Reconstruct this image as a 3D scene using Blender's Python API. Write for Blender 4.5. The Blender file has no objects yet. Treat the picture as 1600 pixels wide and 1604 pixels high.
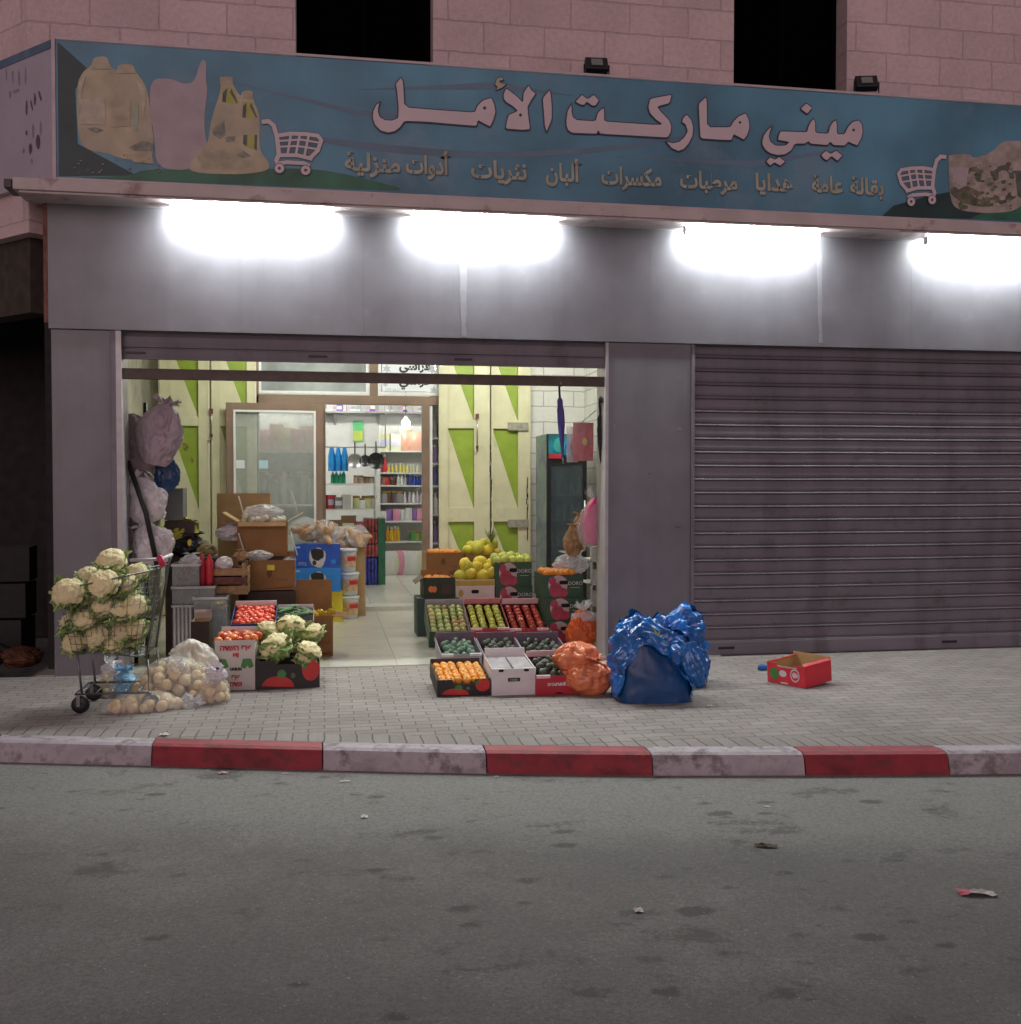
import bpy, math, random, unicodedata
from mathutils import Vector, Matrix, Euler, noise
from mathutils.geometry import tessellate_polygon
R = math.radians
rnd = random.Random(7)
scene = bpy.context.scene
COL = scene.collection

# ------------------------------------------------------------------ camera, sky, exposure
CAM = Vector((0.0, -9.326, 1.6))
FPX, YAW, PIT = 1664.0, R(10), R(-1.5)
_w = Vector((math.sin(YAW)*math.cos(PIT), math.cos(YAW)*math.cos(PIT), math.sin(PIT)))
_r = Vector((math.cos(YAW), -math.sin(YAW), 0))
_u = _r.cross(_w)
cd = bpy.data.cameras.new('camera'); cam = bpy.data.objects.new('camera', cd); COL.objects.link(cam)
cd.sensor_fit = 'HORIZONTAL'; cd.sensor_width = 36; cd.lens = 36*FPX/1600; cd.clip_end = 500
mw = Matrix((( _r.x, _u.x, -_w.x, CAM.x), (_r.y, _u.y, -_w.y, CAM.y), (_r.z, _u.z, -_w.z, CAM.z), (0, 0, 0, 1)))
cam.matrix_world = mw
scene.camera = cam
scene.view_settings.view_transform = 'Standard'
scene.view_settings.look = 'None'
scene.view_settings.exposure = 0.0
scene.view_settings.gamma = 1.0

SUN_EL, SUN_AZ = R(6), R(200)
wd = bpy.data.worlds.new('World'); scene.world = wd; wd.use_nodes = True
nt = wd.node_tree; bg = nt.nodes['Background']
sky = nt.nodes.new('ShaderNodeTexSky'); sky.sky_type = 'NISHITA'; sky.sun_disc = False
sky.sun_elevation = SUN_EL; sky.sun_rotation = SUN_AZ
tint = nt.nodes.new('ShaderNodeMix'); tint.data_type = 'RGBA'; tint.blend_type = 'MIX'
tint.inputs[0].default_value = 0.85
nt.links.new(sky.outputs[0], tint.inputs[6]); tint.inputs[7].default_value = (2.2, 1.65, 1.82, 1)
nt.links.new(tint.outputs[2], bg.inputs[0])
bg.inputs[1].default_value = 0.074
sd = bpy.data.lights.new('dusk_sun', 'SUN'); so = bpy.data.objects.new('dusk_sun', sd); COL.objects.link(so)
sd.energy = 0.82; sd.angle = R(50); sd.color = (1.0, 0.76, 0.80)
so.rotation_euler = Vector((0.25, 0.9, -0.14)).to_track_quat('-Z', 'Y').to_euler()

def ray(x, y): return _w*FPX + _r*(x-800) + _u*(802-y)
def onY(x, y, Y):
    d = ray(x, y); return CAM + d*((Y-CAM.y)/d.y)
def onZ(x, y, Z=0.0):
    d = ray(x, y); return CAM + d*((Z-CAM.z)/d.z)

# ------------------------------------------------------------------ materials
MATS = {}
def lin(c): return tuple(((v/12.92) if v <= .04045 else ((v+.055)/1.055)**2.4) for v in c)
def mat(name, col, rough=.6, metal=0., var=.12, scale=9., bump=0., bscale=60., spec=.5, trans=0., stain=None, sss=0.):
    """plain procedural paint / fabric / card: base colour broken up by two noises, optional bump and dirt"""
    if name in MATS: return MATS[name]
    m = bpy.data.materials.new(name); m.use_nodes = True; MATS[name] = m
    t = m.node_tree; N = t.nodes; L = t.links; b = N['Principled BSDF']
    tc = N.new('ShaderNodeTexCoord')
    n1 = N.new('ShaderNodeTexNoise'); n1.inputs['Scale'].default_value = scale; n1.inputs['Detail'].default_value = 6
    L.new(tc.outputs['Object'], n1.inputs['Vector'])
    mx = N.new('ShaderNodeMix'); mx.data_type = 'RGBA'
    mx.inputs[6].default_value = tuple(min(1, c*(1-var)) for c in col)+(1,)
    mx.inputs[7].default_value = tuple(min(1, c*(1+var)) for c in col)+(1,)
    mr = N.new('ShaderNodeMapRange'); mr.inputs[1].default_value = .3; mr.inputs[2].default_value = .7
    L.new(n1.outputs[0], mr.inputs[0]); L.new(mr.outputs[0], mx.inputs[0])
    out = mx.outputs[2]
    if stain:
        n2 = N.new('ShaderNodeTexNoise'); n2.inputs['Scale'].default_value = stain[1]; n2.inputs['Detail'].default_value = 8
        n2.inputs['Roughness'].default_value = .65
        L.new(tc.outputs['Object'], n2.inputs['Vector'])
        m2 = N.new('ShaderNodeMapRange'); m2.inputs[1].default_value = stain[2]; m2.inputs[2].default_value = stain[2]+.12
        m2.inputs[4].default_value = stain[3]
        L.new(n2.outputs[0], m2.inputs[0])
        x2 = N.new('ShaderNodeMix'); x2.data_type = 'RGBA'; L.new(m2.outputs[0], x2.inputs[0]); L.new(out, x2.inputs[6])
        x2.inputs[7].default_value = tuple(stain[0])+(1,); out = x2.outputs[2]
    L.new(out, b.inputs['Base Color'])
    b.inputs['Roughness'].default_value = rough; b.inputs['Metallic'].default_value = metal
    b.inputs['Specular IOR Level'].default_value = spec
    if trans: b.inputs['Transmission Weight'].default_value = trans
    if sss:
        b.inputs['Subsurface Weight'].default_value = sss; b.inputs['Subsurface Radius'].default_value = (.02, .012, .008)
    if bump:
        n3 = N.new('ShaderNodeTexNoise'); n3.inputs['Scale'].default_value = bscale; n3.inputs['Detail'].default_value = 4
        L.new(tc.outputs['Object'], n3.inputs['Vector'])
        bp = N.new('ShaderNodeBump'); bp.inputs['Strength'].default_value = bump; bp.inputs['Distance'].default_value = .01
        L.new(n3.outputs[0], bp.inputs['Height']); L.new(bp.outputs[0], b.inputs['Normal'])
    return m
def film(name, col, alpha=.3, rough=.15):
    """thin plastic film or glass: part see-through, part glossy"""
    if name in MATS: return MATS[name]
    m = bpy.data.materials.new(name); m.use_nodes = True; MATS[name] = m
    t = m.node_tree; N = t.nodes; L = t.links; b = N['Principled BSDF']; o = N['Material Output']
    b.inputs['Base Color'].default_value = tuple(col)+(1,); b.inputs['Roughness'].default_value = rough
    tr = N.new('ShaderNodeBsdfTransparent'); mx = N.new('ShaderNodeMixShader')
    tc = N.new('ShaderNodeTexCoord'); n = N.new('ShaderNodeTexNoise'); n.inputs['Scale'].default_value = 12
    L.new(tc.outputs['Object'], n.inputs['Vector'])
    mr = N.new('ShaderNodeMapRange'); mr.inputs[3].default_value = max(0, alpha-.12); mr.inputs[4].default_value = min(1, alpha+.12)
    L.new(n.outputs[0], mr.inputs[0]); L.new(mr.outputs[0], mx.inputs[0])
    L.new(tr.outputs[0], mx.inputs[1]); L.new(b.outputs[0], mx.inputs[2]); L.new(mx.outputs[0], o.inputs[0])
    return m
def emit(name, col, s):
    if name in MATS: return MATS[name]
    m = bpy.data.materials.new(name); m.use_nodes = True; MATS[name] = m
    t = m.node_tree; b = t.nodes['Principled BSDF']
    b.inputs['Base Color'].default_value = (.9, .9, .9, 1)
    b.inputs['Emission Color'].default_value = tuple(col)+(1,); b.inputs['Emission Strength'].default_value = s
    return m
def bricks(name, c1, c2, mortar, w, h, ms, axes='xz', rough=.85, bump=.6, nscale=30., off=.5, rot=0., var=.25):
    if name in MATS: return MATS[name]
    m = bpy.data.materials.new(name); m.use_nodes = True; MATS[name] = m
    t = m.node_tree; N = t.nodes; L = t.links; b = N['Principled BSDF']
    tc = N.new('ShaderNodeTexCoord'); sp = N.new('ShaderNodeSeparateXYZ'); cb = N.new('ShaderNodeCombineXYZ')
    L.new(tc.outputs['Object'], sp.inputs[0])
    L.new(sp.outputs['XYZ'.index(axes[0].upper())], cb.inputs[0]); L.new(sp.outputs['XYZ'.index(axes[1].upper())], cb.inputs[1])
    mp = N.new('ShaderNodeMapping'); mp.inputs['Rotation'].default_value = (0, 0, rot); L.new(cb.outputs[0], mp.inputs[0])
    nz = N.new('ShaderNodeTexNoise'); nz.inputs['Scale'].default_value = 7; L.new(tc.outputs['Object'], nz.inputs['Vector'])
    wob = N.new('ShaderNodeMix'); wob.data_type = 'RGBA'; wob.blend_type = 'LINEAR_LIGHT'; wob.inputs[0].default_value = .012
    L.new(mp.outputs[0], wob.inputs[6]); L.new(nz.outputs[1], wob.inputs[7])
    bt = N.new('ShaderNodeTexBrick'); bt.offset = off
    bt.inputs['Scale'].default_value = 1; bt.inputs['Brick Width'].default_value = w; bt.inputs['Row Height'].default_value = h
    bt.inputs['Mortar Size'].default_value = ms; bt.inputs['Mortar Smooth'].default_value = .3; bt.inputs['Bias'].default_value = 0
    bt.inputs['Color1'].default_value = c1+(1,); bt.inputs['Color2'].default_value = c2+(1,); bt.inputs['Mortar'].default_value = mortar+(1,)
    L.new(wob.outputs[2], bt.inputs['Vector'])
    n1 = N.new('ShaderNodeTexNoise'); n1.inputs['Scale'].default_value = nscale; n1.inputs['Detail'].default_value = 8; n1.inputs['Roughness'].default_value = .7
    L.new(tc.outputs['Object'], n1.inputs['Vector'])
    n2 = N.new('ShaderNodeTexNoise'); n2.inputs['Scale'].default_value = 1.3; n2.inputs['Detail'].default_value = 6
    L.new(tc.outputs['Object'], n2.inputs['Vector'])
    ad = N.new('ShaderNodeMath'); ad.operation = 'ADD'; L.new(n1.outputs[0], ad.inputs[0]); L.new(n2.outputs[0], ad.inputs[1])
    mr = N.new('ShaderNodeMapRange'); mr.inputs[1].default_value = .6; mr.inputs[2].default_value = 1.4
    mr.inputs[3].default_value = 1-var; mr.inputs[4].default_value = 1+var; L.new(ad.outputs[0], mr.inputs[0])
    ml = N.new('ShaderNodeMix'); ml.data_type = 'RGBA'; ml.blend_type = 'MULTIPLY'; ml.inputs[0].default_value = 1
    L.new(bt.outputs[0], ml.inputs[6]); L.new(mr.outputs[0], ml.inputs[7]); L.new(ml.outputs[2], b.inputs['Base Color'])
    b.inputs['Roughness'].default_value = rough
    iv = N.new('ShaderNodeMath'); iv.operation = 'MULTIPLY_ADD'; iv.inputs[1].default_value = -1.2
    L.new(bt.outputs[1], iv.inputs[0]); L.new(n1.outputs[0], iv.inputs[2])
    bp = N.new('ShaderNodeBump'); bp.inputs['Strength'].default_value = bump; bp.inputs['Distance'].default_value = .012
    L.new(iv.outputs[0], bp.inputs['Height']); L.new(bp.outputs[0], b.inputs['Normal'])
    return m

# ------------------------------------------------------------------ mesh builder
def FM(x, y, z): return Matrix.Translation((x, y, z)) @ Matrix.Rotation(R(90), 4, 'X')   # drawing plane facing the street
class MB:
    def __init__(s): s.v = []; s.f = []; s.mi = []; s.sm = []; s.mats = []
    def add(s, vs, fs, m, smooth=False, M=None):
        if m not in s.mats: s.mats.append(m)
        k = s.mats.index(m); o = len(s.v)
        for p in vs:
            p = Vector(p); s.v.append(M @ p if M else p)
        for f in fs: s.f.append([i+o for i in f]); s.mi.append(k); s.sm.append(smooth)
        return s
    def box(s, x0, x1, y0, y1, z0, z1, m, M=None):
        v = [(x0,y0,z0),(x1,y0,z0),(x1,y1,z0),(x0,y1,z0),(x0,y0,z1),(x1,y0,z1),(x1,y1,z1),(x0,y1,z1)]
        return s.add(v, [(0,3,2,1),(4,5,6,7),(0,1,5,4),(1,2,6,5),(2,3,7,6),(3,0,4,7)], m, False, M)
    def poly(s, pts, m, M=None):
        pts = [Vector(p) if len(p) == 3 else Vector((p[0], p[1], 0)) for p in pts]
        tri = tessellate_polygon([pts])
        n = Vector((0, 0, 0))
        for i in range(len(pts)): n += pts[i].cross(pts[(i+1) % len(pts)])
        fs = []
        for a, b_, c in tri:
            nn = (pts[b_]-pts[a]).cross(pts[c]-pts[a])
            fs.append((a, b_, c) if nn.dot(n) > 0 else (a, c, b_))
        return s.add(pts, fs, m, False, M)
    def prism(s, pts, h, m, M=None, z=0.):
        """outline in local XY, extruded along local +Z from z to z+h"""
        n = len(pts); a = sum(pts[i][0]*pts[(i+1)%n][1]-pts[(i+1)%n][0]*pts[i][1] for i in range(n))
        if a < 0: pts = list(reversed(pts))
        b = [Vector((p[0], p[1], z)) for p in pts]; t = [Vector((p[0], p[1], z+h)) for p in pts]
        tri = []
        for f in tessellate_polygon([b]):
            nn = (b[f[1]]-b[f[0]]).cross(b[f[2]]-b[f[0]]).z
            tri.append(tuple(f) if nn > 0 else (f[0], f[2], f[1]))
        fs = [tuple(i+n for i in f) for f in tri]+[tuple(reversed(f)) for f in tri]
        fs += [(i, (i+1) % n, n+(i+1) % n, n+i) for i in range(n)]
        return s.add(b+t, fs, m, False, M)
    def tube(s, path, r, m, n=8, M=None, cap=True):
        path = [Vector(p) for p in path]; vs = []; fs = []; up = None
        for i, p in enumerate(path):
            d = (path[min(i+1, len(path)-1)]-path[max(i-1, 0)]).normalized()
            if up is None: up = d.orthogonal().normalized()
            up = (up - d*up.dot(d)).normalized(); sd_ = d.cross(up)
            rr = r[i] if isinstance(r, (list, tuple)) else r
            for k in range(n):
                a = 2*math.pi*k/n; vs.append(p+(up*math.cos(a)+sd_*math.sin(a))*rr)
        for i in range(len(path)-1):
            for k in range(n):
                a = i*n+k; b = i*n+(k+1) % n; fs.append((a, b, b+n, a+n))
        if cap: fs.append(tuple(reversed(range(n)))); fs.append(tuple(range((len(path)-1)*n, len(path)*n)))
        return s.add(vs, fs, m, True, M)
    def lathe(s, prof, m, n=20, M=None, smooth=True):
        vs = []; fs = []
        for (r, z) in prof:
            for k in range(n):
                a = 2*math.pi*k/n; vs.append((r*math.cos(a), r*math.sin(a), z))
        for i in range(len(prof)-1):
            for k in range(n):
                a = i*n+k; b = i*n+(k+1) % n; fs.append((a, b, b+n, a+n))
        fs.append(tuple(reversed(range(n)))); fs.append(tuple(range((len(prof)-1)*n, len(prof)*n)))
        return s.add(vs, fs, m, smooth, M)
    def grid(s, P, m, smooth=True, closed=False, M=None):
        """P[i][j] points; closed joins the last column to the first"""
        h = len(P); w = len(P[0]); fs = []
        for i in range(h-1):
            for j in range(w if closed else w-1):
                k = (j+1) % w; fs.append((i*w+j, i*w+k, (i+1)*w+k, (i+1)*w+j))
        return s.add([p for row in P for p in row], fs, m, smooth, M)
    def ball(s, c, r, m, nu=14, nv=9, fn=None, M=None):
        rx, ry, rz = r if isinstance(r, (tuple, list)) else (r, r, r); P = []
        for i in range(nv+1):
            th = math.pi*i/nv; row = []
            for j in range(nu):
                a = 2*math.pi*j/nu
                d = Vector((math.sin(th)*math.cos(a), math.sin(th)*math.sin(a), -math.cos(th)))
                k = fn(d) if fn else 1
                row.append(Vector((c[0]+d.x*rx*k, c[1]+d.y*ry*k, c[2]+d.z*rz*k)))
            P.append(row)
        return s.grid(P, m, True, True, M)
    def text(s, body, size, m, M, off=0., align='CENTER', sx=1.):
        vs, fs = text_mesh(body, size, off, align)
        return s.add([(v[0]*sx, v[1], v[2]) for v in vs], fs, m, False, M)
    def build(s, name, parent=None, loc=None, bevel=0.):
        me = bpy.data.meshes.new(name); me.from_pydata([tuple(v) for v in s.v], [], s.f)
        for m in s.mats: me.materials.append(m)
        me.polygons.foreach_set('material_index', s.mi); me.polygons.foreach_set('use_smooth', s.sm); me.update()
        o = bpy.data.objects.new(name, me); COL.objects.link(o)
        if parent: o.parent = parent
        if loc is not None: o.location = loc
        if bevel:
            b = o.modifiers.new('bevel', 'BEVEL'); b.width = bevel; b.segments = 2; b.limit_method = 'ANGLE'; b.angle_limit = R(40)
        return o
# Arabic letters take their joined shapes
_FORMS = {}
for _c in range(0xFE70, 0xFEFD):
    _d = unicodedata.decomposition(chr(_c)).split()
    if len(_d) == 2: _FORMS.setdefault(chr(int(_d[1], 16)), {})[_d[0].strip('<>')] = chr(_c)
def arabic(word):
    out = []
    for i, ch in enumerate(word):
        f = _FORMS.get(ch)
        if not f: out.append(ch); continue
        prev = i > 0 and 'initial' in _FORMS.get(word[i-1], {})
        nxt = i < len(word)-1 and 'initial' in f and word[i+1] in _FORMS
        k = 'medial' if prev and nxt else 'final' if prev else 'initial' if nxt else 'isolated'
        out.append(f.get(k, ch))
    return ''.join(reversed(out))
_TX = {}
def text_mesh(body, size, off, align):
    key = (body, size, off, align)
    if key not in _TX:
        c = bpy.data.curves.new('lettering', 'FONT'); c.body = body; c.size = size; c.align_x = align; c.offset = off; c.resolution_u = 3
        o = bpy.data.objects.new('lettering', c); COL.objects.link(o)
        dg = bpy.context.evaluated_depsgraph_get(); ev = o.evaluated_get(dg); me = ev.to_mesh()
        fs = [tuple(p.vertices) for p in me.polygons]; par = list(range(len(me.vertices)))
        def root(i):
            while par[i] != i: par[i] = par[par[i]]; i = par[i]
            return i
        for f in fs:
            for q in f[1:]: par[root(q)] = root(f[0])
        ids = {}
        _TX[key] = ([(v.co.x, v.co.y, .00004*ids.setdefault(root(i), len(ids))) for i, v in enumerate(me.vertices)], fs)   # each glyph a hair above the last
        ev.to_mesh_clear(); bpy.data.objects.remove(o); bpy.data.curves.remove(c)
    return _TX[key]

def tag(o, label=None, cat=None, group=None, kind=None):
    if label: o['label'] = label
    if cat: o['category'] = cat
    if group: o['group'] = group
    if kind: o['kind'] = kind
    return o
def thing(name, label, cat, loc=(0, 0, 0), rot=(0, 0, 0), group=None):
    o = bpy.data.objects.new(name, None); COL.objects.link(o); o.location = loc; o.rotation_euler = rot; o.empty_display_size = .1
    return tag(o, label, cat, group)
def world(o):
    return Matrix.LocRotScale(o.location, o.rotation_euler, o.scale)
def dup(o, loc, rot=(0, 0, 0), sc=1., label=None, group=None):
    """copy of a thing with copies of its parts and sub-parts"""
    r = o.copy(); COL.objects.link(r); r.location = loc; r.rotation_euler = rot
    r.scale = (sc, sc, sc) if not isinstance(sc, tuple) else sc
    if label: r['label'] = label
    if group: r['group'] = group
    for ch in list(o.children):
        c = ch.copy(); COL.objects.link(c); c.parent = r
        for g in ch.children:
            d = g.copy(); COL.objects.link(d); d.parent = c
    return r
def struct(o): o['kind'] = 'structure'; return o
class Proto:
    """first use gives the original, later uses copies"""
    def __init__(s, o): s.o = o; s.used = False
    def put(s, loc, rot=(0, 0, 0), sc=1., label=None, group=None):
        if s.used: return dup(s.o, loc, rot, sc, label, group)
        s.used = True; o = s.o; o.location = loc; o.rotation_euler = rot; o.scale = (sc,)*3 if not isinstance(sc, tuple) else sc
        if label: o['label'] = label
        if group: o['group'] = group
        return o

# ------------------------------------------------------------------ shared materials
metal = mat('grey_cladding', (.150, .148, .172), rough=.38, var=.12, scale=3, stain=((.215, .19, .21), 6, .60, .35), bump=.03, bscale=4)
def streaks(m, amt, sc=(7, 7, .35)):
    t = m.node_tree; N = t.nodes; L = t.links; b = N['Principled BSDF']; src = b.inputs['Base Color'].links[0].from_socket
    tc = N.new('ShaderNodeTexCoord'); mp = N.new('ShaderNodeMapping'); mp.inputs['Scale'].default_value = sc; L.new(tc.outputs['Object'], mp.inputs['Vector'])
    n = N.new('ShaderNodeTexNoise'); n.inputs['Scale'].default_value = 1; n.inputs['Detail'].default_value = 7; n.inputs['Roughness'].default_value = .6; L.new(mp.outputs[0], n.inputs['Vector'])
    r_ = N.new('ShaderNodeMapRange'); r_.inputs[1].default_value = .5; r_.inputs[2].default_value = .72; r_.inputs[3].default_value = 1; r_.inputs[4].default_value = 1-amt; L.new(n.outputs[0], r_.inputs[0])
    x = N.new('ShaderNodeMix'); x.data_type = 'RGBA'; x.blend_type = 'MULTIPLY'; x.inputs[0].default_value = 1; L.new(src, x.inputs[6]); L.new(r_.outputs[0], x.inputs[7]); L.new(x.outputs[2], b.inputs['Base Color'])
streaks(metal, .13, (4, 4, .3))
metal_d = mat('shutter_grey', (.155, .140, .168), rough=.55, var=.14, scale=2.5, stain=((.07, .06, .065), 4, .56, .5))
streaks(metal_d, .25, (4, 4, .5))
cream = mat('cream_door_paint', (.62, .60, .40), rough=.45, var=.07, scale=5, stain=((.40, .36, .20), 4, .60, .5))
green = mat('green_door_paint', (.24, .34, .035), rough=.45, var=.12, scale=6, stain=((.36, .42, .2), 5, .64, .5))
rust = mat('rusty_steel', (.16, .065, .05), rough=.85, var=.4, scale=20, bump=.2)
streaks(cream, .10, (5, 5, .8))
brown = mat('dark_brown_bar', (.045, .025, .018), rough=.5, var=.25, scale=14)
frame_m = mat('brown_door_frame', (.20, .135, .095), rough=.4, var=.15, scale=4)
white_al = mat('white_aluminium', (.72, .73, .72), rough=.35, var=.05)
black = mat('black_plastic', (.012, .012, .014), rough=.45, var=.3)
blackm = mat('black_void_paint', (.006, .006, .007), rough=.9, var=.3)
chrome = mat('galvanised_steel', (.45, .45, .46), rough=.35, metal=.9, var=.15)
wood = mat('bare_wood', (.36, .22, .11), rough=.75, var=.3, scale=14, bump=.2)
card = mat('brown_cardboard', (.30, .155, .06), rough=.85, var=.16, scale=6, bump=.08, bscale=25)
card_l = mat('pale_cardboard', (.46, .31, .15), rough=.85, var=.14, scale=6)
card_in = mat('raw_cardboard_inside', (.36, .25, .14), rough=.9, var=.15, scale=8)
whitep = mat('white_print_card', (.70, .66, .68), rough=.6, var=.06)
greyc = mat('grey_card', (.36, .33, .36), rough=.7, var=.12)
pinkp = mat('pink_white_card', (.74, .52, .54), rough=.6, var=.06)
redp = mat('red_print_card', (.46, .03, .05), rough=.5, var=.12)
redb = mat('bright_red_card', (.62, .03, .05), rough=.5, var=.1)
dgreen = mat('dark_green_card', (.025, .075, .042), rough=.5, var=.2)
navy = mat('navy_card', (.02, .035, .16), rough=.5, var=.15)
bluep = mat('blue_print_card', (.012, .09, .52), rough=.45, var=.1)
bluel = mat('light_blue_print_card', (.02, .24, .72), rough=.45, var=.1)
yellow = mat('yellow_print', (.75, .62, .03), rough=.5, var=.08)
inkblk = mat('black_print', (.02, .018, .02), rough=.55, var=.2)
glass = film('window_glass', (.10, .12, .11), .16, .03)
clear = film('clear_plastic_film', (.75, .77, .80), .26, .12)
clearb = film('crinkled_clear_film', (.8, .82, .85), .45, .10)
plaster = mat('grey_plaster', (.42, .40, .32), rough=.9, var=.2, scale=3, stain=((.2, .19, .14), 2.5, .52, .7))
ceil_m = mat('white_ceiling_paint', (.7, .7, .66), rough=.9, var=.05)

# ------------------------------------------------------------------ ground
def asphalt():
    m = bpy.data.materials.new('worn_asphalt'); m.use_nodes = True
    t = m.node_tree; N = t.nodes; L = t.links; b = N['Principled BSDF']; tc = N.new('ShaderNodeTexCoord')
    def nz(scale, det, ro=.6, sxy=None):
        n = N.new('ShaderNodeTexNoise'); n.inputs['Scale'].default_value = scale; n.inputs['Detail'].default_value = det; n.inputs['Roughness'].default_value = ro
        if sxy:
            mp = N.new('ShaderNodeMapping'); mp.inputs['Scale'].default_value = sxy; mp.inputs['Rotation'].default_value = (0, 0, R(14))
            L.new(tc.outputs['Object'], mp.inputs['Vector']); L.new(mp.outputs[0], n.inputs['Vector'])
        else: L.new(tc.outputs['Object'], n.inputs['Vector'])
        return n
    def ramp(src, a, c, lo=0., hi=1.):
        r = N.new('ShaderNodeMapRange'); r.inputs[1].default_value = a; r.inputs[2].default_value = c; r.inputs[3].default_value = lo; r.inputs[4].default_value = hi
        L.new(src, r.inputs[0]); return r.outputs[0]
    def mix(fac, a, c, mode='MIX'):
        x = N.new('ShaderNodeMix'); x.data_type = 'RGBA'; x.blend_type = mode
        if isinstance(fac, float): x.inputs[0].default_value = fac
        else: L.new(fac, x.inputs[0])
        for s, k in ((a, 6), (c, 7)):
            if isinstance(s, tuple): x.inputs[k].default_value = s+(1,)
            else: L.new(s, x.inputs[k])
        return x.outputs[2]
    def math_(op, a, c):
        x = N.new('ShaderNodeMath'); x.operation = op
        for s, k in ((a, 0), (c, 1)):
            if isinstance(s, (float, int)): x.inputs[k].default_value = s
            else: L.new(s, x.inputs[k])
        return x.outputs[0]
    fine = nz(62, 5, .9); mid = nz(3.2, 8, .62); big = nz(.55, 5)
    col = mix(ramp(mid.outputs[0], .3, .7), (.180, .168, .163), (.262, .248, .240))
    col = mix(ramp(big.outputs[0], .35, .65), col, (.172, .166, .161))
    # paler strip along the kerb (ragged edge)
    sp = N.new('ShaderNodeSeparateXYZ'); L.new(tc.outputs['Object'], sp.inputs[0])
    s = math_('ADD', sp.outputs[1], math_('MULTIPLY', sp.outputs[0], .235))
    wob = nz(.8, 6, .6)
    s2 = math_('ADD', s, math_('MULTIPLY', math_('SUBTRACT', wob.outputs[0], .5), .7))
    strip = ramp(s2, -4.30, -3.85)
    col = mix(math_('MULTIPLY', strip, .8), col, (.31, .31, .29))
    # dark oil and spill stains, stretched along the traffic
    st = nz(2.6, 4, .55, (1.0, 1.6, 1)); brk = nz(22, 6, .75)
    sm = math_('ADD', st.outputs[0], math_('MULTIPLY', math_('SUBTRACT', brk.outputs[0], .5), .45))
    col = mix(ramp(sm, .60, .70, 0, .62), col, (.05, .043, .038))
    vo = N.new('ShaderNodeTexVoronoi'); vo.inputs['Scale'].default_value = 3.4; vo.inputs['Randomness'].default_value = 1
    mp = N.new('ShaderNodeMapping'); mp.inputs['Scale'].default_value = (1, 1.7, 1); L.new(tc.outputs['Object'], mp.inputs['Vector']); L.new(mp.outputs[0], vo.inputs['Vector'])
    vr = N.new('ShaderNodeSeparateColor'); L.new(vo.outputs['Color'], vr.inputs[0])
    rad = ramp(vr.outputs[0], .45, 1., .0, .30)
    d = math_('ADD', math_('SUBTRACT', vo.outputs['Distance'], rad), math_('MULTIPLY', math_('SUBTRACT', brk.outputs[0], .5), .42))
    col = mix(ramp(d, -.07, .03, .7, 0), col, (.045, .04, .036))
    col = mix(ramp(fine.outputs[0], .45, .58, 0, .55), col, (.07, .072, .07))
    lt = nz(70, 2, .5); col = mix(ramp(lt.outputs[0], .68, .72, 0, .6), col, (.42, .41, .39))
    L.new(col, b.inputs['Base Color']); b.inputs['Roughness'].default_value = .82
    bp = N.new('ShaderNodeBump'); bp.inputs['Strength'].default_value = .8; bp.inputs['Distance'].default_value = .008
    L.new(fine.outputs[0], bp.inputs['Height']); L.new(bp.outputs[0], b.inputs['Normal'])
    return m
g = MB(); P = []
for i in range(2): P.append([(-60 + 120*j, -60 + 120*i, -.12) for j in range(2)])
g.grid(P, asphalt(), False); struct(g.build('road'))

KT = [(-7.5, -.35), (-4.2, -1.62), (-3.0, -2.02), (-1.985, -2.33), (-.994, -2.60), (-.032, -2.865), (.941, -3.115), (1.904, -3.325), (2.8, -3.48), (3.66, -3.61), (4.5, -3.72), (5.5, -3.83), (9, -4.1)]
def kerb_at(x):
    for (x0, y0), (x1, y1) in zip(KT, KT[1:]):
        if x0 <= x <= x1: return y0+(y1-y0)*(x-x0)/(x1-x0)
    return KT[-1][1]
pav = bricks('grey_concrete_pavers', (.25, .222, .208), (.305, .275, .258), (.13, .12, .11), .2, .1, .005, 'xy', .85, .5, 40, .5, 0, .28)
g = MB(); xs = [-7.5+.25*i for i in range(67)]
g.grid([[(x, kerb_at(x)+.19, 0) for x in xs], [(x, .02, 0) for x in xs]], pav, False)
struct(g.build('pavement'))
# row of pavers laid across along the kerb
sold = bricks('edge_pavers', (.25, .222, .208), (.30, .272, .255), (.11, .10, .095), .1, .6, .006, 'xy', .85, .5, 40, 0, 0, .25)
g = MB(); g.grid([[(x, kerb_at(x)+.19, .004) for x in xs], [(x, kerb_at(x)+.40, .004) for x in xs]], sold, False)
struct(g.build('pavement_edge'))
kw = mat('white_kerb_paint', (.47, .42, .46), rough=.75, var=.2, scale=7, stain=((.15, .12, .13), 7, .50, .8), bump=.3, bscale=30)
kr = mat('red_kerb_paint', (.30, .022, .035), rough=.65, var=.2, scale=7, stain=((.10, .03, .035), 8, .53, .8), bump=.3, bscale=30)
streaks(kr, .5, (5, 5, 7)); streaks(kw, .4, (5, 5, 7))
kerb = thing('kerb', 'kerb of long stones painted red and white in turn', 'kerb'); del kerb['category']; struct(kerb)
marks = [-7.4, -6.3, -5.2, -4.1, -3.05, -2.02, -1.04, -.01, .95, 1.91, 2.8, 3.65, 4.55, 5.5, 6.5, 7.5, 8.5]
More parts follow.
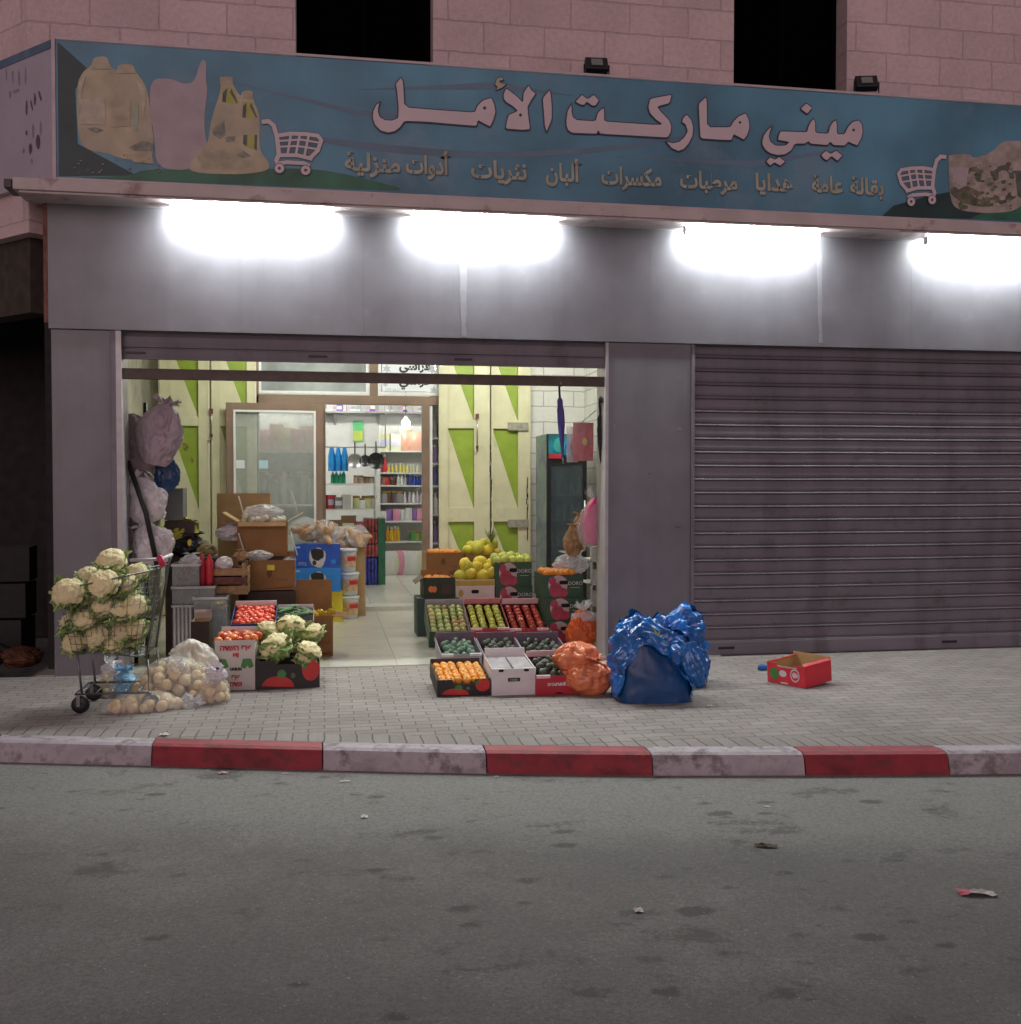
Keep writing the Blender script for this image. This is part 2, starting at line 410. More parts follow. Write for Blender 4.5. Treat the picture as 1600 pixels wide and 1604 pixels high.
for i, (a, b_) in enumerate(zip(marks, marks[1:])):
    g = MB(); n = 6; rows = [[], [], [], [], [], []]
    for k in range(n+1):
        x = a+.004+(b_-a-.008)*k/n; y = kerb_at(x); w = .004*noise.noise((x*3, 0, 0))
        for r_, (dy, z) in enumerate([(.0, -.125), (.005, -.03), (.018, -.006), (.05, .006), (.17, .008), (.19, -.02)]):
            yy = y+dy+w-(.015 if z < -.1 else 0); rows[r_].append((x, yy, z))
    m = kr if i % 2 == 0 else kw
    g.grid(rows, m, False)
    for kk in (0, n): g.poly([rows[r_][kk] for r_ in range(6)], m)
    o = g.build('kerb_stone', kerb)
    if i % 2 == 0: o['label'] = 'red painted kerb stone'
    else: o['label'] = 'scuffed white painted kerb stone'
g = MB()
for i, x in enumerate([.04+.6*k for k in range(-4, 6)]):
    for j in range(7): g.box(x+.002, x+.598, .02+.6*j+.002, .02+.6*j+.598, -.02, .006, mat('cream_floor_tile', (.58, .57, .50), rough=.22, var=.06, scale=3, stain=((.36, .34, .28), 3, .56, .5)))
g.box(-2.4, 3.5, .02, 4.2, -.03, .001, mat('tile_grout', (.25, .24, .2), var=.2))
struct(g.build('porch_floor'))
g = MB(); tl = MATS['cream_floor_tile']
g.box(-.9, 1.8, 4.08, 4.45, -.02, .06, mat('stone_threshold', (.5, .5, .46), rough=.4, var=.15))
for i in range(-6, 9):
    for j in range(10): g.box(.6*i+.002, .6*i+.598, 4.45+.6*j+.002, 4.45+.6*j+.598, 0, .058, tl)
struct(g.build('shop_floor'))

# ------------------------------------------------------------------ shop building
bld = thing('shop_building', 'stone faced building with a grey metal shopfront, one shutter open and one shut', 'building')
stone = bricks('rough_pinkish_stone', (.60, .455, .46), (.68, .52, .52), (.54, .41, .415), .55, .27, .006, 'xz', .9, .9, 22, .43, 0, .22)
TOP = 7.4
g = MB()
W1 = (-.215, .965, 5.0, 7.0); W2 = (3.74, 4.86, 5.0, 7.0)
def wallpart(x0, x1, z0, z1): g.box(x0, x1, .05, .35, z0, z1, stone)
wallpart(-2.38, W1[0], 3.93, TOP); wallpart(W1[1], W2[0], 3.93, TOP); wallpart(W2[1], 9, 3.93, TOP)
for w_ in (W1, W2): wallpart(w_[0], w_[1], 3.93, w_[2]); wallpart(w_[0], w_[1], w_[3], TOP)
# canted corner going back to the left
c45 = Matrix.Translation((-2.38, .05, 0)) @ Matrix.Rotation(R(180-45), 4, 'Z')
g.box(0, 5, -.3, 0, 3.68, TOP, stone, c45)
g.build('stone_wall', bld)
for w_ in (W1, W2):
    g = MB(); sl = mat('pale_stone_reveal', (.42, .31, .31), rough=.85, var=.15)
    g.box(w_[0]+.012, w_[1]-.012, .30, .33, w_[2], w_[3], mat('dark_window_glass', (.002, .002, .0025), rough=.7, spec=.0))
    o = g.build('window', bld)
    f = MB(); x0, x1 = w_[0], w_[1]; bf = mat('black_window_frame', (.003, .003, .003), rough=.8, spec=.0)
    f.box(x0+.003, x0+.05, .26, .29, w_[2], w_[3], bf); f.box(x1-.05, x1-.003, .26, .29, w_[2], w_[3], bf); f.box((x0+x1)/2-.025, (x0+x1)/2+.025, .26, .29, w_[2], w_[3], bf)
    f.build('frame', o)
# fascia of sheet metal with its joints, drips and rusty end
g = MB()
seams = [-2.222, .35, 2.93, 5.5, 9]
for a, b_ in zip(seams, seams[1:]): g.box(a+.0006, b_-.0006, -.022, .3, 2.885, 3.92, metal)
drip = mat('white_paint_drip', (.195, .195, .222), rough=.5, var=.1)
for px_, y0, y1, wd_ in ((725, 380, 527, .034), (1284, 395, 537, .026)):
    p = onY(px_, y0, -.022); q = onY(px_+2, y1, -.022); pts = []
    for k in range(9):
        f_ = k/8; pts.append((p.x+(q.x-p.x)*f_-wd_*(1-.35*f_)+.012*noise.noise((k*.8, px_, 0)), p.z+(q.z-p.z)*f_))
    for k in range(8, -1, -1):
        f_ = k/8; pts.append((p.x+(q.x-p.x)*f_+wd_*(1-.35*f_)+.012*noise.noise((k*.8, px_, 9)), p.z+(q.z-p.z)*f_))
    g.prism(pts, .002, drip, FM(0, -.022, 0))
g.build('fascia', bld)
g = MB(); g.box(-2.255, -2.224, -.024, .3, 2.93, 3.93, rust); g.build('rusty_edge_strip', bld)
def pillar(x0, x1, trims):
    g = MB(); g.box(x0, x1, 0, .32, -.01, 2.883, metal)
    o = g.build('pillar', bld, bevel=.006)
    t = MB()
    for a, b_, m_ in trims: t.box(a, b_, -.008, .30, .0, 2.88, m_)
    t.build('guide_rail', o)
alu = mat('shutter_rail_alloy', (.36, .34, .36), rough=.4, metal=.3, var=.1)
pillar(-2.21, -1.74, [(-1.742, -1.70, metal_d), (-1.699, -1.655, alu)])
pillar(2.545, 3.325, [(2.515, 2.543, alu), (3.327, 3.36, metal_d)])
# scratches and scuffs on the wide pillar
for px_, py_, w_, h_ in ((963, 668, .02, .05), (1065, 672, .05, .035), (1018, 742, .03, .012), (1062, 826, .07, .012)):
    sc_ = MB(); p = onY(px_, py_, -.002); m_ = drip if py_ < 700 else mat('dark_scuff', (.07, .055, .06), rough=.8)
    sc_.prism([(p.x-w_/2, p.z), (p.x-.1*w_, p.z+h_/2), (p.x+w_/2, p.z+.2*h_), (p.x+.2*w_, p.z-.4*h_), (p.x-.2*w_, p.z-.2*h_)], .0015, m_, FM(0, 0, 0))
    sc_.build('scuff_mark', bld)
# closed roller shutter
def shutter(name, x0, x1, z0, z1, y, nslat):
    g = MB(); pz = (z1-z0)/nslat; prof = []
    for i in range(nslat):
        z = z0+pz*i
        prof += [(y-.010, z+.000), (y-.013, z+.005), (y-.010, z+.010), (y+.008, z+.016), (y+.010, z+.022), (y-.001, z+.030), (y-.006, z+pz*.4), (y-.005, z+pz*.72), (y+.001, z+pz-.012), (y+.012, z+pz-.006)]
    N_ = 12; P = []
    for (yy, zz) in prof:
        P.append([(x0+(x1-x0)*k/N_, yy+.004*noise.noise((k*.7, zz*.9, 3)), zz+.006*noise.noise((k*.35, zz*.5, 8))) for k in range(N_+1)])
    g.grid(P, metal_d, False)
    return g.build(name, bld)
sh = shutter('roller_shutter', 3.34, 9, .13, 2.9, .075, 22)
g = MB(); g.box(3.36, 9, .05, .10, .008, .128, metal_d)
for x in (3.62, 5.9): g.box(x, x+.16, .045, .055, .06, .085, black)
g.build('bottom_bar', sh, bevel=.004)
# lifted shutter above the open bay and the brown bar
g = MB(); N_ = 12
prof = [(.06, 2.665), (.055, 2.675), (.06, 2.70), (.06, 2.735), (.075, 2.74), (.075, 2.75), (.062, 2.757), (.058, 2.80), (.062, 2.845), (.08, 2.85), (.08, 2.9)]
g.grid([[(-1.655+4.17*k/N_, yy, zz+.003*noise.noise((k*.5, 1, 1))) for k in range(N_+1)] for yy, zz in prof], metal_d, False)
g.box(-1.655, 2.515, .056, .10, 2.655, 2.672, metal_d)
for x in (-1.63, -.12, 1.15): g.box(x, x+.16, .048, .06, 2.70, 2.715, black)
g.build('raised_shutter', bld)
g = MB(); a = onY(193, 581, .04); b_ = onY(948, 598, .04)
g.box(-1.655, 2.515, .03, .07, b_.z-.045, b_.z+.045, brown); g.build('crossbar', bld, bevel=.003)
# porch walls and ceiling
blk = bricks('white_painted_blocks', (.66, .66, .62), (.72, .72, .68), (.42, .42, .38), .4, .2, .008, 'xz', .8, .5, 18, .5, 0, .1)
blky = bricks('white_painted_side_blocks', (.60, .60, .56), (.68, .68, .64), (.40, .40, .36), .4, .2, .008, 'yz', .8, .5, 18, .5, 0, .12)
g = MB(); g.box(2.60, 3.34, 4.1, 4.3, 0, 3.6, blk); g.box(3.34, 3.5, .32, 4.3, 0, 3.6, blky); g.build('block_wall', bld)
g = MB(); g.box(-2.28, -2.14, .34, 4.3, 0, 3.6, plaster); g.box(-2.139, -.80, 4.12, 4.3, 0, 3.6, plaster); g.box(1.46, 2.60, 4.12, 4.3, 0, 3.6, plaster)
g.box(-.8, 1.46, 4.16, 4.3, 3.2, 3.6, plaster); g.build('plaster_wall', bld)
g = MB(); g.box(-2.28, 3.5, .30, 4.3, 3.6, 3.7, ceil_m); g.build('porch_ceiling', bld)
# four leaves of folded steel doors, cream with green triangles
def leaf(x0, x1, hole_l, hole_r, first, Y=3.98, lock=0):
    g = MB(); zs = [(1.035-.0, 2.30)]
    d = .045
    def zz(py): return onY(300, py, Y).z
    cells = [(.30, onY(300, 820, Y).z), (onY(300, 797, Y).z, onY(300, 667, Y).z), (onY(300, 653, Y).z, 3.30)]
    g.box(x0, hole_l, Y, Y+d, 0.02, 3.42, cream); g.box(hole_r, x1, Y, Y+d, 0.02, 3.42, cream)
    ed = [.02]+[v for c in cells for v in c]+[3.42]
    for k in range(0, len(ed), 2): g.box(hole_l, hole_r, Y, Y+d, ed[k], ed[k+1], cream)
    for z0, z1 in cells:
        hl, hr = hole_l+.002, hole_r-.002
        g.prism([(hl, z0), (hr, z0), (hl, z1)], .018, cream, FM(0, Y+d, 0))
        g.prism([(hl, z1), (hr, z0), (hr, z1)], .016, green, FM(0, Y+d, 0))
    for s_ in (x0+.02, x1-.02): g.box(s_-.008, s_+.008, Y-.006, Y, .05, 3.4, cream)
    o = g.build('steel_door', bld, bevel=.003)
    return o
lx = lambda px_: onY(px_, 700, 3.98).x
l1 = leaf(lx(249), lx(329), lx(266), lx(311), True); l2 = leaf(lx(331), lx(402), lx(345), lx(387), False)
l3 = leaf(lx(688), lx(768), lx(702), lx(743), True); l4 = leaf(lx(770), lx(832), lx(772), lx(812), False)
def zY(px_, py_, Y=3.96): p = onY(px_, py_, Y); return p
def bolt(parent, px_, y0, y1, sx=1):
    g = MB(); p = zY(px_, y0); q = zY(px_, y1)
    g.tube([(p.x, 3.955, p.z), (p.x, 3.955, q.z)], .008, chrome)
    g.box(p.x-.02, p.x+.02, 3.945, 3.975, p.z-.06, p.z, rust); g.box(p.x-.015, p.x+.015, 3.945, 3.975, q.z+.04, q.z+.08, rust)
    g.tube([(p.x, 3.95, q.z+.02), (p.x-.05*sx, 3.94, q.z-.01)], .007, chrome)
    g.build('slide_bolt', parent)
bolt(l1, 331, 640, 690); bolt(l3, 748, 648, 708)
for py_ in (668, 820):
    g = MB(); p = zY(812, py_); g.box(p.x-.13, p.x+.13, 3.955, 3.985, p.z-.05, p.z+.05, mat('old_grey_plate', (.30, .29, .23), rough=.7, var=.25, scale=20))
    g.build('hinge_plate', l4)
dirt = mat('brown_dirt_stain', (.20, .16, .045), rough=.9, var=.5, scale=25)
rr = random.Random(3)      # flaking rust and dirt on the left leaf and cracks on the right leaf
for px_, py_, w_, h_ in ((290, 700, .12, .14), (284, 735, .08, .10), (300, 720, .07, .09), (276, 690, .05, .08)):
    g = MB(); p = zY(px_, py_); pts = []
    for k in range(16):
        a_ = k/16*6.283; r_ = .55+.6*abs(noise.noise((k*.9, px_, py_))); pts.append((p.x+math.cos(a_)*w_/2*r_, p.z+math.sin(a_)*h_*.55*r_))
    g.prism(pts, .0015, dirt, FM(0, 3.9745 if px_ < 275 else 4.009, 0))
    g.build('dirt_stain', l1)
for px_, y0, y1 in ((769, 700, 852), (826, 750, 850)):
    g = MB()
    for k in range(14):
        p = zY(px_+rr.uniform(-1.2, 1.2), y0+(y1-y0)*k/14+rr.uniform(-2, 2), 3.975); g.prism([(p.x-.006, p.z-.04), (p.x+.004, p.z-.05), (p.x+.007, p.z+.02), (p.x-.003, p.z+.04)], .002, blackm, FM(0, 3.975, 0))
    g.build('peeling_crack', l4)
# glazed shop front: brown frame, transom panes, side light, door leaf standing open
YD = 4.1
def fx(px_, py_=640, Y=YD): return onY(px_, py_, Y).x
def fz(py_, px_=580, Y=YD): return onY(px_, py_, Y).z
fr = MB()
zt0, zt1 = fz(634), fz(620)
fr.box(fx(402), fx(692), YD-.04, YD+.06, zt0, zt1, frame_m)
fr.box(fx(579), fx(592), YD-.04, YD+.06, zt1, 3.2, frame_m)
fr.box(fx(402)-.05, fx(402)+.03, YD-.04, YD+.06, .06, 3.2, frame_m)
fr.box(fx(500), fx(510), YD-.045, YD+.06, .06, zt0, frame_m); fr.box(fx(661), fx(672), YD-.045, YD+.06, .06, zt0, frame_m)
fr.box(fx(689), fx(696), YD-.04, YD+.06, .06, 3.2, frame_m)
sf = fr.build('shopfront_frame', bld, bevel=.004)
g = MB(); za, zb = zt1+.012, 3.19
for a, b_ in ((fx(405), fx(578)), (fx(593), fx(687))):
    for (p, q, r_, s_) in ((a, b_, za, za+.035), (a, a+.035, za+.036, zb), (b_-.035, b_, za+.036, zb)): g.box(p, q, YD-.02, YD+.02, r_, s_, white_al)
g.box(fx(673), fx(673)+.035, YD-.02, YD+.02, .08, zt0, white_al)
g.build('glazing_bead', sf)
g = MB(); g.box(fx(405)+.036, fx(578)-.036, YD, YD+.008, za+.036, zb, mat('grey_reflection_glass', (.33, .36, .35), rough=.12, var=.35, scale=2.5, spec=.8)); g.build('transom_pane', bld)  # mottled grey reflection is put into the pane's colour
g = MB(); g.box(fx(677), fx(688), YD, YD+.008, .1, zt0-.01, glass); g.build('side_pane', bld)
# white poster in the right transom
g = MB(); a, b_ = fx(594), fx(686); zc = (za+3.1)/2
g.box(a+.04, b_-.04, YD-.012, YD-.004, za+.05, 3.12, mat('poster_paper', (.72, .76, .78), rough=.4, var=.04))
gp = mat('grey_print', (.42, .46, .48), rough=.5, var=.2)
for px_, py_, r_ in ((606, 578, .06), (677, 578, .07), (680, 612, .06), (604, 602, .04)):
    p = onY(px_, py_, YD-.013); pts = [(p.x+r_*math.cos(k*.524)*(.5+.5*(k % 2)), p.z+r_*math.sin(k*.524)*(.5+.5*(k % 2))) for k in range(12)]
    g.prism(pts, .001, gp, FM(0, YD-.012, 0))
for py_ in (577, 600):
    p = onY(650, py_+2, YD-.014); g.text(arabic('فراسي'), .15, inkblk, FM(p.x, YD-.0145, p.z), .006)
p = onY(616, 613, YD-.014); g.text('077 8422', .05, gp, FM(p.x, YD-.0145, p.z))
tag(g.build('poster'), 'white poster with grey flowers and black lettering in the window over the shop door', 'poster')
# open door leaf, hinged at the left of the doorway, swung out toward the street
dw = (fx(508)-fx(356))*.985
door = MB(); hgt = zt0-.08
for (p, q, r_, s_) in ((0, .085, 0, hgt), (dw-.085, dw, 0, hgt), (.086, dw-.086, 0, .12), (.086, dw-.086, hgt-.085, hgt)): door.box(p, q, -.05, 0, r_, s_, frame_m)
dl = door.build('glass_door', bld, bevel=.004)
dl.location = (fx(506), 3.93, .07); dl.rotation_euler = (0, 0, R(180+4))
for u_, w_, m_, lb_ in ((dw*.855, .10, mat('white_sticker', (.68, .70, .72), var=.05), 'white sticker on the glass'), (dw*.62, .11, mat('pale_blue_sticker', (.42, .62, .70), var=.1), 'pale blue sticker on the glass')):
    g = MB(); g.box(u_-w_/2, u_+w_/2, -.0205, -.019, 1.72, 1.82, m_); g.build('sticker', dl)['label'] = lb_ 
g = MB()
for (p, q, r_, s_) in ((.087, .112, .122, hgt-.087), (dw-.112, dw-.087, .122, hgt-.087), (.113, dw-.113, .122, .147), (.113, dw-.113, hgt-.112, hgt-.087)): g.box(p, q, -.058, .008, r_, s_, white_al)
g.build('glazing_bead', dl)
g = MB(); g.box(.113, dw-.113, -.03, -.022, .148, hgt-.113, film('pale_reflection_glass', (.44, .50, .47), .34, .04)); g.build('pane', dl)  # pale grey-green film stands in for reflections on clear glass
# canted end and dark bay to the left
ng = thing('corner_bay', 'dark bay under the canted stone corner at the left edge', 'building')
g = MB(); dk = mat('shaded_bay_wall', (.022, .02, .019), rough=.9, var=.3)  # near-black wall colour holds the shade of the recess
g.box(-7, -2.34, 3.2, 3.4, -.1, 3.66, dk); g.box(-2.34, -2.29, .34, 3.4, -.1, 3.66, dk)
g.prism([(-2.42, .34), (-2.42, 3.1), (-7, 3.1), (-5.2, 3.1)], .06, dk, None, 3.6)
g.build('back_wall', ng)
g = MB(); g.box(.16, 5, -.30, -.10, 3.05, 3.675, mat('shaded_bay_lintel', (.055, .045, .035), rough=.9, var=.3), c45); g.build('lintel', ng)  # lintel coloured dark for the shade under the corner
# interior room
g = MB(); iw = mat('white_shop_wall', (.72, .72, .70), rough=.8, var=.05)
g.box(-3.2, -3.0, 4.3, 10.4, 0, 3.3, iw); g.box(4.2, 4.4, 4.3, 10.4, 0, 3.3, iw); g.box(-3.0, 4.2, 10.3, 10.5, 0, 3.3, iw); g.build('inner_wall', bld)
g = MB(); g.box(-3.2, 4.4, 4.3, 10.5, 3.3, 3.4, ceil_m); g.build('inner_ceiling', bld)

# ------------------------------------------------------------------ lamps
tube_m = emit('cool_fluorescent_glow', (.93, 1.0, .955), 184.)
in_m = emit('shop_lamp_glow', (1.0, 1.0, .90), 100.)
in2_m = emit('inner_lamp_glow', (1.0, 1.0, .93), 52.)
def fluorescent(loc, L_, label, group, m=tube_m, cap_=white_al):
    """tube lamp: rounded glowing cover between two end caps, flush under what carries it"""
    t = thing('tube_lamp', label, 'lamp', loc, (0, 0, 0), group)
    g = MB(); n = 10; prof = [(-.032, .030)]+[(.032*math.cos(R(180+18*k)), -.004+.030*math.sin(R(18*k+180))) for k in range(11)]+[(.032, .030)]
    g.grid([[(x, y, z) for y, z in prof] for x in (.012, L_-.012)], m, True); g.build('bloom_cover', t)  # wide glowing cover added to give the tube its bloom
    for x in (0, L_-.012):
        g = MB(); g.prism([(y*1.06, z*1.06) for y, z in prof], .012, cap_, Matrix.Translation((x, 0, 0)) @ Matrix.Rotation(R(90), 4, 'Z') @ Matrix.Rotation(R(90), 4, 'X')); g.build('end_cap', t)
    return t
for k, (x, L_, lb) in enumerate([(-1.24, 1.34, 'lit fluorescent tube under the sign above the stacked left goods, leftmost of four'), (.74, 1.30, 'lit fluorescent tube under the sign above the open shop door, second from left'), (3.20, 1.30, 'lit fluorescent tube over the left end of the closed shutter, third from left'), (5.56, 1.34, 'lit fluorescent tube at the right edge of the photo, rightmost of four')]):
    fluorescent((x, -.15, 3.872), L_, lb, 'fluorescent tubes under the shop sign')
fluorescent((-.9, 2.5, 3.565), 1.3, 'lit tube lamp on the porch ceiling over the goods at the left', 'porch ceiling lamps', in_m)
fluorescent((1.5, 2.5, 3.565), 1.3, 'lit tube lamp on the porch ceiling over the fruit trays at the right', 'porch ceiling lamps', in_m)
t = thing('bulb_lamp', 'bright bare bulb hanging inside the shop above the shelves', 'lamp', (onY(636, 664, 8.6).x, 8.6, onY(636, 664, 8.6).z))
g = MB(); g.ball((0, 0, 0), (.07, .07, .09), emit('bulb_glow', (1, 1, .93), 60.)); g.build('bulb', t)
g = MB(); g.tube([(0, 0, .08), (0, 0, 3.3-t.location.z)], .006, black); g.lathe([(.03, .08), (.025, .15)], white_al, 12); g.build('cord', t)
for i, (x, y) in enumerate(((-1.4, 6.2), (1.3, 6.0), (-.6, 8.9), (2.2, 9.0))):
    fluorescent((x, y, 3.265), 1.3, 'lit tube lamp on the ceiling inside the shop', 'ceiling tubes inside the shop', in2_m)

# ------------------------------------------------------------------ sign
YS = -.30
sign = thing('shop_sign', 'long blue shop sign with raised white Arabic lettering and product pictures', 'sign', (0, 0, 0))
def SP(pts, scale=1., ox=0, oy=0, Y=YS):
    o = []
    for x, y in pts:
        p = onY(ox+x/scale, oy+y/scale, Y); o.append((p.x, p.z))
    return o
x0, z0, z1 = -2.08, 4.045, 5.13
skyb = mat('printed_sky_blue', (.088, .235, .335), rough=.5, var=.35, scale=1.1, stain=((.19, .28, .36), 1.3, .56, .5))
g = MB(); g.box(x0, 9, YS, -.02, z0, z1, skyb); g.build('panel', sign)
g = MB(); fb = mat('pinkish_white_frame', (.52, .42, .45), rough=.5, var=.12, scale=6)
g.box(x0-.03, x0, YS-.012, -.02, z0-.02, z1+.02, fb); g.box(x0, 9, YS-.012, YS-.002, z1, z1+.022, fb); g.box(x0, 9, YS-.012, YS-.002, z0-.022, z0, fb)
g.build('frame', sign, bevel=.003)
g = MB(); lb = mat('trough_white_metal', (.50, .42, .42), rough=.5, var=.12, scale=3, stain=((.22, .10, .09), 5, .55, .7))
g.box(-2.40, 9, YS-.05, .04, 3.925, 4.02, lb); g.box(-2.36, 9, YS-.03, .03, 3.905, 3.924, lb)
g.box(-2.46, -2.401, YS-.06, -.1, 3.93, 4.0, black)
g.build('trough', sign, bevel=.005)
# canted return
g = MB(); cs = Matrix.Translation((x0-.032, YS, 0)) @ Matrix.Rotation(R(180-45), 4, 'Z')
wr = mat('faded_white_return', (.44, .39, .46), rough=.5, var=.1, scale=2, stain=((.30, .27, .36), 2, .55, .5))
g.box(0, 3.5, -.2, 0, 4.03, 5.12, wr, cs)
g.box(0, 3.5, 0.001, .006, 5.06, 5.125, mat('printed_sky_faded', (.10, .16, .24), var=.2), cs)
fd = mat('faded_dark_print', (.13, .08, .10), rough=.6, var=.3)
fd2 = mat('faded_pale_print', (.30, .25, .31), rough=.6, var=.2)
def onC(x, y):   # point on the canted return
    n = Vector((-1, -1, 0)).normalized(); d = ray(x, y); p0 = Vector((x0-.032, YS, 0))
    return CAM+d*((p0-CAM).dot(n)/d.dot(n))
def blotch(px_, py_, w_, h_, m_, tilt=0):
    c = onC(px_, py_); u = Vector((1, -1, 0)).normalized(); n = Vector((-1, -1, 0)).normalized(); pts = []
    for k in range(12):
        a_ = k/12*6.283; q = 1+.3*noise.noise((k*1.1, px_*.1, py_*.1)); s_, v_ = math.cos(a_)*w_*q, math.sin(a_)*h_*q
        pts.append(c+u*(s_*math.cos(tilt)-v_*math.sin(tilt))+Vector((0, 0, 1))*(s_*math.sin(tilt)+v_*math.cos(tilt))+n*.003)
    g.poly(pts, m_)
for a_ in ((10, 115, .012, .05, fd2), (20, 120, .012, .055, fd2), (30, 122, .012, .06, fd2), (40, 118, .012, .07, fd2), (25, 142, .05, .012, fd2), (16, 148, .012, .03, fd2), (55, 155, .016, .05, fd), (63, 150, .012, .05, fd, .4), (42, 168, .014, .06, fd), (50, 165, .01, .05, fd, .3), (52, 205, .012, .06, fd2), (64, 200, .012, .06, fd2), (60, 222, .03, .06, fd), (48, 233, .025, .04, fd), (42, 208, .012, .02, fd), (37, 236, .014, .02, fd2), (50, 252, .012, .02, fd2)): blotch(*a_)
g.build('end_panel', sign)
# printed landscape and bleached product pictures
pic = MB(); HB = 0
def relax(pts, a=.12):
    o = []
    for i in range(len(pts)):
        p, q = Vector(pts[i]), Vector(pts[(i+1) % len(pts)]); o += [tuple(p.lerp(q, a)), tuple(p.lerp(q, 1-a))]
    return o
NF = [0]
def flat(pts, m_, dz, scale=1., ox=0, oy=0):
    NF[0] += 1; q = SP(pts, scale, ox, oy)
    if len(q) > 7: q = relax(relax(q, .22), .22)
    pic.prism(q, .0004, m_, FM(0, YS-dz-.000004*NF[0], 0))
hill = mat('printed_dark_hill', (.018, .045, .045), rough=.5, var=.3, scale=3)
hillg = mat('printed_green_grass', (.03, .14, .085), rough=.5, var=.4, scale=3)
teal = mat('printed_pale_teal', (.10, .24, .26), rough=.5, var=.25, scale=2)
cloud = mat('printed_cloud_streak', (.12, .19, .27), rough=.5, var=.2, scale=2)
flat([(90, 65), (98, 72), (138, 108), (118, 140), (122, 225), (215, 275), (92, 276)], hill, .001)
flat([(200, 276), (230, 264), (330, 268), (480, 262), (560, 276), (650, 300), (520, 295), (92, 278)], hillg, .0012)
flat([(1380, 340), (1400, 322), (1450, 308), (1530, 292), (1600, 282), (1606, 344)], hill, .001)
flat([(1520, 342), (1560, 325), (1606, 322), (1606, 346)], hillg, .002)
for pts in ([(430, 205), (560, 235), (760, 250), (960, 238), (1120, 205), (960, 230), (760, 240), (560, 222)], [(330, 120), (560, 180), (720, 190), (560, 172)], [(960, 245), (1180, 262), (1330, 232), (1180, 252)], [(560, 140), (780, 128), (900, 150), (780, 140)]): flat(pts, cloud, .001)
beige = mat('bleached_cream_print', (.47, .40, .285), rough=.6, var=.2, scale=6, stain=((.43, .385, .32), 5, .52, .6))
lilac = mat('bleached_pink_print', (.43, .35, .385), rough=.6, var=.1, scale=6, stain=((.36, .30, .31), 4, .55, .5))
ol = mat('dark_grey_print', (.10, .11, .10), rough=.6, var=.4)
s8 = (2.857, 0, 40)
flat([(345, 260), (372, 205), (410, 180), (420, 140), (480, 137), (495, 185), (522, 205), (530, 172), (595, 172), (606, 205), (650, 260), (668, 330), (678, 430), (690, 520), (680, 600), (560, 600), (480, 572), (400, 560), (358, 525), (345, 400)], beige, .003, *s8)
flat([(672, 240), (760, 235), (820, 262), (870, 255), (900, 152), (925, 158), (922, 240), (930, 290), (915, 400), (918, 500), (940, 560), (860, 650), (700, 640), (690, 480), (672, 400)], lilac, .0042, *s8)
flat([(985, 230), (1040, 228), (1045, 270), (1078, 320), (1085, 292), (1130, 290), (1135, 340), (1165, 400), (1160, 560), (1205, 610), (1205, 650), (1080, 668), (850, 660), (850, 610), (930, 540), (945, 420), (990, 290)], beige, .0054, *s8)
yl = mat('faded_yellow_print', (.42, .40, .10), rough=.6, var=.15)
for pts, m_ in (([(995, 280), (1050, 285), (1068, 350), (1000, 345)], yl), ([(1020, 278), (1010, 345), (995, 340), (998, 300)], ol), ([(1035, 280), (1066, 345), (1060, 350), (1030, 300)], ol), ([(1085, 340), (1130, 345), (1152, 410), (1090, 415)], yl), ([(1105, 345), (1100, 415), (1085, 410), (1088, 360)], ol), ([(1125, 345), (1152, 410), (1146, 415), (1118, 360)], ol), ([(1090, 490), (1150, 490), (1150, 560), (1090, 540)], yl), ([(1090, 490), (1108, 490), (1106, 540), (1088, 530)], ol), ([(1140, 490), (1152, 490), (1150, 560), (1138, 550)], ol),
                ([(950, 460), (1005, 425), (1010, 490), (985, 510), (955, 490)], mat('smudged_grey_print', (.24, .24, .20), var=.4, scale=20)), ([(1040, 590), (1090, 560), (1125, 585), (1060, 602)], MATS['smudged_grey_print']), ([(1010, 500), (1055, 495), (1050, 520), (1015, 522)], MATS['smudged_grey_print']), ([(390, 462), (430, 455), (465, 470), (430, 480)], MATS['smudged_grey_print']), ([(580, 545), (640, 515), (690, 530), (690, 560), (600, 560)], MATS['smudged_grey_print']), ([(595, 345), (620, 345), (618, 470), (595, 470)], mat('faded_green_print', (.36, .40, .30), var=.15))): flat(pts, m_, .0066, *s8)
rr = random.Random(5)
for k in range(22):
    x_, y_ = rr.uniform(115, 250), rr.uniform(243, 272); w_ = rr.uniform(2, 8)
    flat([(x_, y_), (x_+w_, y_-1.5), (x_+w_*.8, y_+1.6)], MATS['smudged_grey_print'], .0076)
fc = mat('faint_cream_print', (.42, .36, .26), rough=.6, var=.2, scale=12); fc2 = mat('faint_pale_print', (.50, .44, .35), rough=.6, var=.2, scale=12)
for pts, m_ in (([(415, 182), (488, 182), (490, 196), (412, 196)], fc), ([(525, 205), (606, 203), (610, 214), (522, 216)], fc), ([(360, 330), (470, 322), (472, 445), (362, 440)], fc2), ([(500, 330), (585, 332), (585, 450), (500, 455)], fc), ([(352, 262), (372, 222), (384, 228), (366, 300), (356, 400)], fc2), ([(610, 240), (640, 262), (656, 330), (640, 420), (628, 300)], fc2), ([(985, 230), (1042, 230), (1042, 262), (986, 262)], fc), ([(1086, 296), (1132, 296), (1132, 330), (1086, 330)], fc), ([(870, 560), (1000, 555), (1130, 612), (1100, 645), (900, 640)], fc), ([(560, 575), (680, 570), (690, 620), (600, 612)], fc)): flat(pts, m_, .0072, *s8)
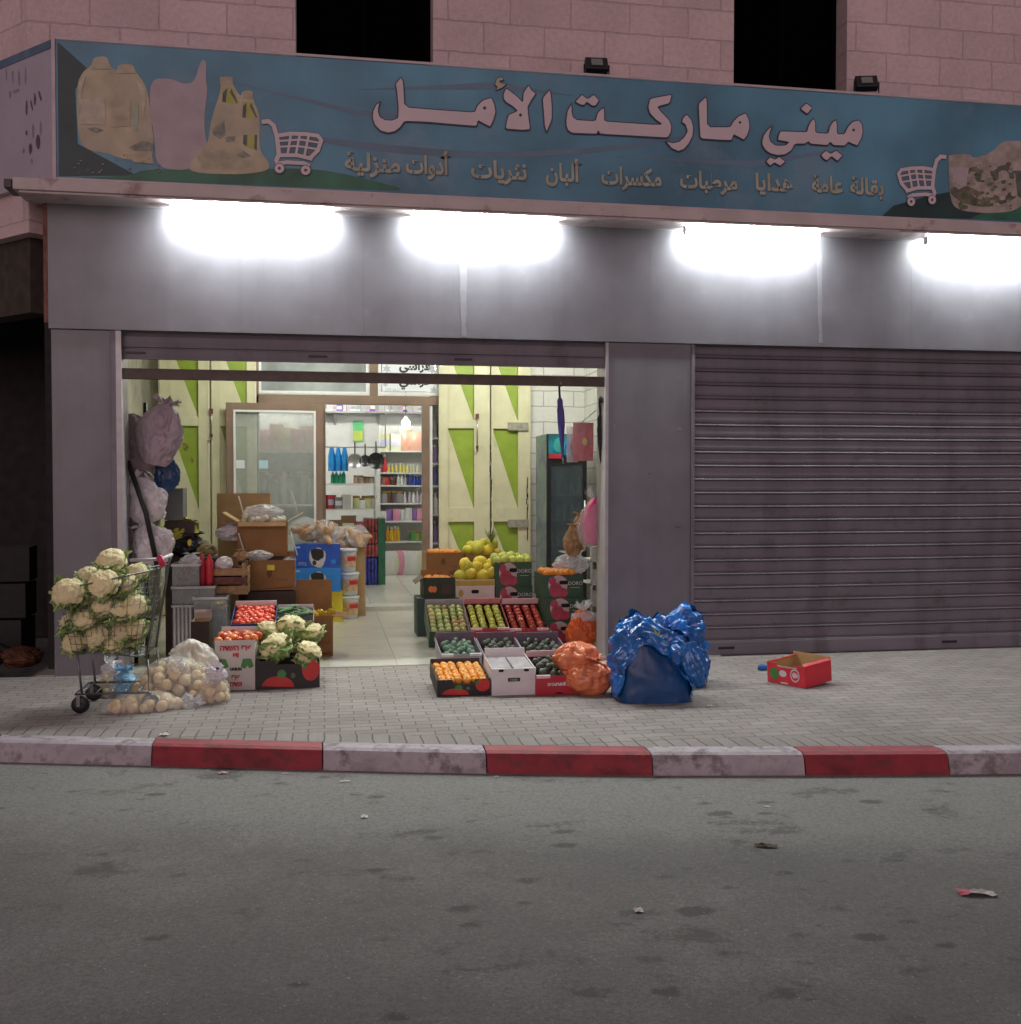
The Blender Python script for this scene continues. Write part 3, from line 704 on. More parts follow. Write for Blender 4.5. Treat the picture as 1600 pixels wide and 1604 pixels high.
# right-hand bleached products
flat([(690, 690), (700, 670), (850, 665), (870, 700), (1000, 660), (1090, 570), (1200, 570), (1280, 560), (1280, 1000), (1180, 1090), (1000, 1105), (800, 1090), (720, 1050), (695, 940)], mat('bleached_beige_print', (.36, .30, .27), var=.35, scale=9), .003, 4.72, 1340, 100)
for cx_, cy_, r_ in ((868, 830, 65), (1095, 830, 80)):
    ring = [(cx_+r_*math.cos(a_*.21), cy_+r_*math.sin(a_*.21)*1.0) for a_ in range(31)]
    flat([(cx_+r_*math.cos(k*.21+2.6), cy_+r_*math.sin(k*.21+2.6)) for k in range(20)]+[(cx_+r_*.55*math.cos(k*.21+2.6), cy_+r_*.55*math.sin(k*.21+2.6)) for k in range(19, -1, -1)], ol, .005, 4.72, 1340, 100)
flat([(700, 910), (850, 900), (1000, 1010), (1180, 930), (1200, 990), (1050, 1050), (900, 1060), (760, 1010), (705, 960)], mat('dull_olive_print', (.13, .125, .085), var=.5, scale=14), .004, 4.72, 1340, 100)
flat([(1180, 790), (1280, 790), (1280, 1010), (1200, 980)], ol, .0052, 4.72, 1340, 100)
flat([(735, 760), (840, 770), (820, 900), (760, 930), (715, 880)], lilac, .0056, 4.72, 1340, 100)
rr = random.Random(12); pm = [mat('print_%s' % n_, c_, var=.4, scale=20) for n_, c_ in (('olive', (.15, .15, .08)), ('brown', (.13, .09, .06)), ('cream', (.40, .35, .28)), ('pink', (.36, .27, .27)), ('moss', (.10, .16, .09)))]
for k in range(90):
    x_, y_ = rr.uniform(715, 1180), rr.uniform(720, 1075); 
    if (x_ < 860 and y_ < 880) or (x_ > 900 and y_ < 740): continue
    r_ = rr.uniform(8, 34); flat([(x_+r_*(.6+.4*rr.random())*math.cos(a_), y_+r_*.7*(.6+.4*rr.random())*math.sin(a_)) for a_ in [q*.7 for q in range(9)]], pm[k % 5], .0062+.00001*k, 4.72, 1340, 100)
pic.build('printed_picture', sign)
# main lettering with dark edges
LW = [('word', 5, 570, 110, [
 [(245,110),(290,55),(312,90),(322,290),(600,312),(865,330),(885,280),(930,235),(1000,215),(1025,270),(1035,330),(1015,400),(990,450),(940,425),(895,400),(885,445),(700,430),(500,412),(320,405),(290,450),(245,485),(190,497),(130,480),(85,435),(65,380),(70,320),(95,270),(135,245),(118,290),(115,330),(130,370),(170,390),(220,393),(265,375),(268,300),(255,160)],
 [(1090,190),(1110,140),(1150,165),(1210,215),(1242,250),(1245,190),(1250,170),(1290,115),(1315,160),(1350,185),(1320,230),(1285,290),(1290,350),(1305,470),(1240,475),(1105,465),(1115,400),(1130,350),(1200,320),(1160,285),(1110,255),(1090,225)],
 [(1395,220),(1455,150),(1468,200),(1475,290),(1475,390),(1430,495),(1412,440),(1405,340)]]),
 ('word', 5, 870, 130, [
 [(80,300),(90,220),(128,155),(130,230),(140,270),(170,290),(310,298),(325,240),(345,215),(380,190),(385,240),(385,300),(560,312),(750,325),(830,325),(780,290),(735,240),(722,190),(735,130),(760,118),(915,90),(895,165),(800,190),(830,230),(890,290),(910,340),(905,390),(880,435),(700,425),(345,405),(335,380),(325,405),(220,402),(130,398),(95,375),(82,340)],
 [(150,150),(205,90),(250,125),(300,90),(345,140),(315,185),(285,185),(245,155),(225,180),(190,175)],
 [(985,310),(995,275),(1025,245),(1065,290),(1082,350),(1075,420),(1045,480),(1005,525),(960,540),(905,515),(855,455),(915,470),(965,460),(1005,425),(1030,380),(1015,330)],
 [(1115,165),(1180,105),(1188,160),(1190,345),(1365,345),(1390,300),(1430,260),(1490,235),(1515,290),(1522,350),(1505,410),(1475,452),(1425,425),(1395,410),(1380,455),(1250,450),(1130,440),(1122,300)]]),
 ('word', 6.667, 1170, 150, [
 [(150,480),(170,410),(215,350),(280,300),(245,360),(230,430),(245,480),(290,515),(350,520),(400,515),(430,490),(315,470),(325,410),(345,370),(500,375),(620,378),(635,320),(660,270),(695,235),(715,290),(715,385),(840,395),(860,320),(890,275),(930,250),(940,310),(940,398),(1010,400),(1050,320),(1100,270),(1165,255),(1200,300),(1210,380),(1195,450),(1150,530),(1100,510),(1055,490),(1020,530),(900,525),(865,490),(840,525),(660,510),(640,485),(600,510),(500,510),(460,580),(400,620),(320,630),(240,610),(185,570),(155,520)],
 [(550,140),(615,75),(685,130),(625,200)], [(765,620),(820,570),(870,605),(925,570),(1000,625),(945,690),(910,665),(880,640),(830,685),(790,660)], [(190,690),(235,640),(290,665),(330,635),(405,690),(345,740),(285,705),(240,740)]])]
def grow(pts, d):
    n = len(pts); a = sum(pts[i][0]*pts[(i+1)%n][1]-pts[(i+1)%n][0]*pts[i][1] for i in range(n)); s = 1 if a > 0 else -1; out = []
    for i in range(n):
        p, q, r_ = Vector(pts[i-1]), Vector(pts[i]), Vector(pts[(i+1) % n])
        e1 = (q-p).normalized(); e2 = (r_-q).normalized(); n1 = Vector((e1.y, -e1.x))*s; n2 = Vector((e2.y, -e2.x))*s
        b_ = (n1+n2); b_ = b_.normalized() if b_.length > .1 else n1; k = min(2., 1/max(.4, b_.dot(n1)))
        out.append(tuple(q+b_*d*k))
    return out
ltr = mat('lettering_pinkish_white', (.60, .49, .525), rough=.5, var=.06, scale=4)
lol = mat('lettering_dark_outline', (.045, .035, .07), rough=.5, var=.2)
for _, s_, ox, oy, shapes in LW:
    g = MB()
    for pts in shapes:
        q = relax(SP(pts, s_, ox, oy))
        g.prism(grow(q, .004), .002, lol, FM(0, YS-.010, 0)); g.prism(grow(q, -.006), .004, ltr, FM(0, YS-.0125, 0))
    if ox == 570:
        for c_, r_ in (((945, 300), 16), ((1225, 355), 15)):
            g.prism(SP([(c_[0]-r_, c_[1]), (c_[0], c_[1]-r_), (c_[0]+r_, c_[1]), (c_[0], c_[1]+r_)], s_, ox, oy), .001, lol, FM(0, YS-.017, 0))
        hz = [(1025,115),(1040,70),(1075,55),(1095,80),(1060,88),(1072,105),(1115,112),(1085,140),(1035,160),(1045,135)]
        q = SP(hz, s_, ox, oy); g.prism(grow(q, .004), .002, lol, FM(0, YS-.010, 0)); g.prism(grow(q, -.002), .004, mat('lettering_cream', (.46, .40, .30), var=.1), FM(0, YS-.0125, 0))
    elif ox == 870: g.prism(SP([(1430, 312), (1442, 300), (1454, 312), (1442, 326)], s_, ox, oy), .001, lol, FM(0, YS-.017, 0))
    else: g.prism(SP([(1090, 362), (1108, 345), (1126, 362), (1108, 380)], s_, ox, oy), .001, lol, FM(0, YS-.017, 0))
    g.build('lettering', sign)
# printed trolley emblems
def trolley(T, name='trolley_emblem'):
    g = MB(); f = lambda pts: [(onY(*T(x, y), YS).x, onY(*T(x, y), YS).z) for x, y in pts]
    nb = [0]
    def bar(pts, w):
        q = f(pts)
        for a, b_ in zip(q, q[1:]):
            a, b_ = Vector(a), Vector(b_); d = (b_-a).normalized(); n_ = Vector((-d.y, d.x))*w
            nb[0] += 1
            for e_, m_, dz in ((.003, lol, .0088+.00002*nb[0]), (0, ltr, .0102+.00002*nb[0])):
                nn = n_.normalized()*(w+e_); aa, bb = a-d*(w*.6+e_), b_+d*(w*.6+e_)
                g.prism([tuple(aa+nn), tuple(bb+nn), tuple(bb-nn), tuple(aa-nn)], .0005, m_, FM(0, YS-dz, 0))
    g.prism(f([(190, 175), (270, 150), (480, 155), (515, 195), (480, 290), (430, 335), (200, 300)]), .0006, mat('trolley_grey_print', (.10, .15, .20), var=.1), FM(0, YS-.0082, 0))
    bar([(60, 55), (105, 52), (145, 85), (170, 170), (185, 310), (165, 360)], .018)
    bar([(195, 160), (280, 148), (400, 152), (490, 165), (518, 200), (490, 280), (440, 330)], .016)
    bar([(200, 250), (330, 245), (490, 270)], .008); bar([(195, 205), (360, 195), (505, 220)], .008)
    for a, b_ in (((280, 150), (255, 300)), ((350, 150), (320, 305)), ((420, 155), (385, 320))): bar([a, b_], .010)
    bar([(190, 318), (330, 318), (440, 345)], .016); bar([(165, 385), (250, 372), (380, 380), (420, 400)], .016)
    for c_ in ((190, 420), (395, 435)):
        q = [(c_[0]+38*math.cos(k*.45), c_[1]+38*math.sin(k*.45)) for k in range(14)]; h_ = [(c_[0]+12*math.cos(k*.6), c_[1]+12*math.sin(k*.6)) for k in range(10)]
        g.prism(grow(f(q), .006), .0006, lol, FM(0, YS-.0118, 0)); g.prism(f(q), .0006, ltr, FM(0, YS-.0126, 0)); g.prism(f(h_), .0006, lol, FM(0, YS-.0134, 0))
    g.build(name, sign)
trolley(lambda x, y: (400+x/5, 180+y/5))
trolley(lambda x, y: (1490-(x/5)*.80, 236+y/5*.92))
# yellow line of goods, written right to left
yt = mat('faded_gold_lettering', (.38, .36, .27), rough=.6, var=.2); ys = mat('gold_lettering_shadow', (.07, .15, .21), var=.2)
for word, xl, xr, yb in (('بقالة', 1331, 1384, 303), ('عامة', 1271, 1320, 300), ('هدايا', 1183, 1242, 297), ('مرطبات', 1065, 1155, 293), ('مكسرات', 942, 1036, 287), ('ألبان', 855, 912, 282), ('نثريات', 738, 825, 277), ('أدوات', 636, 707, 270), ('منزلية', 540, 627, 266)):
    g = MB(); s_ = arabic(word); vs, fs = text_mesh(s_, 1., .03, 'LEFT'); w_ = max(v[0] for v in vs)-min(v[0] for v in vs); xm = min(v[0] for v in vs)
    a, b_ = onY(xl, yb, YS), onY(xr, yb, YS); k = (b_.x-a.x)/w_; h_ = .165
    for dx, dz, m_, yy in ((.008, -.008, ys, YS-.0078), (0, 0, yt, YS-.0092)):
        g.add([((v[0]-xm)*k, v[1]*h_/.82, v[2]) for v in vs], fs, m_, False, FM(a.x+dx, yy, a.z+dz))
    g.build('small_lettering', sign)
for px_, py_, w_, lb_ in ((935, 100, .20, 'small black floodlight on top of the sign between the two dark windows'), (1358, 128, .20, 'small black floodlight on top of the sign right of the second dark window')):
    p = onY(px_, py_, -.15); t = thing('floodlight', lb_, 'lamp', (p.x, -.15, z1+.022), (0, 0, R(-14 if px_ > 1000 else -4)), 'floodlights on the sign')
    Mx = Matrix.Translation((0, 0, p.z-z1-.03)) @ Matrix.Rotation(R(-28), 4, 'X'); g = MB()
    g.box(-w_/2, w_/2, -.02, .05, -.065, .075, black, Mx); hs = g.build('housing', t, bevel=.008)
    g = MB(); g.box(-w_/2+.05, w_/2-.05, -.028, -.021, -.03, .045, mat('floodlight_glass', (.22, .23, .22), rough=.2), Mx); g.build('lens', t)
    g = MB(); g.tube([(-w_/2-.01, 0, p.z-z1-.03), (-w_/2-.01, 0, .005), (w_/2+.01, 0, .005), (w_/2+.01, 0, p.z-z1-.03)], .008, black); g.build('bracket', t)

# ------------------------------------------------------------------ fruit, vegetables
def nz3(d, f, s): return noise.noise(Vector((d.x*f+s, d.y*f+s*1.7, d.z*f-s)))
def solo(name, mb, label, cat, group=None):
    o = mb.build(name); tag(o, label, cat, group); return o
def fruit_mesh(name, m, r=(1, 1, 1), dimple=.0, seed=0, nu=16, nv=11, lump=.03, lf=1.5, stalk=None):
    def fn(d):
        k = 1+lump*nz3(d, lf, seed)
        if dimple: k *= 1-dimple*math.exp(-((1-d.z)/.09)) - dimple*.5*math.exp(-((1+d.z)/.08))
        return k
    g = MB(); g.ball((0, 0, 0), r, m, nu, nv, fn)
    if stalk: g.tube([(0, 0, r[2]*(1-dimple)-.02), (.04, .02, r[2]*(1-dimple)+.16)], .05, stalk, 6)
    return g
def skin(name, c1, c2, rough=.38, scale=3., spots=0.):
    if name in MATS: return MATS[name]
    m = mat(name, tuple((a+b)/2 for a, b in zip(c1, c2)), rough, var=0, scale=scale)
    x = [n for n in m.node_tree.nodes if n.type == 'MIX'][0]; x.inputs[6].default_value = c1+(1,); x.inputs[7].default_value = c2+(1,)
    t = m.node_tree; oi = t.nodes.new('ShaderNodeObjectInfo'); mr = t.nodes.new('ShaderNodeMapRange'); mr.inputs[3].default_value = .74; mr.inputs[4].default_value = 1.14; t.links.new(oi.outputs['Random'], mr.inputs[0])
    k = t.nodes.new('ShaderNodeMix'); k.data_type = 'RGBA'; k.blend_type = 'MULTIPLY'; k.inputs[0].default_value = 1; t.links.new(x.outputs[2], k.inputs[6]); t.links.new(mr.outputs[0], k.inputs[7]); t.links.new(k.outputs[2], t.nodes['Principled BSDF'].inputs['Base Color'])
    return m
stalk_m = mat('fruit_stalk', (.10, .06, .025), rough=.8)
FR = {}
def fruit(kind):
    if kind in FR: return FR[kind]
    if kind == 'persimmon': g = fruit_mesh(kind, skin('persimmon_skin', (.78, .26, .02), (.90, .40, .04), .35), (1, 1, .85), .2, 1); g.prism([(math.cos(k*.785)*(.42 if k % 2 else .18), math.sin(k*.785)*(.42 if k % 2 else .18)) for k in range(8)], .03, mat('calyx_green', (.16, .17, .05), rough=.8), None, .70)
    elif kind == 'green_apple': g = fruit_mesh(kind, skin('green_apple_skin', (.36, .46, .13), (.52, .56, .22), .35, 2), (1, 1, .9), .3, 2, stalk=stalk_m)
    elif kind == 'blushed_apple': g = fruit_mesh(kind, skin('blushed_apple_skin', (.50, .24, .12), (.48, .48, .18), .35, 2), (1, 1, .9), .3, 2, stalk=stalk_m)
    elif kind == 'yellow_apple': g = fruit_mesh(kind, skin('yellow_apple_skin', (.42, .48, .06), (.56, .54, .12), .35, 2), (1, 1, .92), .3, 3, stalk=stalk_m)
    elif kind == 'red_apple': g = fruit_mesh(kind, skin('red_apple_skin', (.30, .015, .02), (.52, .09, .045), .22, 2.5), (1, 1, .95), .3, 4, stalk=stalk_m)
    elif kind == 'avocado': g = fruit_mesh(kind, skin('avocado_skin', (.022, .03, .02), (.055, .065, .04), .45, 6), (.8, .8, 1.15), 0, 5, lump=.06)
    elif kind == 'green_avocado': g = fruit_mesh(kind, skin('green_avocado_skin', (.05, .11, .075), (.085, .16, .10), .45, 6), (.8, .8, 1.15), 0, 5, lump=.06)
    elif kind == 'melon': g = fruit_mesh(kind, skin('melon_skin', (.66, .52, .03), (.78, .66, .06), .5, 3), (1, 1, 1.18), 0, 6, lump=.05, stalk=stalk_m)
    elif kind == 'pale_melon': g = fruit_mesh(kind, skin('pale_melon_skin', (.50, .52, .04), (.64, .60, .07), .5, 3), (1, 1, 1.15), 0, 7, lump=.05, stalk=stalk_m)
    elif kind == 'guava': g = fruit_mesh(kind, skin('guava_skin', (.45, .54, .08), (.58, .62, .14), .5, 4), (1, 1, 1.1), .1, 8, lump=.07)
    elif kind == 'orange': g = fruit_mesh(kind, skin('orange_peel', (.72, .22, .02), (.82, .33, .03), .45, 8), (1, 1, .95), .06, 9)
    elif kind == 'tomato': g = fruit_mesh(kind, skin('tomato_skin', (.60, .045, .025), (.72, .10, .04), .2, 3), (1, 1, .85), .15, 10)
    elif kind == 'pale_tomato': g = fruit_mesh(kind, skin('pale_tomato_skin', (.72, .13, .04), (.80, .30, .08), .2, 3), (1, 1, .85), .15, 11)
    elif kind == 'potato': g = fruit_mesh(kind, skin('potato_skin', (.62, .47, .25), (.76, .60, .35), .7, 5), (1, .9, .85), 0, 12, lump=.16, lf=1.3)
    elif kind == 'cucumber':
        g = MB(); g.tube([(-1, 0, 0), (-.9, .02, 0), (-.4, .1, 0), (.2, .1, 0), (.8, .02, 0), (1, -.04, 0)], [.06, .2, .26, .27, .21, .07], skin('cucumber_skin', (.035, .10, .025), (.08, .17, .05), .45, 9), 9)
    elif kind == 'pepper':
        def pf(d): return 1+.12*math.cos(3*math.atan2(d.y, d.x))*(1-abs(d.z))-.3*math.exp(-((1-d.z)/.1))
        g = MB(); g.ball((0, 0, 0), (.9, .9, 1.15), skin('yellow_pepper_skin', (.70, .46, .02), (.82, .60, .05), .18), 18, 11, pf); g.tube([(0, 0, .75), (.1, 0, 1.2)], .1, mat('pepper_stalk', (.12, .2, .05)), 6)
    o = g.build({'green_apple': 'apple', 'blushed_apple': 'apple', 'yellow_apple': 'apple', 'red_apple': 'apple', 'green_avocado': 'avocado', 'pale_melon': 'melon', 'pale_tomato': 'tomato'}.get(kind, kind))
    o['category'] = o.name.split('.')[0]
    FR[kind] = Proto(o); return FR[kind]
def put(kind, p, r, label, group, rot=None):
    rot = rot or (rnd.uniform(-.5, .5), rnd.uniform(-.5, .5), rnd.uniform(0, 6.28))
    return fruit(kind).put(tuple(p), rot, r*rnd.uniform(.88, 1.09), label, group)

def curd_mesh(seed):
    g = MB(); m = skin('cauliflower_curd', (.74, .65, .34), (.85, .78, .48), .75, 7); rr = random.Random(seed)
    sp = []
    n = 26
    for i in range(n):
        z = 1-1.25*(i+.5)/n; a = i*2.39996+seed; r_ = math.sqrt(max(0, 1-z*z)); sp.append(Vector((r_*math.cos(a), r_*math.sin(a), z)).normalized())
    def fn(d):
        best = max(d.dot(c) for c in sp); ang = math.acos(min(1, best))
        v_ = noise.voronoi(d*5.5+Vector((seed*3, 1, 2)))[0][0]; return .74+.26*math.sqrt(max(0, 1-(ang/.44)**2))+.13*(1-min(1, v_*1.7))+.05*noise.noise(d*2+Vector((seed, 3, 0)))
    g.ball((0, 0, 0), (1, 1, .82), m, 64, 40, fn); return g
def leaf_ring(seed, n=12, up=1.15):
    g = MB(); rr = random.Random(seed); lm = skin('cauliflower_leaf', (.15, .27, .06), (.34, .46, .16), .5, 4); rib = mat('leaf_rib', (.50, .56, .32), rough=.5)
    for i in range(n):
        a = 6.283*i/n+rr.uniform(-.3, .3); L_ = rr.uniform(1.1, 1.55); w = rr.uniform(.40, .62); tl = rr.uniform(.25, .9)*up; P = []; C_ = []
        for k in range(8):
            t = k/7; out = .35+.8*math.sin(t*1.5)*L_*.62; z = -.75+t*L_*tl+.12*math.sin(t*9+i)
            if t > .7: out += (t-.7)*1.1; z -= (t-.7)*.7
            hw = w*(.28+.9*math.sin(math.pi*min(1, t*.9+.07))); row = []
            for j in range(7):
                s_ = (j-3)/3; cr = .11*math.sin(s_*7+t*11+i*3)*abs(s_)
                row.append(Vector((math.cos(a)*(out-.22*s_*s_+cr)-math.sin(a)*hw*s_, math.sin(a)*(out-.22*s_*s_+cr)+math.cos(a)*hw*s_, z+cr*.8)))
            P.append(row); C_.append(row[3]+Vector((math.cos(a), math.sin(a), -.2))*.03)
        g.grid(P, lm); g.tube(C_, [.10, .09, .08, .065, .05, .04, .03, .015], rib, 5)
    return g
CAUL = []
for s_ in range(3):
    t = thing('cauliflower', '', 'cauliflower'); c = curd_mesh(s_+1).build('curd', t); l = leaf_ring(s_+4).build('leaves', t); CAUL.append(Proto(t))
def cauli(p, r, label, group, rot): return CAUL[rnd.randrange(3)].put(tuple(p), rot, r, label, group)

# ------------------------------------------------------------------ crates and cartons
def hole(g, x, z, w, h, y, m=blackm):
    pts = [(x+w/2*math.cos(a), z+h/2*math.sin(a)) for a in [k*math.pi/7 for k in range(14)]]
    g.prism([(x-w/2+h/2+h/2*math.cos(a), z+h/2*math.sin(a)) for a in [math.pi/2+k*math.pi/6 for k in range(7)]]+[(x+w/2-h/2+h/2*math.cos(a), z+h/2*math.sin(a)) for a in [-math.pi/2+k*math.pi/6 for k in range(7)]], .0015, m, FM(0, y, 0))
def blob2(cx, cz, rx, rz, seed=0, n=18, w=.12, a0=0., a1=6.283):
    return [(cx+rx*math.cos(a)*(1+w*noise.noise((math.cos(a)*1.5, math.sin(a)*1.5, seed))), cz+rz*math.sin(a)*(1+w*noise.noise((math.cos(a)*1.5, math.sin(a)*1.5, seed)))) for a in [a0+(a1-a0)*k/n for k in range(n)]]
def carton(name, label, cat, M_loc, rotz, w, d, h, mo, mi=card_in, tilt=0., notch=0., backh=0., flaps=(), prints=None, th=.006, closed=False, group=None, rim=None, lid=None):
    """open box with walls of card, outer skin and inner skin; local origin at the front left foot, y runs back"""
    t = thing(name, label, cat, tuple(M_loc), (tilt, 0, rotz), group)
    g = MB(); e = th/2
    front = [(0, 0), (w, 0), (w, h)]+([(w*.72, h), (w*.68, h-notch), (w*.32, h-notch), (w*.28, h)] if notch else [])+[(0, h)]
    g.prism(front, e, mo, FM(0, e, 0)); g.prism([(min(max(x, e), w-e), z) for x, z in front], e-.0002, mi, FM(0, th, 0))
    hb = h+backh
    bk = [(e, 0), (w-e, 0), (w-e, hb), (e, hb)]
    g.prism(bk, e, mo, FM(0, d, 0)); g.prism(bk, e-.0002, mi, FM(0, d-e, 0))
    for x, s in ((0, 1), (w, -1)):
        a, b_, c = x, x+s*e, x+s*th
        g.box(min(a, b_), max(a, b_), e+.0003, d-e-.0003, 0, h, mo); g.box(min(b_, c), max(b_, c), th+.0003, d-th-.0003, 0.001, h-.001, mi)
    g.box(e, w-e, e, d-e, .0005, .006, mi)
    if rim: g.box(.0, w*.30, -.004, .012, h-.018, h+.004, rim); g.box(w*.70, w, -.004, .012, h-.018, h+.004, rim)
    if closed: g.box(th+.001, w/2-.001, th+.001, d-th-.001, h-.012, h-.006, mo); g.box(w/2+.001, w-th-.001, th+.001, d-th-.001, h-.011, h-.005, mo)
    if prints: prints(g, w, h)
    o = g.build('body', t)
    for (side, L_, ang, fm) in flaps:
        f = MB(); a = R(ang); th2 = .004
        if side == 'back':
            P = [(.004, -.002, 0), (w-.004, -.002, 0)]; dv = Vector((0, math.sin(a), math.cos(a))); base = Vector((0, d, hb+.001)); ax = Vector((1, 0, 0)); ln = w
        elif side == 'front':
            dv = Vector((0, -math.sin(a), math.cos(a))); base = Vector((0, 0, h+.001)); ax = Vector((1, 0, 0)); ln = w
        elif side == 'left':
            dv = Vector((-math.sin(a), 0, math.cos(a))); base = Vector((0, 0, h+.001)); ax = Vector((0, 1, 0)); ln = d
        else:
            dv = Vector((math.sin(a), 0, math.cos(a))); base = Vector((w, 0, h+.001)); ax = Vector((0, 1, 0)); ln = d
        nn = ax.cross(dv).normalized()*th2; rows = []
        for k in range(4):
            rows.append([base+ax*(ln*(.02+.96*j/6))+dv*(L_*k/3)+nn*(1.6*noise.noise((j*.8+ang, k*.7, L_*9))*k/3) for j in range(7)])
        f.grid(rows, fm, False); f.grid([[p+nn for p in r_] for r_ in rows], fm, False)
        e_ = rows[0]+[r_[-1] for r_ in rows[1:]]+rows[-1][::-1][1:]+[r_[0] for r_ in rows[1:-1]][::-1]
        f.grid([e_, [p+nn for p in e_]], fm, False, True)
        f.build('flap', t)
    return t
def place(xl, xr, yfb, yft, ybt, Yf, depth, ground=None):
    """corner, width, height and tilt of a crate from its corners in the picture at the real depth Yf"""
    a = onY(xl, yfb, Yf); b_ = onY(xr, yfb, Yf); zt = onY((xl+xr)/2, yft, Yf).z; zb = onY((xl+xr)/2, ybt, Yf+depth).z
    z0 = a.z if ground is None else ground; h = zt-z0; tilt = math.atan2(zb-zt, depth) if ybt else 0.
    return Vector((a.x, Yf, z0)), b_.x-a.x, h, max(0., tilt)
def fill(t, kind, nx, ny, w, d, z, r, label, group, mg=.02, jit=.004, stag=False, gap=0., mixk=None):
    M_ = world(t); out = []
    for j in range(ny):
        for i in range(nx):
            u = (i+.5)/nx; x = mg+(w-2*mg)*u+(gap if u > .5 else -gap); 
            if stag and j % 2: x += (w-2*mg)/nx*.5; 
            if x > w-mg-r*.4: continue
            y = mg+(d-2*mg)*(j+.5)/ny; k = kind
            if mixk and rnd.random() < mixk[1]: k = mixk[0]
            put(k, M_ @ Vector((x+rnd.uniform(-jit, jit), y+rnd.uniform(-jit, jit), z+rnd.uniform(-jit, jit))), r, label, group)
ink_red = mat('red_fruit_print', (.52, .03, .03), rough=.5, var=.15); ink_grn = mat('green_leaf_print', (.06, .22, .05), rough=.5, var=.2)
ink_pk = mat('pomegranate_print', (.34, .035, .07), rough=.5, var=.3, scale=14); ink_wh = mat('white_print', (.62, .58, .6), rough=.5, var=.08)
ink_pale = mat('pale_fruit_print', (.46, .34, .36), rough=.5, var=.25, scale=10)
def pr_tomato(g, w, h):
    g.prism(blob2(w*.34, .006, w*.26, h*.42, 1, 16, .05, 0, math.pi), .0012, ink_red, FM(0, 0, 0))
    g.prism(blob2(w*.40, h*.52, w*.07, h*.16, 4), .0016, ink_grn, FM(0, 0, 0))
    q = [(min(w-.004, max(0, x)), min(h-.003, z)) for x, z in blob2(w*.86, h*.66, w*.14, h*.42, 2, 18, .05)]
    g.prism(q, .0012, ink_red, FM(0, 0, 0)); g.prism(blob2(w*.76, h*.80, w*.05, h*.12, 7), .0016, ink_grn, FM(0, 0, 0)); g.prism(blob2(w*.58, h*.45, w*.035, h*.1, 9), .0012, mat('dull_green_print', (.10, .14, .08)), FM(0, 0, 0))
def pr_pom(g, w, h):
    q = lambda pts: [(min(w-.003, max(.003, x)), min(h-.004, max(.004, z))) for x, z in pts]
    g.prism(q(blob2(w*.36, h*.55, w*.25, h*.44, 3)), .0008, ink_pale, FM(0, 0, 0))
    g.prism(q(blob2(w*.30, h*.34, w*.17, h*.32, 5)), .0014, ink_pk, FM(0, 0, 0)); g.prism(q(blob2(w*.47, h*.22, w*.14, h*.22, 8)), .002, ink_pk, FM(0, 0, 0)); g.prism(q(blob2(w*.22, h*.74, w*.09, h*.18, 12)), .0026, ink_pk, FM(0, 0, 0))
    hole(g, w*.50, h*.66, w*.22, h*.17, -.0022); g.text('DORO', h*.22, ink_wh, FM(w*.80, -.0022, h*.55)); g.box(w*.68, w*.92, -.0018, 0, h*.42, h*.435, ink_wh)
def pr_red(g, w, h):
    g.text('COJNPUPO-X', h*.20, ink_wh, FM(w*.5, -.0015, h*.62) @ Matrix.Rotation(math.pi, 4, 'Z'), .002, 'CENTER', .95)
    g.prism(blob2(w*.5, .004, w*.1, h*.1, 2, 10, .1, 0, math.pi), .001, blackm, FM(0, 0, 0))
def pr_white(g, w, h):
    g.box(w*.36, w*.64, -.0012, 0, h*.52, h*.66, inkblk); g.text('HABB', h*.11, ink_wh, FM(w*.5, -.0016, h*.55))
    for x in (.2, .78): g.box(w*x-.018, w*x+.018, -.0058, -.0045, h-.02, h-.002, blackm)
def tr(base, flapang=8): return [('back', base, flapang, None)]

gF = 'fruit boxes in the display at the right'
def crate(label, pl, depth, mo, mi, cat='fruit crate', **k):
    loc, w, h, tilt = pl; t = carton('fruit_crate', label, cat, loc, k.pop('rotz', 0), w, depth, h, mo, mi, k.pop('tilt', tilt), group=k.pop('group', gF), **k); return t, w, h
# front row
t, w, h = crate('black crate printed with red tomatoes and full of orange persimmons', place(685, 768, 1093, 1064, 1034, -1.41, .56, 0.003), .56, inkblk, mat('dark_card_inside', (.06, .05, .05), rough=.8), notch=.035, prints=pr_tomato, backh=.02)
fill(t, 'persimmon', 6, 8, w, .56, h-.022, .034, 'orange persimmon in rows in the black crate at the front', 'persimmons in the black crate', .022, .003, False, .006)
t, w, h = crate('white box with a black label holding two film wrapped packs', place(771, 839, 1092, 1047, 1024, -1.45, .44, .003), .44, whitep, whitep, prints=pr_white, rim=whitep, flaps=[('back', .055, -4, whitep)])
M_ = world(t)
for i in (0, 1):
    p = thing('wrapped_pack', ('left' if i == 0 else 'right')+' film wrapped pack of pale vegetables in the white box', 'pack', tuple(M_ @ Vector((.012+i*(w/2-.006), .03, h-.075))), tuple(t.rotation_euler), 'wrapped packs in the white box')
    g = MB(); rr = random.Random(i)
    for k in range(22): g.ball((rr.uniform(.03, w/2-.05), rr.uniform(.04, .32), .03+rr.uniform(-.01, .01)), rr.uniform(.018, .028), mat('pale_pink_mushroom', (.45, .36, .36), rough=.6, var=.3), 8, 6)
    g.build('content', p)
    g = MB(); g.grid([[(x_*(w/2-.02)/8, y_*.36/10, .066+.007*noise.noise((x_*.9, y_*.9, i*5))) for x_ in range(9)] for y_ in range(11)], clearb); g.build('film', p)
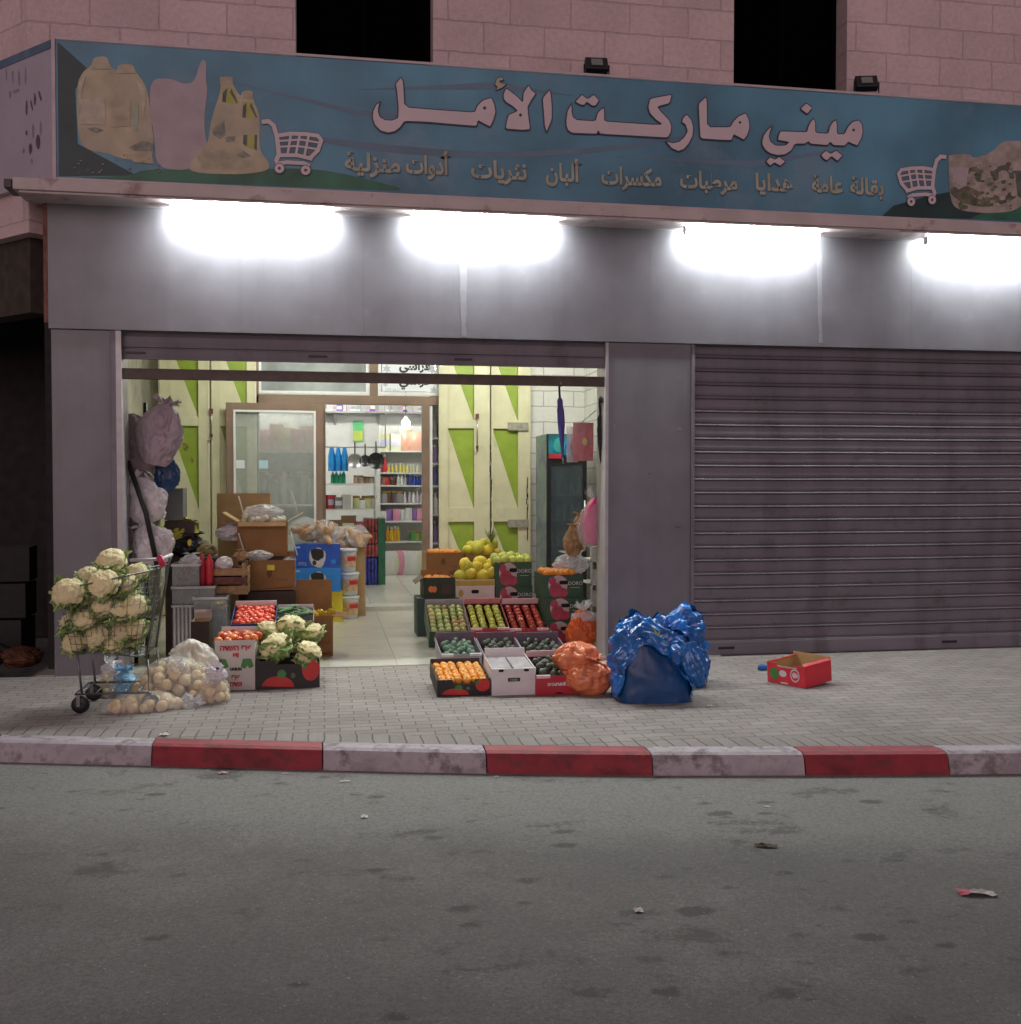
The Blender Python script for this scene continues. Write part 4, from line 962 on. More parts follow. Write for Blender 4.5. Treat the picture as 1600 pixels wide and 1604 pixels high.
t, w, h = crate('red box with upside down white lettering full of dark avocados', place(840, 911, 1092, 1057, 1026, -1.49, .48, .003), .48, redp, mat('dark_red_inside', (.10, .01, .015)), prints=pr_red, rim=pinkp, flaps=[('back', .05, -10, pinkp)])
fill(t, 'avocado', 4, 6, w, .48, h-.02, .043, 'dark avocado in the red box', 'avocados in the red box', .03, .01, True)
# second row: three grey avocado boxes
for i, (xl, xr, lb, kd) in enumerate(((691, 755, 'left grey open box of bluish green avocados behind the persimmon crate', 'green_avocado'), (758, 821, 'middle grey open box of avocados behind the white box', 'avocado'), (823, 893, 'right grey open box of avocados behind the red avocado box', 'avocado'))):
    t, w, h = crate(lb, place(xl, xr, 1040, 1024, 997, -.30, .5, .003), .5, greyc, mat('mauve_card_inside', (.17, .13, .16), rough=.8), backh=.05, rim=white_al)
    for x in (0, w-.05): pass
    fill(t, kd, 4, 6, w, .5, h-.035, .042, ('bluish green' if i == 0 else 'dark')+' avocado in the '+('left', 'middle', 'right')[i]+' grey box', 'avocados in the %s grey box' % ('left', 'middle', 'right')[i], .03, .01, True)
# third row: apples
def tall_support(label, x0, x1, y0, y1, z1, m):
    g_ = carton('support_box', label, 'box', (x0, y0, .003), 0, x1-x0, y1-y0, z1, m, m, closed=True, group='boxes under the apple trays'); return g_
t, w, h = crate('dark green pomegranate crate of pale green apples, leftmost tray', place(672, 735, 1016, 985, 938, .98, .55, .003), .55, dgreen, greyc, prints=pr_pom, backh=.05, rim=None)
fill(t, 'green_apple', 5, 7, w, .55, h-.02, .036, 'pale green apple in the leftmost apple tray', 'green apples in the left tray', .02, .003, False, .004, ('blushed_apple', .16))
t, w, h = crate('red box with pink rims full of yellow green apples, middle apple tray', place(736, 796, 1012, 981, 940, .98, .55, .003), .55, redp, mat('dark_red_inside'  , (.10, .01, .015)), rim=pinkp, flaps=[('back', .065, -8, mat('pinkish_red_flap', (.60, .22, .26), rough=.5))])
fill(t, 'yellow_apple', 4, 7, w, .55, h-.02, .036, 'yellow green apple in the middle apple tray', 'yellow apples in the middle tray', .024, .003, False, .004)
t, w, h = crate('red box with pink rims full of shiny red apples, rightmost apple tray', place(797, 858, 1014, 982, 940, .98, .55, .003), .55, redp, mat('dark_red_inside', (.10, .01, .015)), rim=pinkp, flaps=[('back', .065, -8, pinkp)])
fill(t, 'red_apple', 4, 7, w, .55, h-.02, .037, 'shiny red apple in the rightmost apple tray', 'red apples in the right tray', .024, .003, False, .004)
a = onY(654, 980, 1.75); carton('support_box', 'dark green grey box on the tiles left behind the green apple tray', 'box', (a.x, 1.75, .003), 0, .44, .4, onY(660, 938, 1.75).z, mat('dark_teal_card', (.03, .06, .055), var=.2), card_in, closed=True)
# fourth row
def base_box(label, xl, xr, Y, d, ztop, m=card):
    a, b_ = onY(xl, 900, Y), onY(xr, 900, Y); return carton('support_box', label, 'box', (a.x, Y, .003), 0, b_.x-a.x, d, ztop, m, card_in, closed=True, group='boxes stacked behind the apples')
def pr_orange(g, w, h):
    g.prism(blob2(w*.24, h*.5, w*.09, h*.14, 2), .0012, mat('orange_print', (.72, .2, .04), var=.2), FM(0, 0, 0)); g.prism(blob2(w*.34, h*.5, w*.08, h*.14, 3), .0016, MATS['orange_print'], FM(0, 0, 0)); g.box(w*.58, w*.88, -.001, 0, h*.30, h*.70, mat('dull_brown_print', (.07, .04, .02), var=.2))
Y4 = 1.80
zJ = onY(680, 941, Y4).z
t, w, h = crate('dark green box with an orange fruit print and an open flap, left of the melons', (Vector((onY(664, 940, Y4).x, Y4, zJ)), onY(713, 940, Y4).x-onY(664, 940, Y4).x, onY(680, 905, Y4).z-zJ, 0.), .42, mat('black_green_card', (.014, .03, .012), rough=.5, var=.2), card, prints=pr_orange, flaps=[('left', .11, 128, mat('olive_brown_flap', (.10, .055, .02), var=.2)), ('back', .05, 0, card)])
fill(t, 'orange', 4, 4, w, .42, h-.03, .036, 'orange in the dark green box beside the melons', 'oranges in the dark green box', .02, .004, True)
base_box('dark box on the tiles under the dark green orange box', 656, 712, Y4+.02, .40, zJ-.004, MATS['dark_teal_card'])
zK = .40
def pr_melon(g, w, h):
    g.box(.002, w-.002, -.0012, 0, h*.80, h*.97, mat('ochre_print', (.42, .30, .05), var=.2)); hole(g, w*.5, h*.60, w*.2, h*.12, -.0022); g.prism(blob2(w*.14, h*.55, w*.06, h*.13, 4), .0012, MATS['ochre_print'], FM(0, 0, 0))
t, w, h = crate('white printed box heaped with yellow melons in the middle of the right display', (Vector((onY(714, 960, Y4).x, Y4, onY(740, 955, Y4).z)), onY(775, 960, Y4).x-onY(714, 960, Y4).x, onY(740, 908, Y4).z-onY(740, 955, Y4).z, 0.), .42, mat('cream_print_card', (.60, .55, .50), rough=.6, var=.08), card_in, prints=pr_melon)
base_box('box on the tiles under the white melon box', 716, 773, Y4+.01, .40, onY(740, 955, Y4).z-.004, card)
for i, (px_, py_, k, r_) in enumerate(((722, 902, 'pale_melon', .066), (716, 910, 'pale_melon', .05), (737, 899, 'melon', .07), (757, 902, 'melon', .072), (770, 897, 'melon', .066), (731, 888, 'pale_melon', .066), (746, 889, 'melon', .066), (764, 890, 'melon', .064), (728, 882, 'melon', .062), (752, 880, 'melon', .074), (767, 884, 'melon', .06), (743, 893, 'melon', .06))):
    put(k, onY(px_, py_, Y4+.10+.03*(i > 4)+.05*(i > 8)), r_, 'yellow melon in the heap on the white printed box', 'melons on the white box', (rnd.uniform(.8, 1.6), rnd.uniform(-.5, .5), rnd.uniform(0, 3)))
zL = onY(800, 955, Y4).z
zz0 = .003
hL = (onY(800, 880, Y4).z-.003)/3
for i in range(3):
    t, w, h = crate(('lowest', 'middle', 'topmost')[i]+' dark green pomegranate box of the stack under the guavas', (Vector((onY(776, 960, Y4).x+rnd.uniform(-.01, .01), Y4+rnd.uniform(0, .02), .003+i*hL)), onY(834, 960, Y4).x-onY(776, 960, Y4).x, hL-.004, 0.), .42, dgreen, card, prints=pr_pom, closed=i < 2)
M_ = world(t)
for i in range(13):
    put('guava', M_ @ Vector((.04+(i % 5)*(w-.08)/4, .05+(i//5)*.10, h+.012+.02*(i//5 > 0)+rnd.uniform(-.01, .02))), .052, 'pale green guava on the pomegranate box stack', 'guavas on the pomegranate boxes')
# fifth row, against the cream doors
Y5 = 2.45
zM = onY(690, 899, Y5).z
def pr_faint(g, w, h):
    fm = mat('faint_brown_print', (.19, .085, .03), rough=.8, var=.2); g.prism(blob2(w*.45, h*.58, w*.06, h*.16, 2), .001, fm, FM(0, 0, 0)); g.text('SOMA', h*.14, fm, FM(w*.72, -.001, h*.3))
    g.prism([(w*.05, h*.05), (w*.95, h*.05), (w*.95, h*.12), (w*.5, h*.08)], .001, fm, FM(0, 0, 0))
t, w, h = crate('brown cardboard box of oranges by the right door post', (Vector((onY(668, 899, Y5).x, Y5, zM)), onY(727, 899, Y5).x-onY(668, 899, Y5).x, onY(690, 866, Y5).z-zM, 0.), .4, card, card_in, prints=pr_faint)
fill(t, 'orange', 6, 4, w, .4, h-.004, .036, 'orange in the brown box by the right door post', 'oranges in the brown box', .03, .004, True)
base_box('brown box on the tiles under the brown orange box', 668, 727, Y5+.01, .38, zM-.004, card)
zM2 = onY(750, 895, Y5).z
t, w, h = crate('brown box heaped with pale yellow melons behind the white melon box', (Vector((onY(729, 899, Y5).x, Y5, zM2)), onY(783, 899, Y5).x-onY(729, 899, Y5).x, onY(750, 869, Y5).z-zM2, 0.), .4, card, card_in, prints=pr_faint)
base_box('brown box on the tiles under the rear melon box', 730, 782, Y5+.01, .38, zM2-.004, card)
for i, (px_, py_, k, r_) in enumerate(((733, 861, 'pale_melon', .06), (748, 858, 'pale_melon', .08), (765, 862, 'melon', .076), (779, 865, 'melon', .05), (737, 854, 'melon', .05), (757, 851, 'pale_melon', .06), (771, 853, 'pale_melon', .066))):
    put(k, onY(px_, py_, Y5+.12+.06*(i > 3)), r_, 'yellow melon on the brown box in front of the cream door', 'melons on the brown box', (rnd.uniform(.8, 1.6), rnd.uniform(-.5, .5), rnd.uniform(0, 3)))
g = MB(); p = onY(770, 853, Y5+.1)    # pineapple crown behind the melons
for k in range(16):
    a = k*2.4; L_ = .10+.05*(k % 3); d_ = Vector((math.cos(a)*.6, math.sin(a)*.4, .8)).normalized(); s_ = Vector((-math.sin(a), math.cos(a), 0))*.012
    g.add([s_, -s_, d_*L_*.6-s_*.8, d_*L_, d_*L_*.6+s_*.8], [(0, 1, 2, 3, 4)], mat('pineapple_leaf', (.20, .27, .05), var=.2))
o = solo('leaf_tuft', g, 'spiky green leaf tuft behind the yellow melons', 'leaves'); o.location = p+Vector((0, 0, .03))
# stack of three pomegranate boxes at the right
Y6 = 1.02
zs = [onY(880, y_, Y6).z for y_ in (1000, 970, 935, 900)]; zs[0] = .003
xa, xb = onY(854, 950, Y6).x, onY(916, 950, Y6).x
for i in range(3):
    t, w, h = crate(('lowest', 'middle', 'topmost')[i]+' dark green pomegranate box of the tall stack beside the orange bags', (Vector((xa+rnd.uniform(-.012, .012), Y6+rnd.uniform(0, .02), .003+i*(zs[3]-.003)/3)), xb-xa, (zs[3]-.003)/3-.004, 0.), .48, dgreen, card, prints=pr_pom, closed=i < 2)
fill(t, 'orange', 6, 6, w-.06, .44, h+.012, .038, 'orange on top of the tall pomegranate stack', 'oranges on the tall stack', .02, .008, True)

# ------------------------------------------------------------------ bags
def bag_mesh(m, rx, ry, h, seed, neck=.25, ruff=.12, ntheta=84, nz_=48, fold=.16, flat_=.0, squat=1., lump=.12, cr=1.):
    """crumpled plastic bag: creased lump, folds drawn up to a knot and a small torn tuft; neck >= .8 has no tuft"""
    g = MB(); P = []; tuft = neck < .8; hb = h*(1-ruff) if tuft else h; rows = nz_+(9 if tuft else 0)
    for i in range(rows+1):
        body = i <= nz_; u = min(1., i/nz_); v = 0 if body else (i-nz_)/9
        pr = max(.02, math.sin(math.pi*(.13+.85*u)))**.62
        if not body: pr = max(.02, math.sin(math.pi*.98))**.62*(1+2.2*v)
        row = []
        for j in range(ntheta):
            a = 6.28318*j/ntheta; c, s = math.cos(a), math.sin(a); d = Vector((c*pr, s*pr, 1.6*u-.8)); o_ = Vector((seed*1.37, seed*.71, -seed*.53))
            rg = lambda f: 1-2*abs(noise.noise(d*f+o_))*1.5
            k = 1+lump*1.3*noise.noise(d*1.3+o_)+cr*(.10*rg(1.9)+.085*rg(3.7)+.045*rg(7.5))
            dr_ = fold*(1-2.4*abs(noise.noise(Vector((c*3.2+seed, s*3.2, u*.9)))))*u*u
            if body:
                r_ = pr*(k+dr_); z = hb*(u-.05*u*u*(1-u))+h*(.05*noise.noise(d*2.3+o_)+.03*rg(4.))*min(1, u*4)*(1-u*.5)
            else:
                r_ = pr*(1+.55*(1-2.6*abs(noise.noise(Vector((c*2.6+seed, s*2.6, 2.))))))*(.75+.25*k); z = hb+h*ruff*v*(.62+.75*noise.noise(Vector((c*2.2, s*2.2, seed+3.))))
            row.append((rx*r_*c, ry*r_*s, max(0.0, z)))
        P.append(row)
    g.grid(P, m, True, True); g.poly(list(reversed(P[0])), m)
    if not tuft: g.poly(P[-1], m)
    return g
def bag(label, cat, name, m, p, rx, ry, h, seed, rot=(0, 0, 0), group=None, **k):
    o = solo(name, bag_mesh(m, rx, ry, h, seed, **k), label, cat, group); o.location = p; o.rotation_euler = rot; return o
org = mat('orange_plastic_bag', (.70, .20, .085), rough=.2, var=.2, scale=5)
org_d = mat('deep_orange_bag', (.62, .10, .015), rough=.3, var=.25, scale=7)
blu = mat('blue_plastic_bag', (.006, .135, .47), rough=.2, var=.4, scale=9, spec=.8)
blu_d = mat('shaded_blue_bag', (.004, .055, .19), rough=.35, var=.2, scale=3)  # darker blue puts the unlit front's shade into the colour
wht = mat('white_plastic_bag', (.70, .66, .70), rough=.35, var=.08)
pnk = mat('pinkish_woven_sack', (.33, .25, .29), rough=.7, var=.14, scale=3, bump=.1)
# upright orange bag with a clear gathered neck
p = onZ(912, 1018); p.z = .002
t = thing('mesh_bag', 'upright bag of orange produce with a clear gathered neck beside the tall box stack', 'bag', (p.x, .62, .002))
zt = onY(912, 965, .62).z; bag_mesh(org_d, .13, .12, zt+.06, 4, .9, .06, lump=.16).build('filled_body', t)
o = bag_mesh(clearb, .11, .09, onY(918, 945, .62).z-zt+.14, 9, .4, .45, fold=.3).build('clear_neck', t); o.location = (.01, 0, zt-.09)
# orange bags lying in front
zb = onZ(938, 1101, .0)
t = thing('carrier_bag', 'slumped translucent orange carrier bag in two bulges beside the red box', 'bag', (onZ(940, 1100).x, -1.46, .002))
g = MB()
g1 = bag_mesh(org, .19, .15, .29, 12, .45, .10, fold=.45, lump=.22, cr=.45); g.add([Vector(v) for v in g1.v], g1.f, org, True)
g.build('lower_bulge', t); b2 = bag_mesh(org, .14, .13, .22, 17, .9, .15, fold=.5, lump=.3, cr=.55).build('upper_bulge', t); b2.location = (-.075, .06, .165); b2.rotation_euler = (R(-6), R(-6), 0)
# two large blue carrier bags
def blue_bag(label, pf, wd_, dp, tops, seed, rz, arch):
    """square based carrier bag: front coloured dark as shade below an arch, crinkled film thrown over the top with its peaks of tied handles"""
    t = thing('carrier_bag', label, 'bag', pf, (0, 0, rz), 'large blue carrier bags in front of the pillar')
    def ztop(x):
        f = x/wd_+.5
        for (f0, z0), (f1, z1) in zip(tops, tops[1:]):
            if f <= f1: u = max(0, (f-f0)/(f1-f0)); u = u*u*(3-2*u); return z0+(z1-z0)*u
        return tops[-1][1]
    def surf(a, v, off, cr):
        c, s_ = math.cos(a), math.sin(a); e = .42+.25*v
        x = wd_/2*abs(c)**e*(1 if c > 0 else -1)*(1-.10*v*v); y = dp/2*abs(s_)**e*(1 if s_ > 0 else -1)*max(.03, 1-v**2.6)**.62
        z = v*ztop(x); n = Vector((x*1.6, y*1.6, .25*v)).normalized(); q = Vector((x*5, y*5, z*5))+Vector((seed, seed*.7, 0))
        rg = lambda f: 1-3.2*abs(noise.noise(q*f))
        top = min(1, max(0, (v-.15)/.5))
        k = off+cr*(.022*rg(.9)+.020*rg(2.1)+.011*rg(4.5))*(.35+.65*top)+.012*noise.noise(q*.7)
        return Vector((x, y, z))+Vector((n.x, n.y, n.z*.8))*k
    n = 150
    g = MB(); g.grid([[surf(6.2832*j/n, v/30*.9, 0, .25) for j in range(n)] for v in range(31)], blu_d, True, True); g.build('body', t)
    P = []
    for i in range(58):
        row = []
        for j in range(n):
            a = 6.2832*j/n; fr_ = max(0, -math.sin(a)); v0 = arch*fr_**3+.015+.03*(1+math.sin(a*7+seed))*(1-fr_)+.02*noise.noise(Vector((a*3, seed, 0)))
            v = v0+(1-v0)*i/57; p = surf(a, v, .016, 1.25); p.z = max(.004, p.z); row.append(p)
        P.append(row)
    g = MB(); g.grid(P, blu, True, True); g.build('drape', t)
    return t
a, b_ = onZ(984, 1104), onZ(1086, 1103)
H = lambda px_, py_, Y: onY(px_, py_, Y).z
t = blue_bag('large shiny blue carrier bag with shade coloured into its navy front, nearest the road', ((a.x+b_.x)/2+.005, -1.72, .002), .55, .42, [(0, .42), (.12, .58), (.30, H(1003, 961, -1.7)), (.44, .60), (.62, .50), (.80, .48), (1, .34)], 3, R(-6), .66)
hd = bag_mesh(blu, .075, .05, .32, 10, .85, .2, fold=.3, lump=.25).build('fallen_handle', t); hd.location = (.225, -.19, .44); hd.rotation_euler = (R(170), R(-16), 0)
g = MB(); s_ = mat('yellow_green_scrap', (.42, .50, .05), var=.2)
for k in range(5): g.prism([(0, 0), (.03+.006*k, .012), (.07, .004+.004*k), (.03, -.008)], .002, s_, Matrix.Rotation(k*.7-.6, 4, 'Z'), .002*k)
q = solo('leaf_scrap', g, 'small yellow green scrap lying on the blue bags', 'scrap'); q.location = onY(1028, 998, -1.86)
q.rotation_euler = (R(60), 0, 0)
a, b_ = onZ(1045, 1081), onZ(1106, 1080)
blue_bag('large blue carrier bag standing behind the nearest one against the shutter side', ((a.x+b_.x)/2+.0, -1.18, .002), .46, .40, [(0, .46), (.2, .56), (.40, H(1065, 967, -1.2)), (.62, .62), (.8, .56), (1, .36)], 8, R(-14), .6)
p = onZ(1104, 1075); bag('small pale blue plastic bag peeping out right of the blue bags', 'bag', 'plastic_bag', mat('pale_blue_bag', (.06, .34, .52), rough=.3, var=.2), (p.x-.02, -1.22, .002), .06, .07, .24, 21)
# empty red crate lying on the pavement
a, b_ = onZ(1203, 1068), onZ(1262, 1079)
def pr_redc(g, w, h):
    g.prism(blob2(w*.19, h*.48, w*.12, h*.30, 3), .0012, ink_grn, FM(0, 0, 0)); g.prism(blob2(w*.42, h*.52, w*.10, h*.16, 5), .0012, ink_wh, FM(0, 0, 0))
    g.prism(blob2(w*.74, h*.52, w*.12, h*.32, 6, 20, .02), .0012, ink_wh, FM(0, 0, 0)); g.prism(blob2(w*.74, h*.52, w*.095, h*.25, 6, 20, .02), .0018, redb, FM(0, 0, 0)); g.prism(blob2(w*.74, h*.52, w*.07, h*.14, 9, 14, .25), .0024, ink_wh, FM(0, 0, 0)); g.box(w*.36, w*.55, -.0012, 0, h*.03, h*.10, ink_wh); g.box(w*.28, w*.8, -.0012, 0, h*.86, h*.9, ink_wh)
rz = math.atan2(b_.y-a.y, b_.x-a.x)
t = carton('empty_crate', 'empty bright red cardboard crate lying askew on the pavement before the shutter', 'crate', (a.x, a.y, .003), rz, (b_-a).length, .34, .165, redb, card_l, prints=pr_redc, notch=.03, backh=.03, tilt=R(4), flaps=[('right', .035, -70, redb), ('left', .035, -75, redb)])
g = MB(); 
for x_, y_ in ((.03, .03), (.30, .03), (.03, .36), (.30, .36)): g.box(x_-.02, x_+.02, y_-.015, y_+.015, .02, .19, redb)
g.build('corner_post', t) if False else None
for dx, yy in ((.06, .10), (.12, .17), (.16, .2)): pass
p = onZ(1195, 1050); g = MB(); g.ball((0, 0, .022), (.045, .03, .03), blu, 12, 8, lambda d: 1+.5*noise.noise(d*3)); q = solo('plastic_scrap', g, 'scrap of blue plastic left of the empty red crate', 'scrap'); q.location = p

# ------------------------------------------------------------------ left side: trolley with cauliflowers
Yc0, Yc1 = -1.58, -1.08
ct = thing('shopping_trolley', 'steel shopping trolley heaped with cauliflowers at the left pillar', 'trolley', (onZ(175, 1110).x, -1.33, .002))
ox = ct.location.x
def cx(px_, py_, Y=Yc0): p = onY(px_, py_, Y); return Vector((p.x-ox, Y+1.33, p.z-.002))
wire = mat('trolley_wire', (.20, .21, .21), rough=.35, metal=.85, var=.2)
TL, TR, BL, BR = cx(90, 925), cx(246, 892), cx(112, 1022), cx(226, 1030)
g = MB(); dy = Yc1-Yc0
for yo, r_ in ((0, .0032), (dy, .0032)):
    ins = .03 if yo == 0 else -.03
    o_ = lambda v, k=0.: Vector((v.x, v.y+yo+ins*k, v.z))
    g.tube([o_(TL), o_(TR)], .006, wire, 6)
    for k in range(1, 8):
        f_ = k/8; g.tube([o_(TL.lerp(BL, f_), f_), o_(TR.lerp(BR, f_), f_)], .0019, wire, 5)
    g.tube([o_(BL, 1), o_(BR, 1)], .006, wire, 6)
    for k in range(15):
        f_ = k/14; g.tube([o_(TL.lerp(TR, f_)), o_(BL.lerp(BR, f_), 1)], .0019, wire, 5)
for k in range(8):
    f_ = k/7
    for A, B in ((TL, BL), (TR, BR)):
        g.tube([(A.x, A.y+dy*f_, A.z), (B.x, B.y+.03+(dy-.06)*f_, B.z)], .0019, wire, 5)
    g.tube([(BL.x, BL.y+.03+(dy-.06)*f_, BL.z), (BR.x, BR.y+.03+(dy-.06)*f_, BR.z)], .003, wire, 5)
for k in range(6):
    f_ = k/5
    for A, B in ((TL, BL), (TR, BR)):
        v = A.lerp(B, f_); g.tube([(v.x, v.y+.03*f_, v.z), (v.x, v.y+dy-.03*f_, v.z)], .0026 if k else .006, wire, 5)
for k in range(1, 10):
    v = BL.lerp(BR, k/10); g.tube([(v.x, v.y+.03, v.z), (v.x, v.y+dy-.03, v.z)], .0019, wire, 5)
g.build('basket', ct)
fw, rw = cx(122, 1080), cx(232, 1085)
g = MB()
for y in (.03, dy-.03):
    g.tube([(BR.x+.02, TR.y+y, BR.z-.02), (rw.x, TR.y+y, .13), (fw.x-.02, TR.y+y, .135)], .008, wire, 8)
    g.tube([(BL.x+.03, TR.y+y, BL.z), (fw.x+.02, TR.y+y, .14)], .008, wire, 8)
    g.tube([(BR.x+.01, TR.y+y, BR.z), (TR.x+.015, TR.y+y, TR.z), (TR.x+.03, TR.y+y, TR.z+.06)], .008, wire, 8)
g.tube([(fw.x-.02, TR.y+.03, .135), (fw.x-.02, TR.y+dy-.03, .135)], .009, wire, 8)
for k in range(5): g.tube([(fw.x+.02+(rw.x-fw.x)*k/5, TR.y+.03, .14), (fw.x+.02+(rw.x-fw.x)*k/5, TR.y+dy-.03, .14)], .005, wire, 6)
g.build('chassis', ct)
hp = cx(246, 880); hl = cx(203, 880)
g = MB(); g.tube([(TR.x+.03, TR.y+.0, TR.z+.07), (TR.x+.03, TR.y+dy, TR.z+.07)], .014, mat('grey_handle_plastic', (.5, .48, .5), rough=.4), 10)
g.tube([(hl.x, TR.y+.02, TR.z+.065), (TR.x+.03, TR.y+.02, TR.z+.07)], .012, MATS['grey_handle_plastic'], 8); hd = g.build('handle', ct)
g = MB(); g.lathe([(.012, -.04), (.022, -.035), (.022, .035), (.012, .04)], mat('red_handle_plastic', (.62, .03, .09), rough=.35), 12, Matrix.Translation((TR.x+.03, TR.y-.012, TR.z+.06)) @ Matrix.Rotation(R(-20), 4, 'Y')); g.build('handle_end', hd)
for wx, yy in ((fw.x, .03), (fw.x, dy-.03), (rw.x, .03), (rw.x, dy-.03)):
    g = MB(); Mx = Matrix.Translation((wx+.01, TR.y+yy, .062)) @ Matrix.Rotation(R(90), 4, 'X')
    g.lathe([(.02, -.016), (.056, -.016), (.061, -.008), (.061, .008), (.056, .016), (.02, .016)], black, 20, Mx); wl = g.build('wheel', ct)
    f = MB(); f.box(wx-.012, wx+.012, TR.y+yy-.026, TR.y+yy-.021, .05, .128, wire); f.box(wx-.012, wx+.012, TR.y+yy+.021, TR.y+yy+.026, .05, .128, wire); f.box(wx-.02, wx+.02, TR.y+yy-.026, TR.y+yy+.026, .1285, .132, wire); f.build('fork', wl)
for i, (px_, py_, r_, dY) in enumerate(((175, 880, 24, .20), (214, 899, 19, .22), (164, 915, 25, .06), (108, 929, 25, .04), (200, 915, 17, .12), (162, 950, 18, .06), (188, 958, 18, .07), (212, 950, 20, .08), (133, 971, 18, .07), (153, 998, 21, .09), (192, 992, 19, .09), (116, 1008, 18, .10), (176, 1010, 18, .10), (212, 985, 19, .1), (130, 945, 20, .18), (140, 905, 20, .3), (190, 930, 24, .32), (150, 970, 24, .30), (205, 1000, 22, .3), (115, 975, 20, .28))):
    p = onY(px_, py_, Yc0+dY); R_ = r_/208.
    cauli(p, R_*.92, 'cauliflower heaped in the shopping trolley, leaves outward', 'cauliflowers in the shopping trolley', (rnd.uniform(.5, 1.1) if dY < .15 else rnd.uniform(.2, .6), rnd.uniform(-.35, .35), rnd.uniform(-.5, .5)))
# loose leaves poking through the wires
g = leaf_ring(31, 14, .7); o = solo('leaf_heap', g, 'green cauliflower leaves filling the middle of the trolley', 'leaves'); o.location = onY(165, 965, Yc0+.25); o.scale = (.24, .15, .22)

# ------------------------------------------------------------------ potatoes in clear bags
def potato_bag(label, glabel, px_, py_, Y, rx, ry, h, n, seed, r0=.042, neck=True, rot=0., tint=film('thin_clear_film', (.88, .88, .86), .22, .1)):
    c = onY(px_, py_, Y); c.z = .0; t = thing('potato_bag', label, 'bag', (c.x, Y, .002), (0, 0, rot), 'clear bags of potatoes beside the trolley'); rr = random.Random(seed)
    for lay, (k, m_) in enumerate(((1., n), (.62, n//2))):
        for i in range(m_):
            u = (i+.5)/m_; z = 1-u; a = i*2.39996+seed; q = math.sqrt(max(0, 1-z*z)); 
            v = Vector((q*math.cos(a)*rx*k, q*math.sin(a)*ry*k, max(r0*.8, z*h*k)))
            v = Matrix.Rotation(rot, 3, 'Z') @ v
            put('potato', (c.x+v.x, Y+v.y, v.z), r0*rr.uniform(.85, 1.2), glabel, glabel.replace('potato in', 'potatoes in'), (rr.uniform(0, 6), rr.uniform(0, 6), rr.uniform(0, 6)))
    g = MB(); P = []
    for i in range(14):
        th = .02+1.55*(1-i/13); row = []
        for j in range(40):
            a = 6.2832*j/40; k = 1.0+.10*noise.noise((math.cos(a)*2+seed, math.sin(a)*2, i*.3))+.05*noise.noise((math.cos(a)*6+seed, math.sin(a)*6, i*.9))
            row.append(((rx+r0*1.15)*math.sin(th)*math.cos(a)*k, (ry+r0*1.15)*math.sin(th)*math.sin(a)*k, max(.004, (h+r0*1.2)*math.cos(th)*k)))
        P.append(row)
    g.grid(P, tint, True, True); g.build('film', t)
    if neck:
        nk = bag_mesh(clearb, .055, .05, .16, seed, .5, .45, fold=.4).build('gathered_neck', t); nk.location = (neck[0], neck[1], neck[2]); nk.rotation_euler = neck[3]
    return t
potato_bag('large clear plastic bag of potatoes on the pavement, biggest of the potato bags', 'potato in the largest clear bag', 276, 1090, -1.10, .285, .20, .25, 48, 2, .044, (.04, -.10, .22, (R(30), 0, 0)))
potato_bag('clear plastic bag of potatoes with a white and blue twist, right of the largest bag', 'potato in the small bag beside the white box', 335, 1094, -1.28, .085, .08, .15, 12, 5, .04, (0, -.02, .13, (R(20), 0, 0)))
potato_bag('low clear bag of potatoes lying flat in front of the trolley wheels', 'potato in the flat front bag', 225, 1110, -1.52, .23, .075, .085, 22, 7, .042, (.26, 0, .03, (0, R(80), 0)), R(8))
potato_bag('small clear bag of potatoes under the trolley basket', 'potato in the bag under the trolley', 172, 1080, -.92, .06, .08, .15, 7, 9, .045, (0, 0, .16, (0, 0, 0)))
lb_ = mat('light_blue_bag', (.22, .48, .72), rough=.35, var=.15)
p = onZ(205, 1080); bag('light blue and white plastic bag between the trolley and the potatoes', 'bag', 'plastic_bag', lb_, (p.x, -.95, .002), .085, .07, .24, 30, neck=.5, ruff=.25)
p = onZ(188, 1078); bag('white plastic bag tied up under the trolley', 'bag', 'plastic_bag', wht, (p.x, -.86, .002), .07, .07, .26, 33, neck=.4)
p = onY(300, 1025, -.92); bag('white plastic bag of potatoes leaning at the back of the potato bags', 'bag', 'plastic_bag', mat('milky_bag', (.66, .62, .54), rough=.3, var=.15), (p.x, -.86, .002), .17, .12, onY(285, 1003, -.85).z, 36, neck=.9, ruff=.08, lump=.4)
g = bag_mesh(wht, .07, .05, .14, 41, .5, .3, fold=.3); q = solo('plastic_bag', g, 'crumpled white and blue bag top lying on the small potato bag', 'bag'); q.location = onY(338, 1062, -1.34); q.rotation_euler = (R(35), R(15), 0)
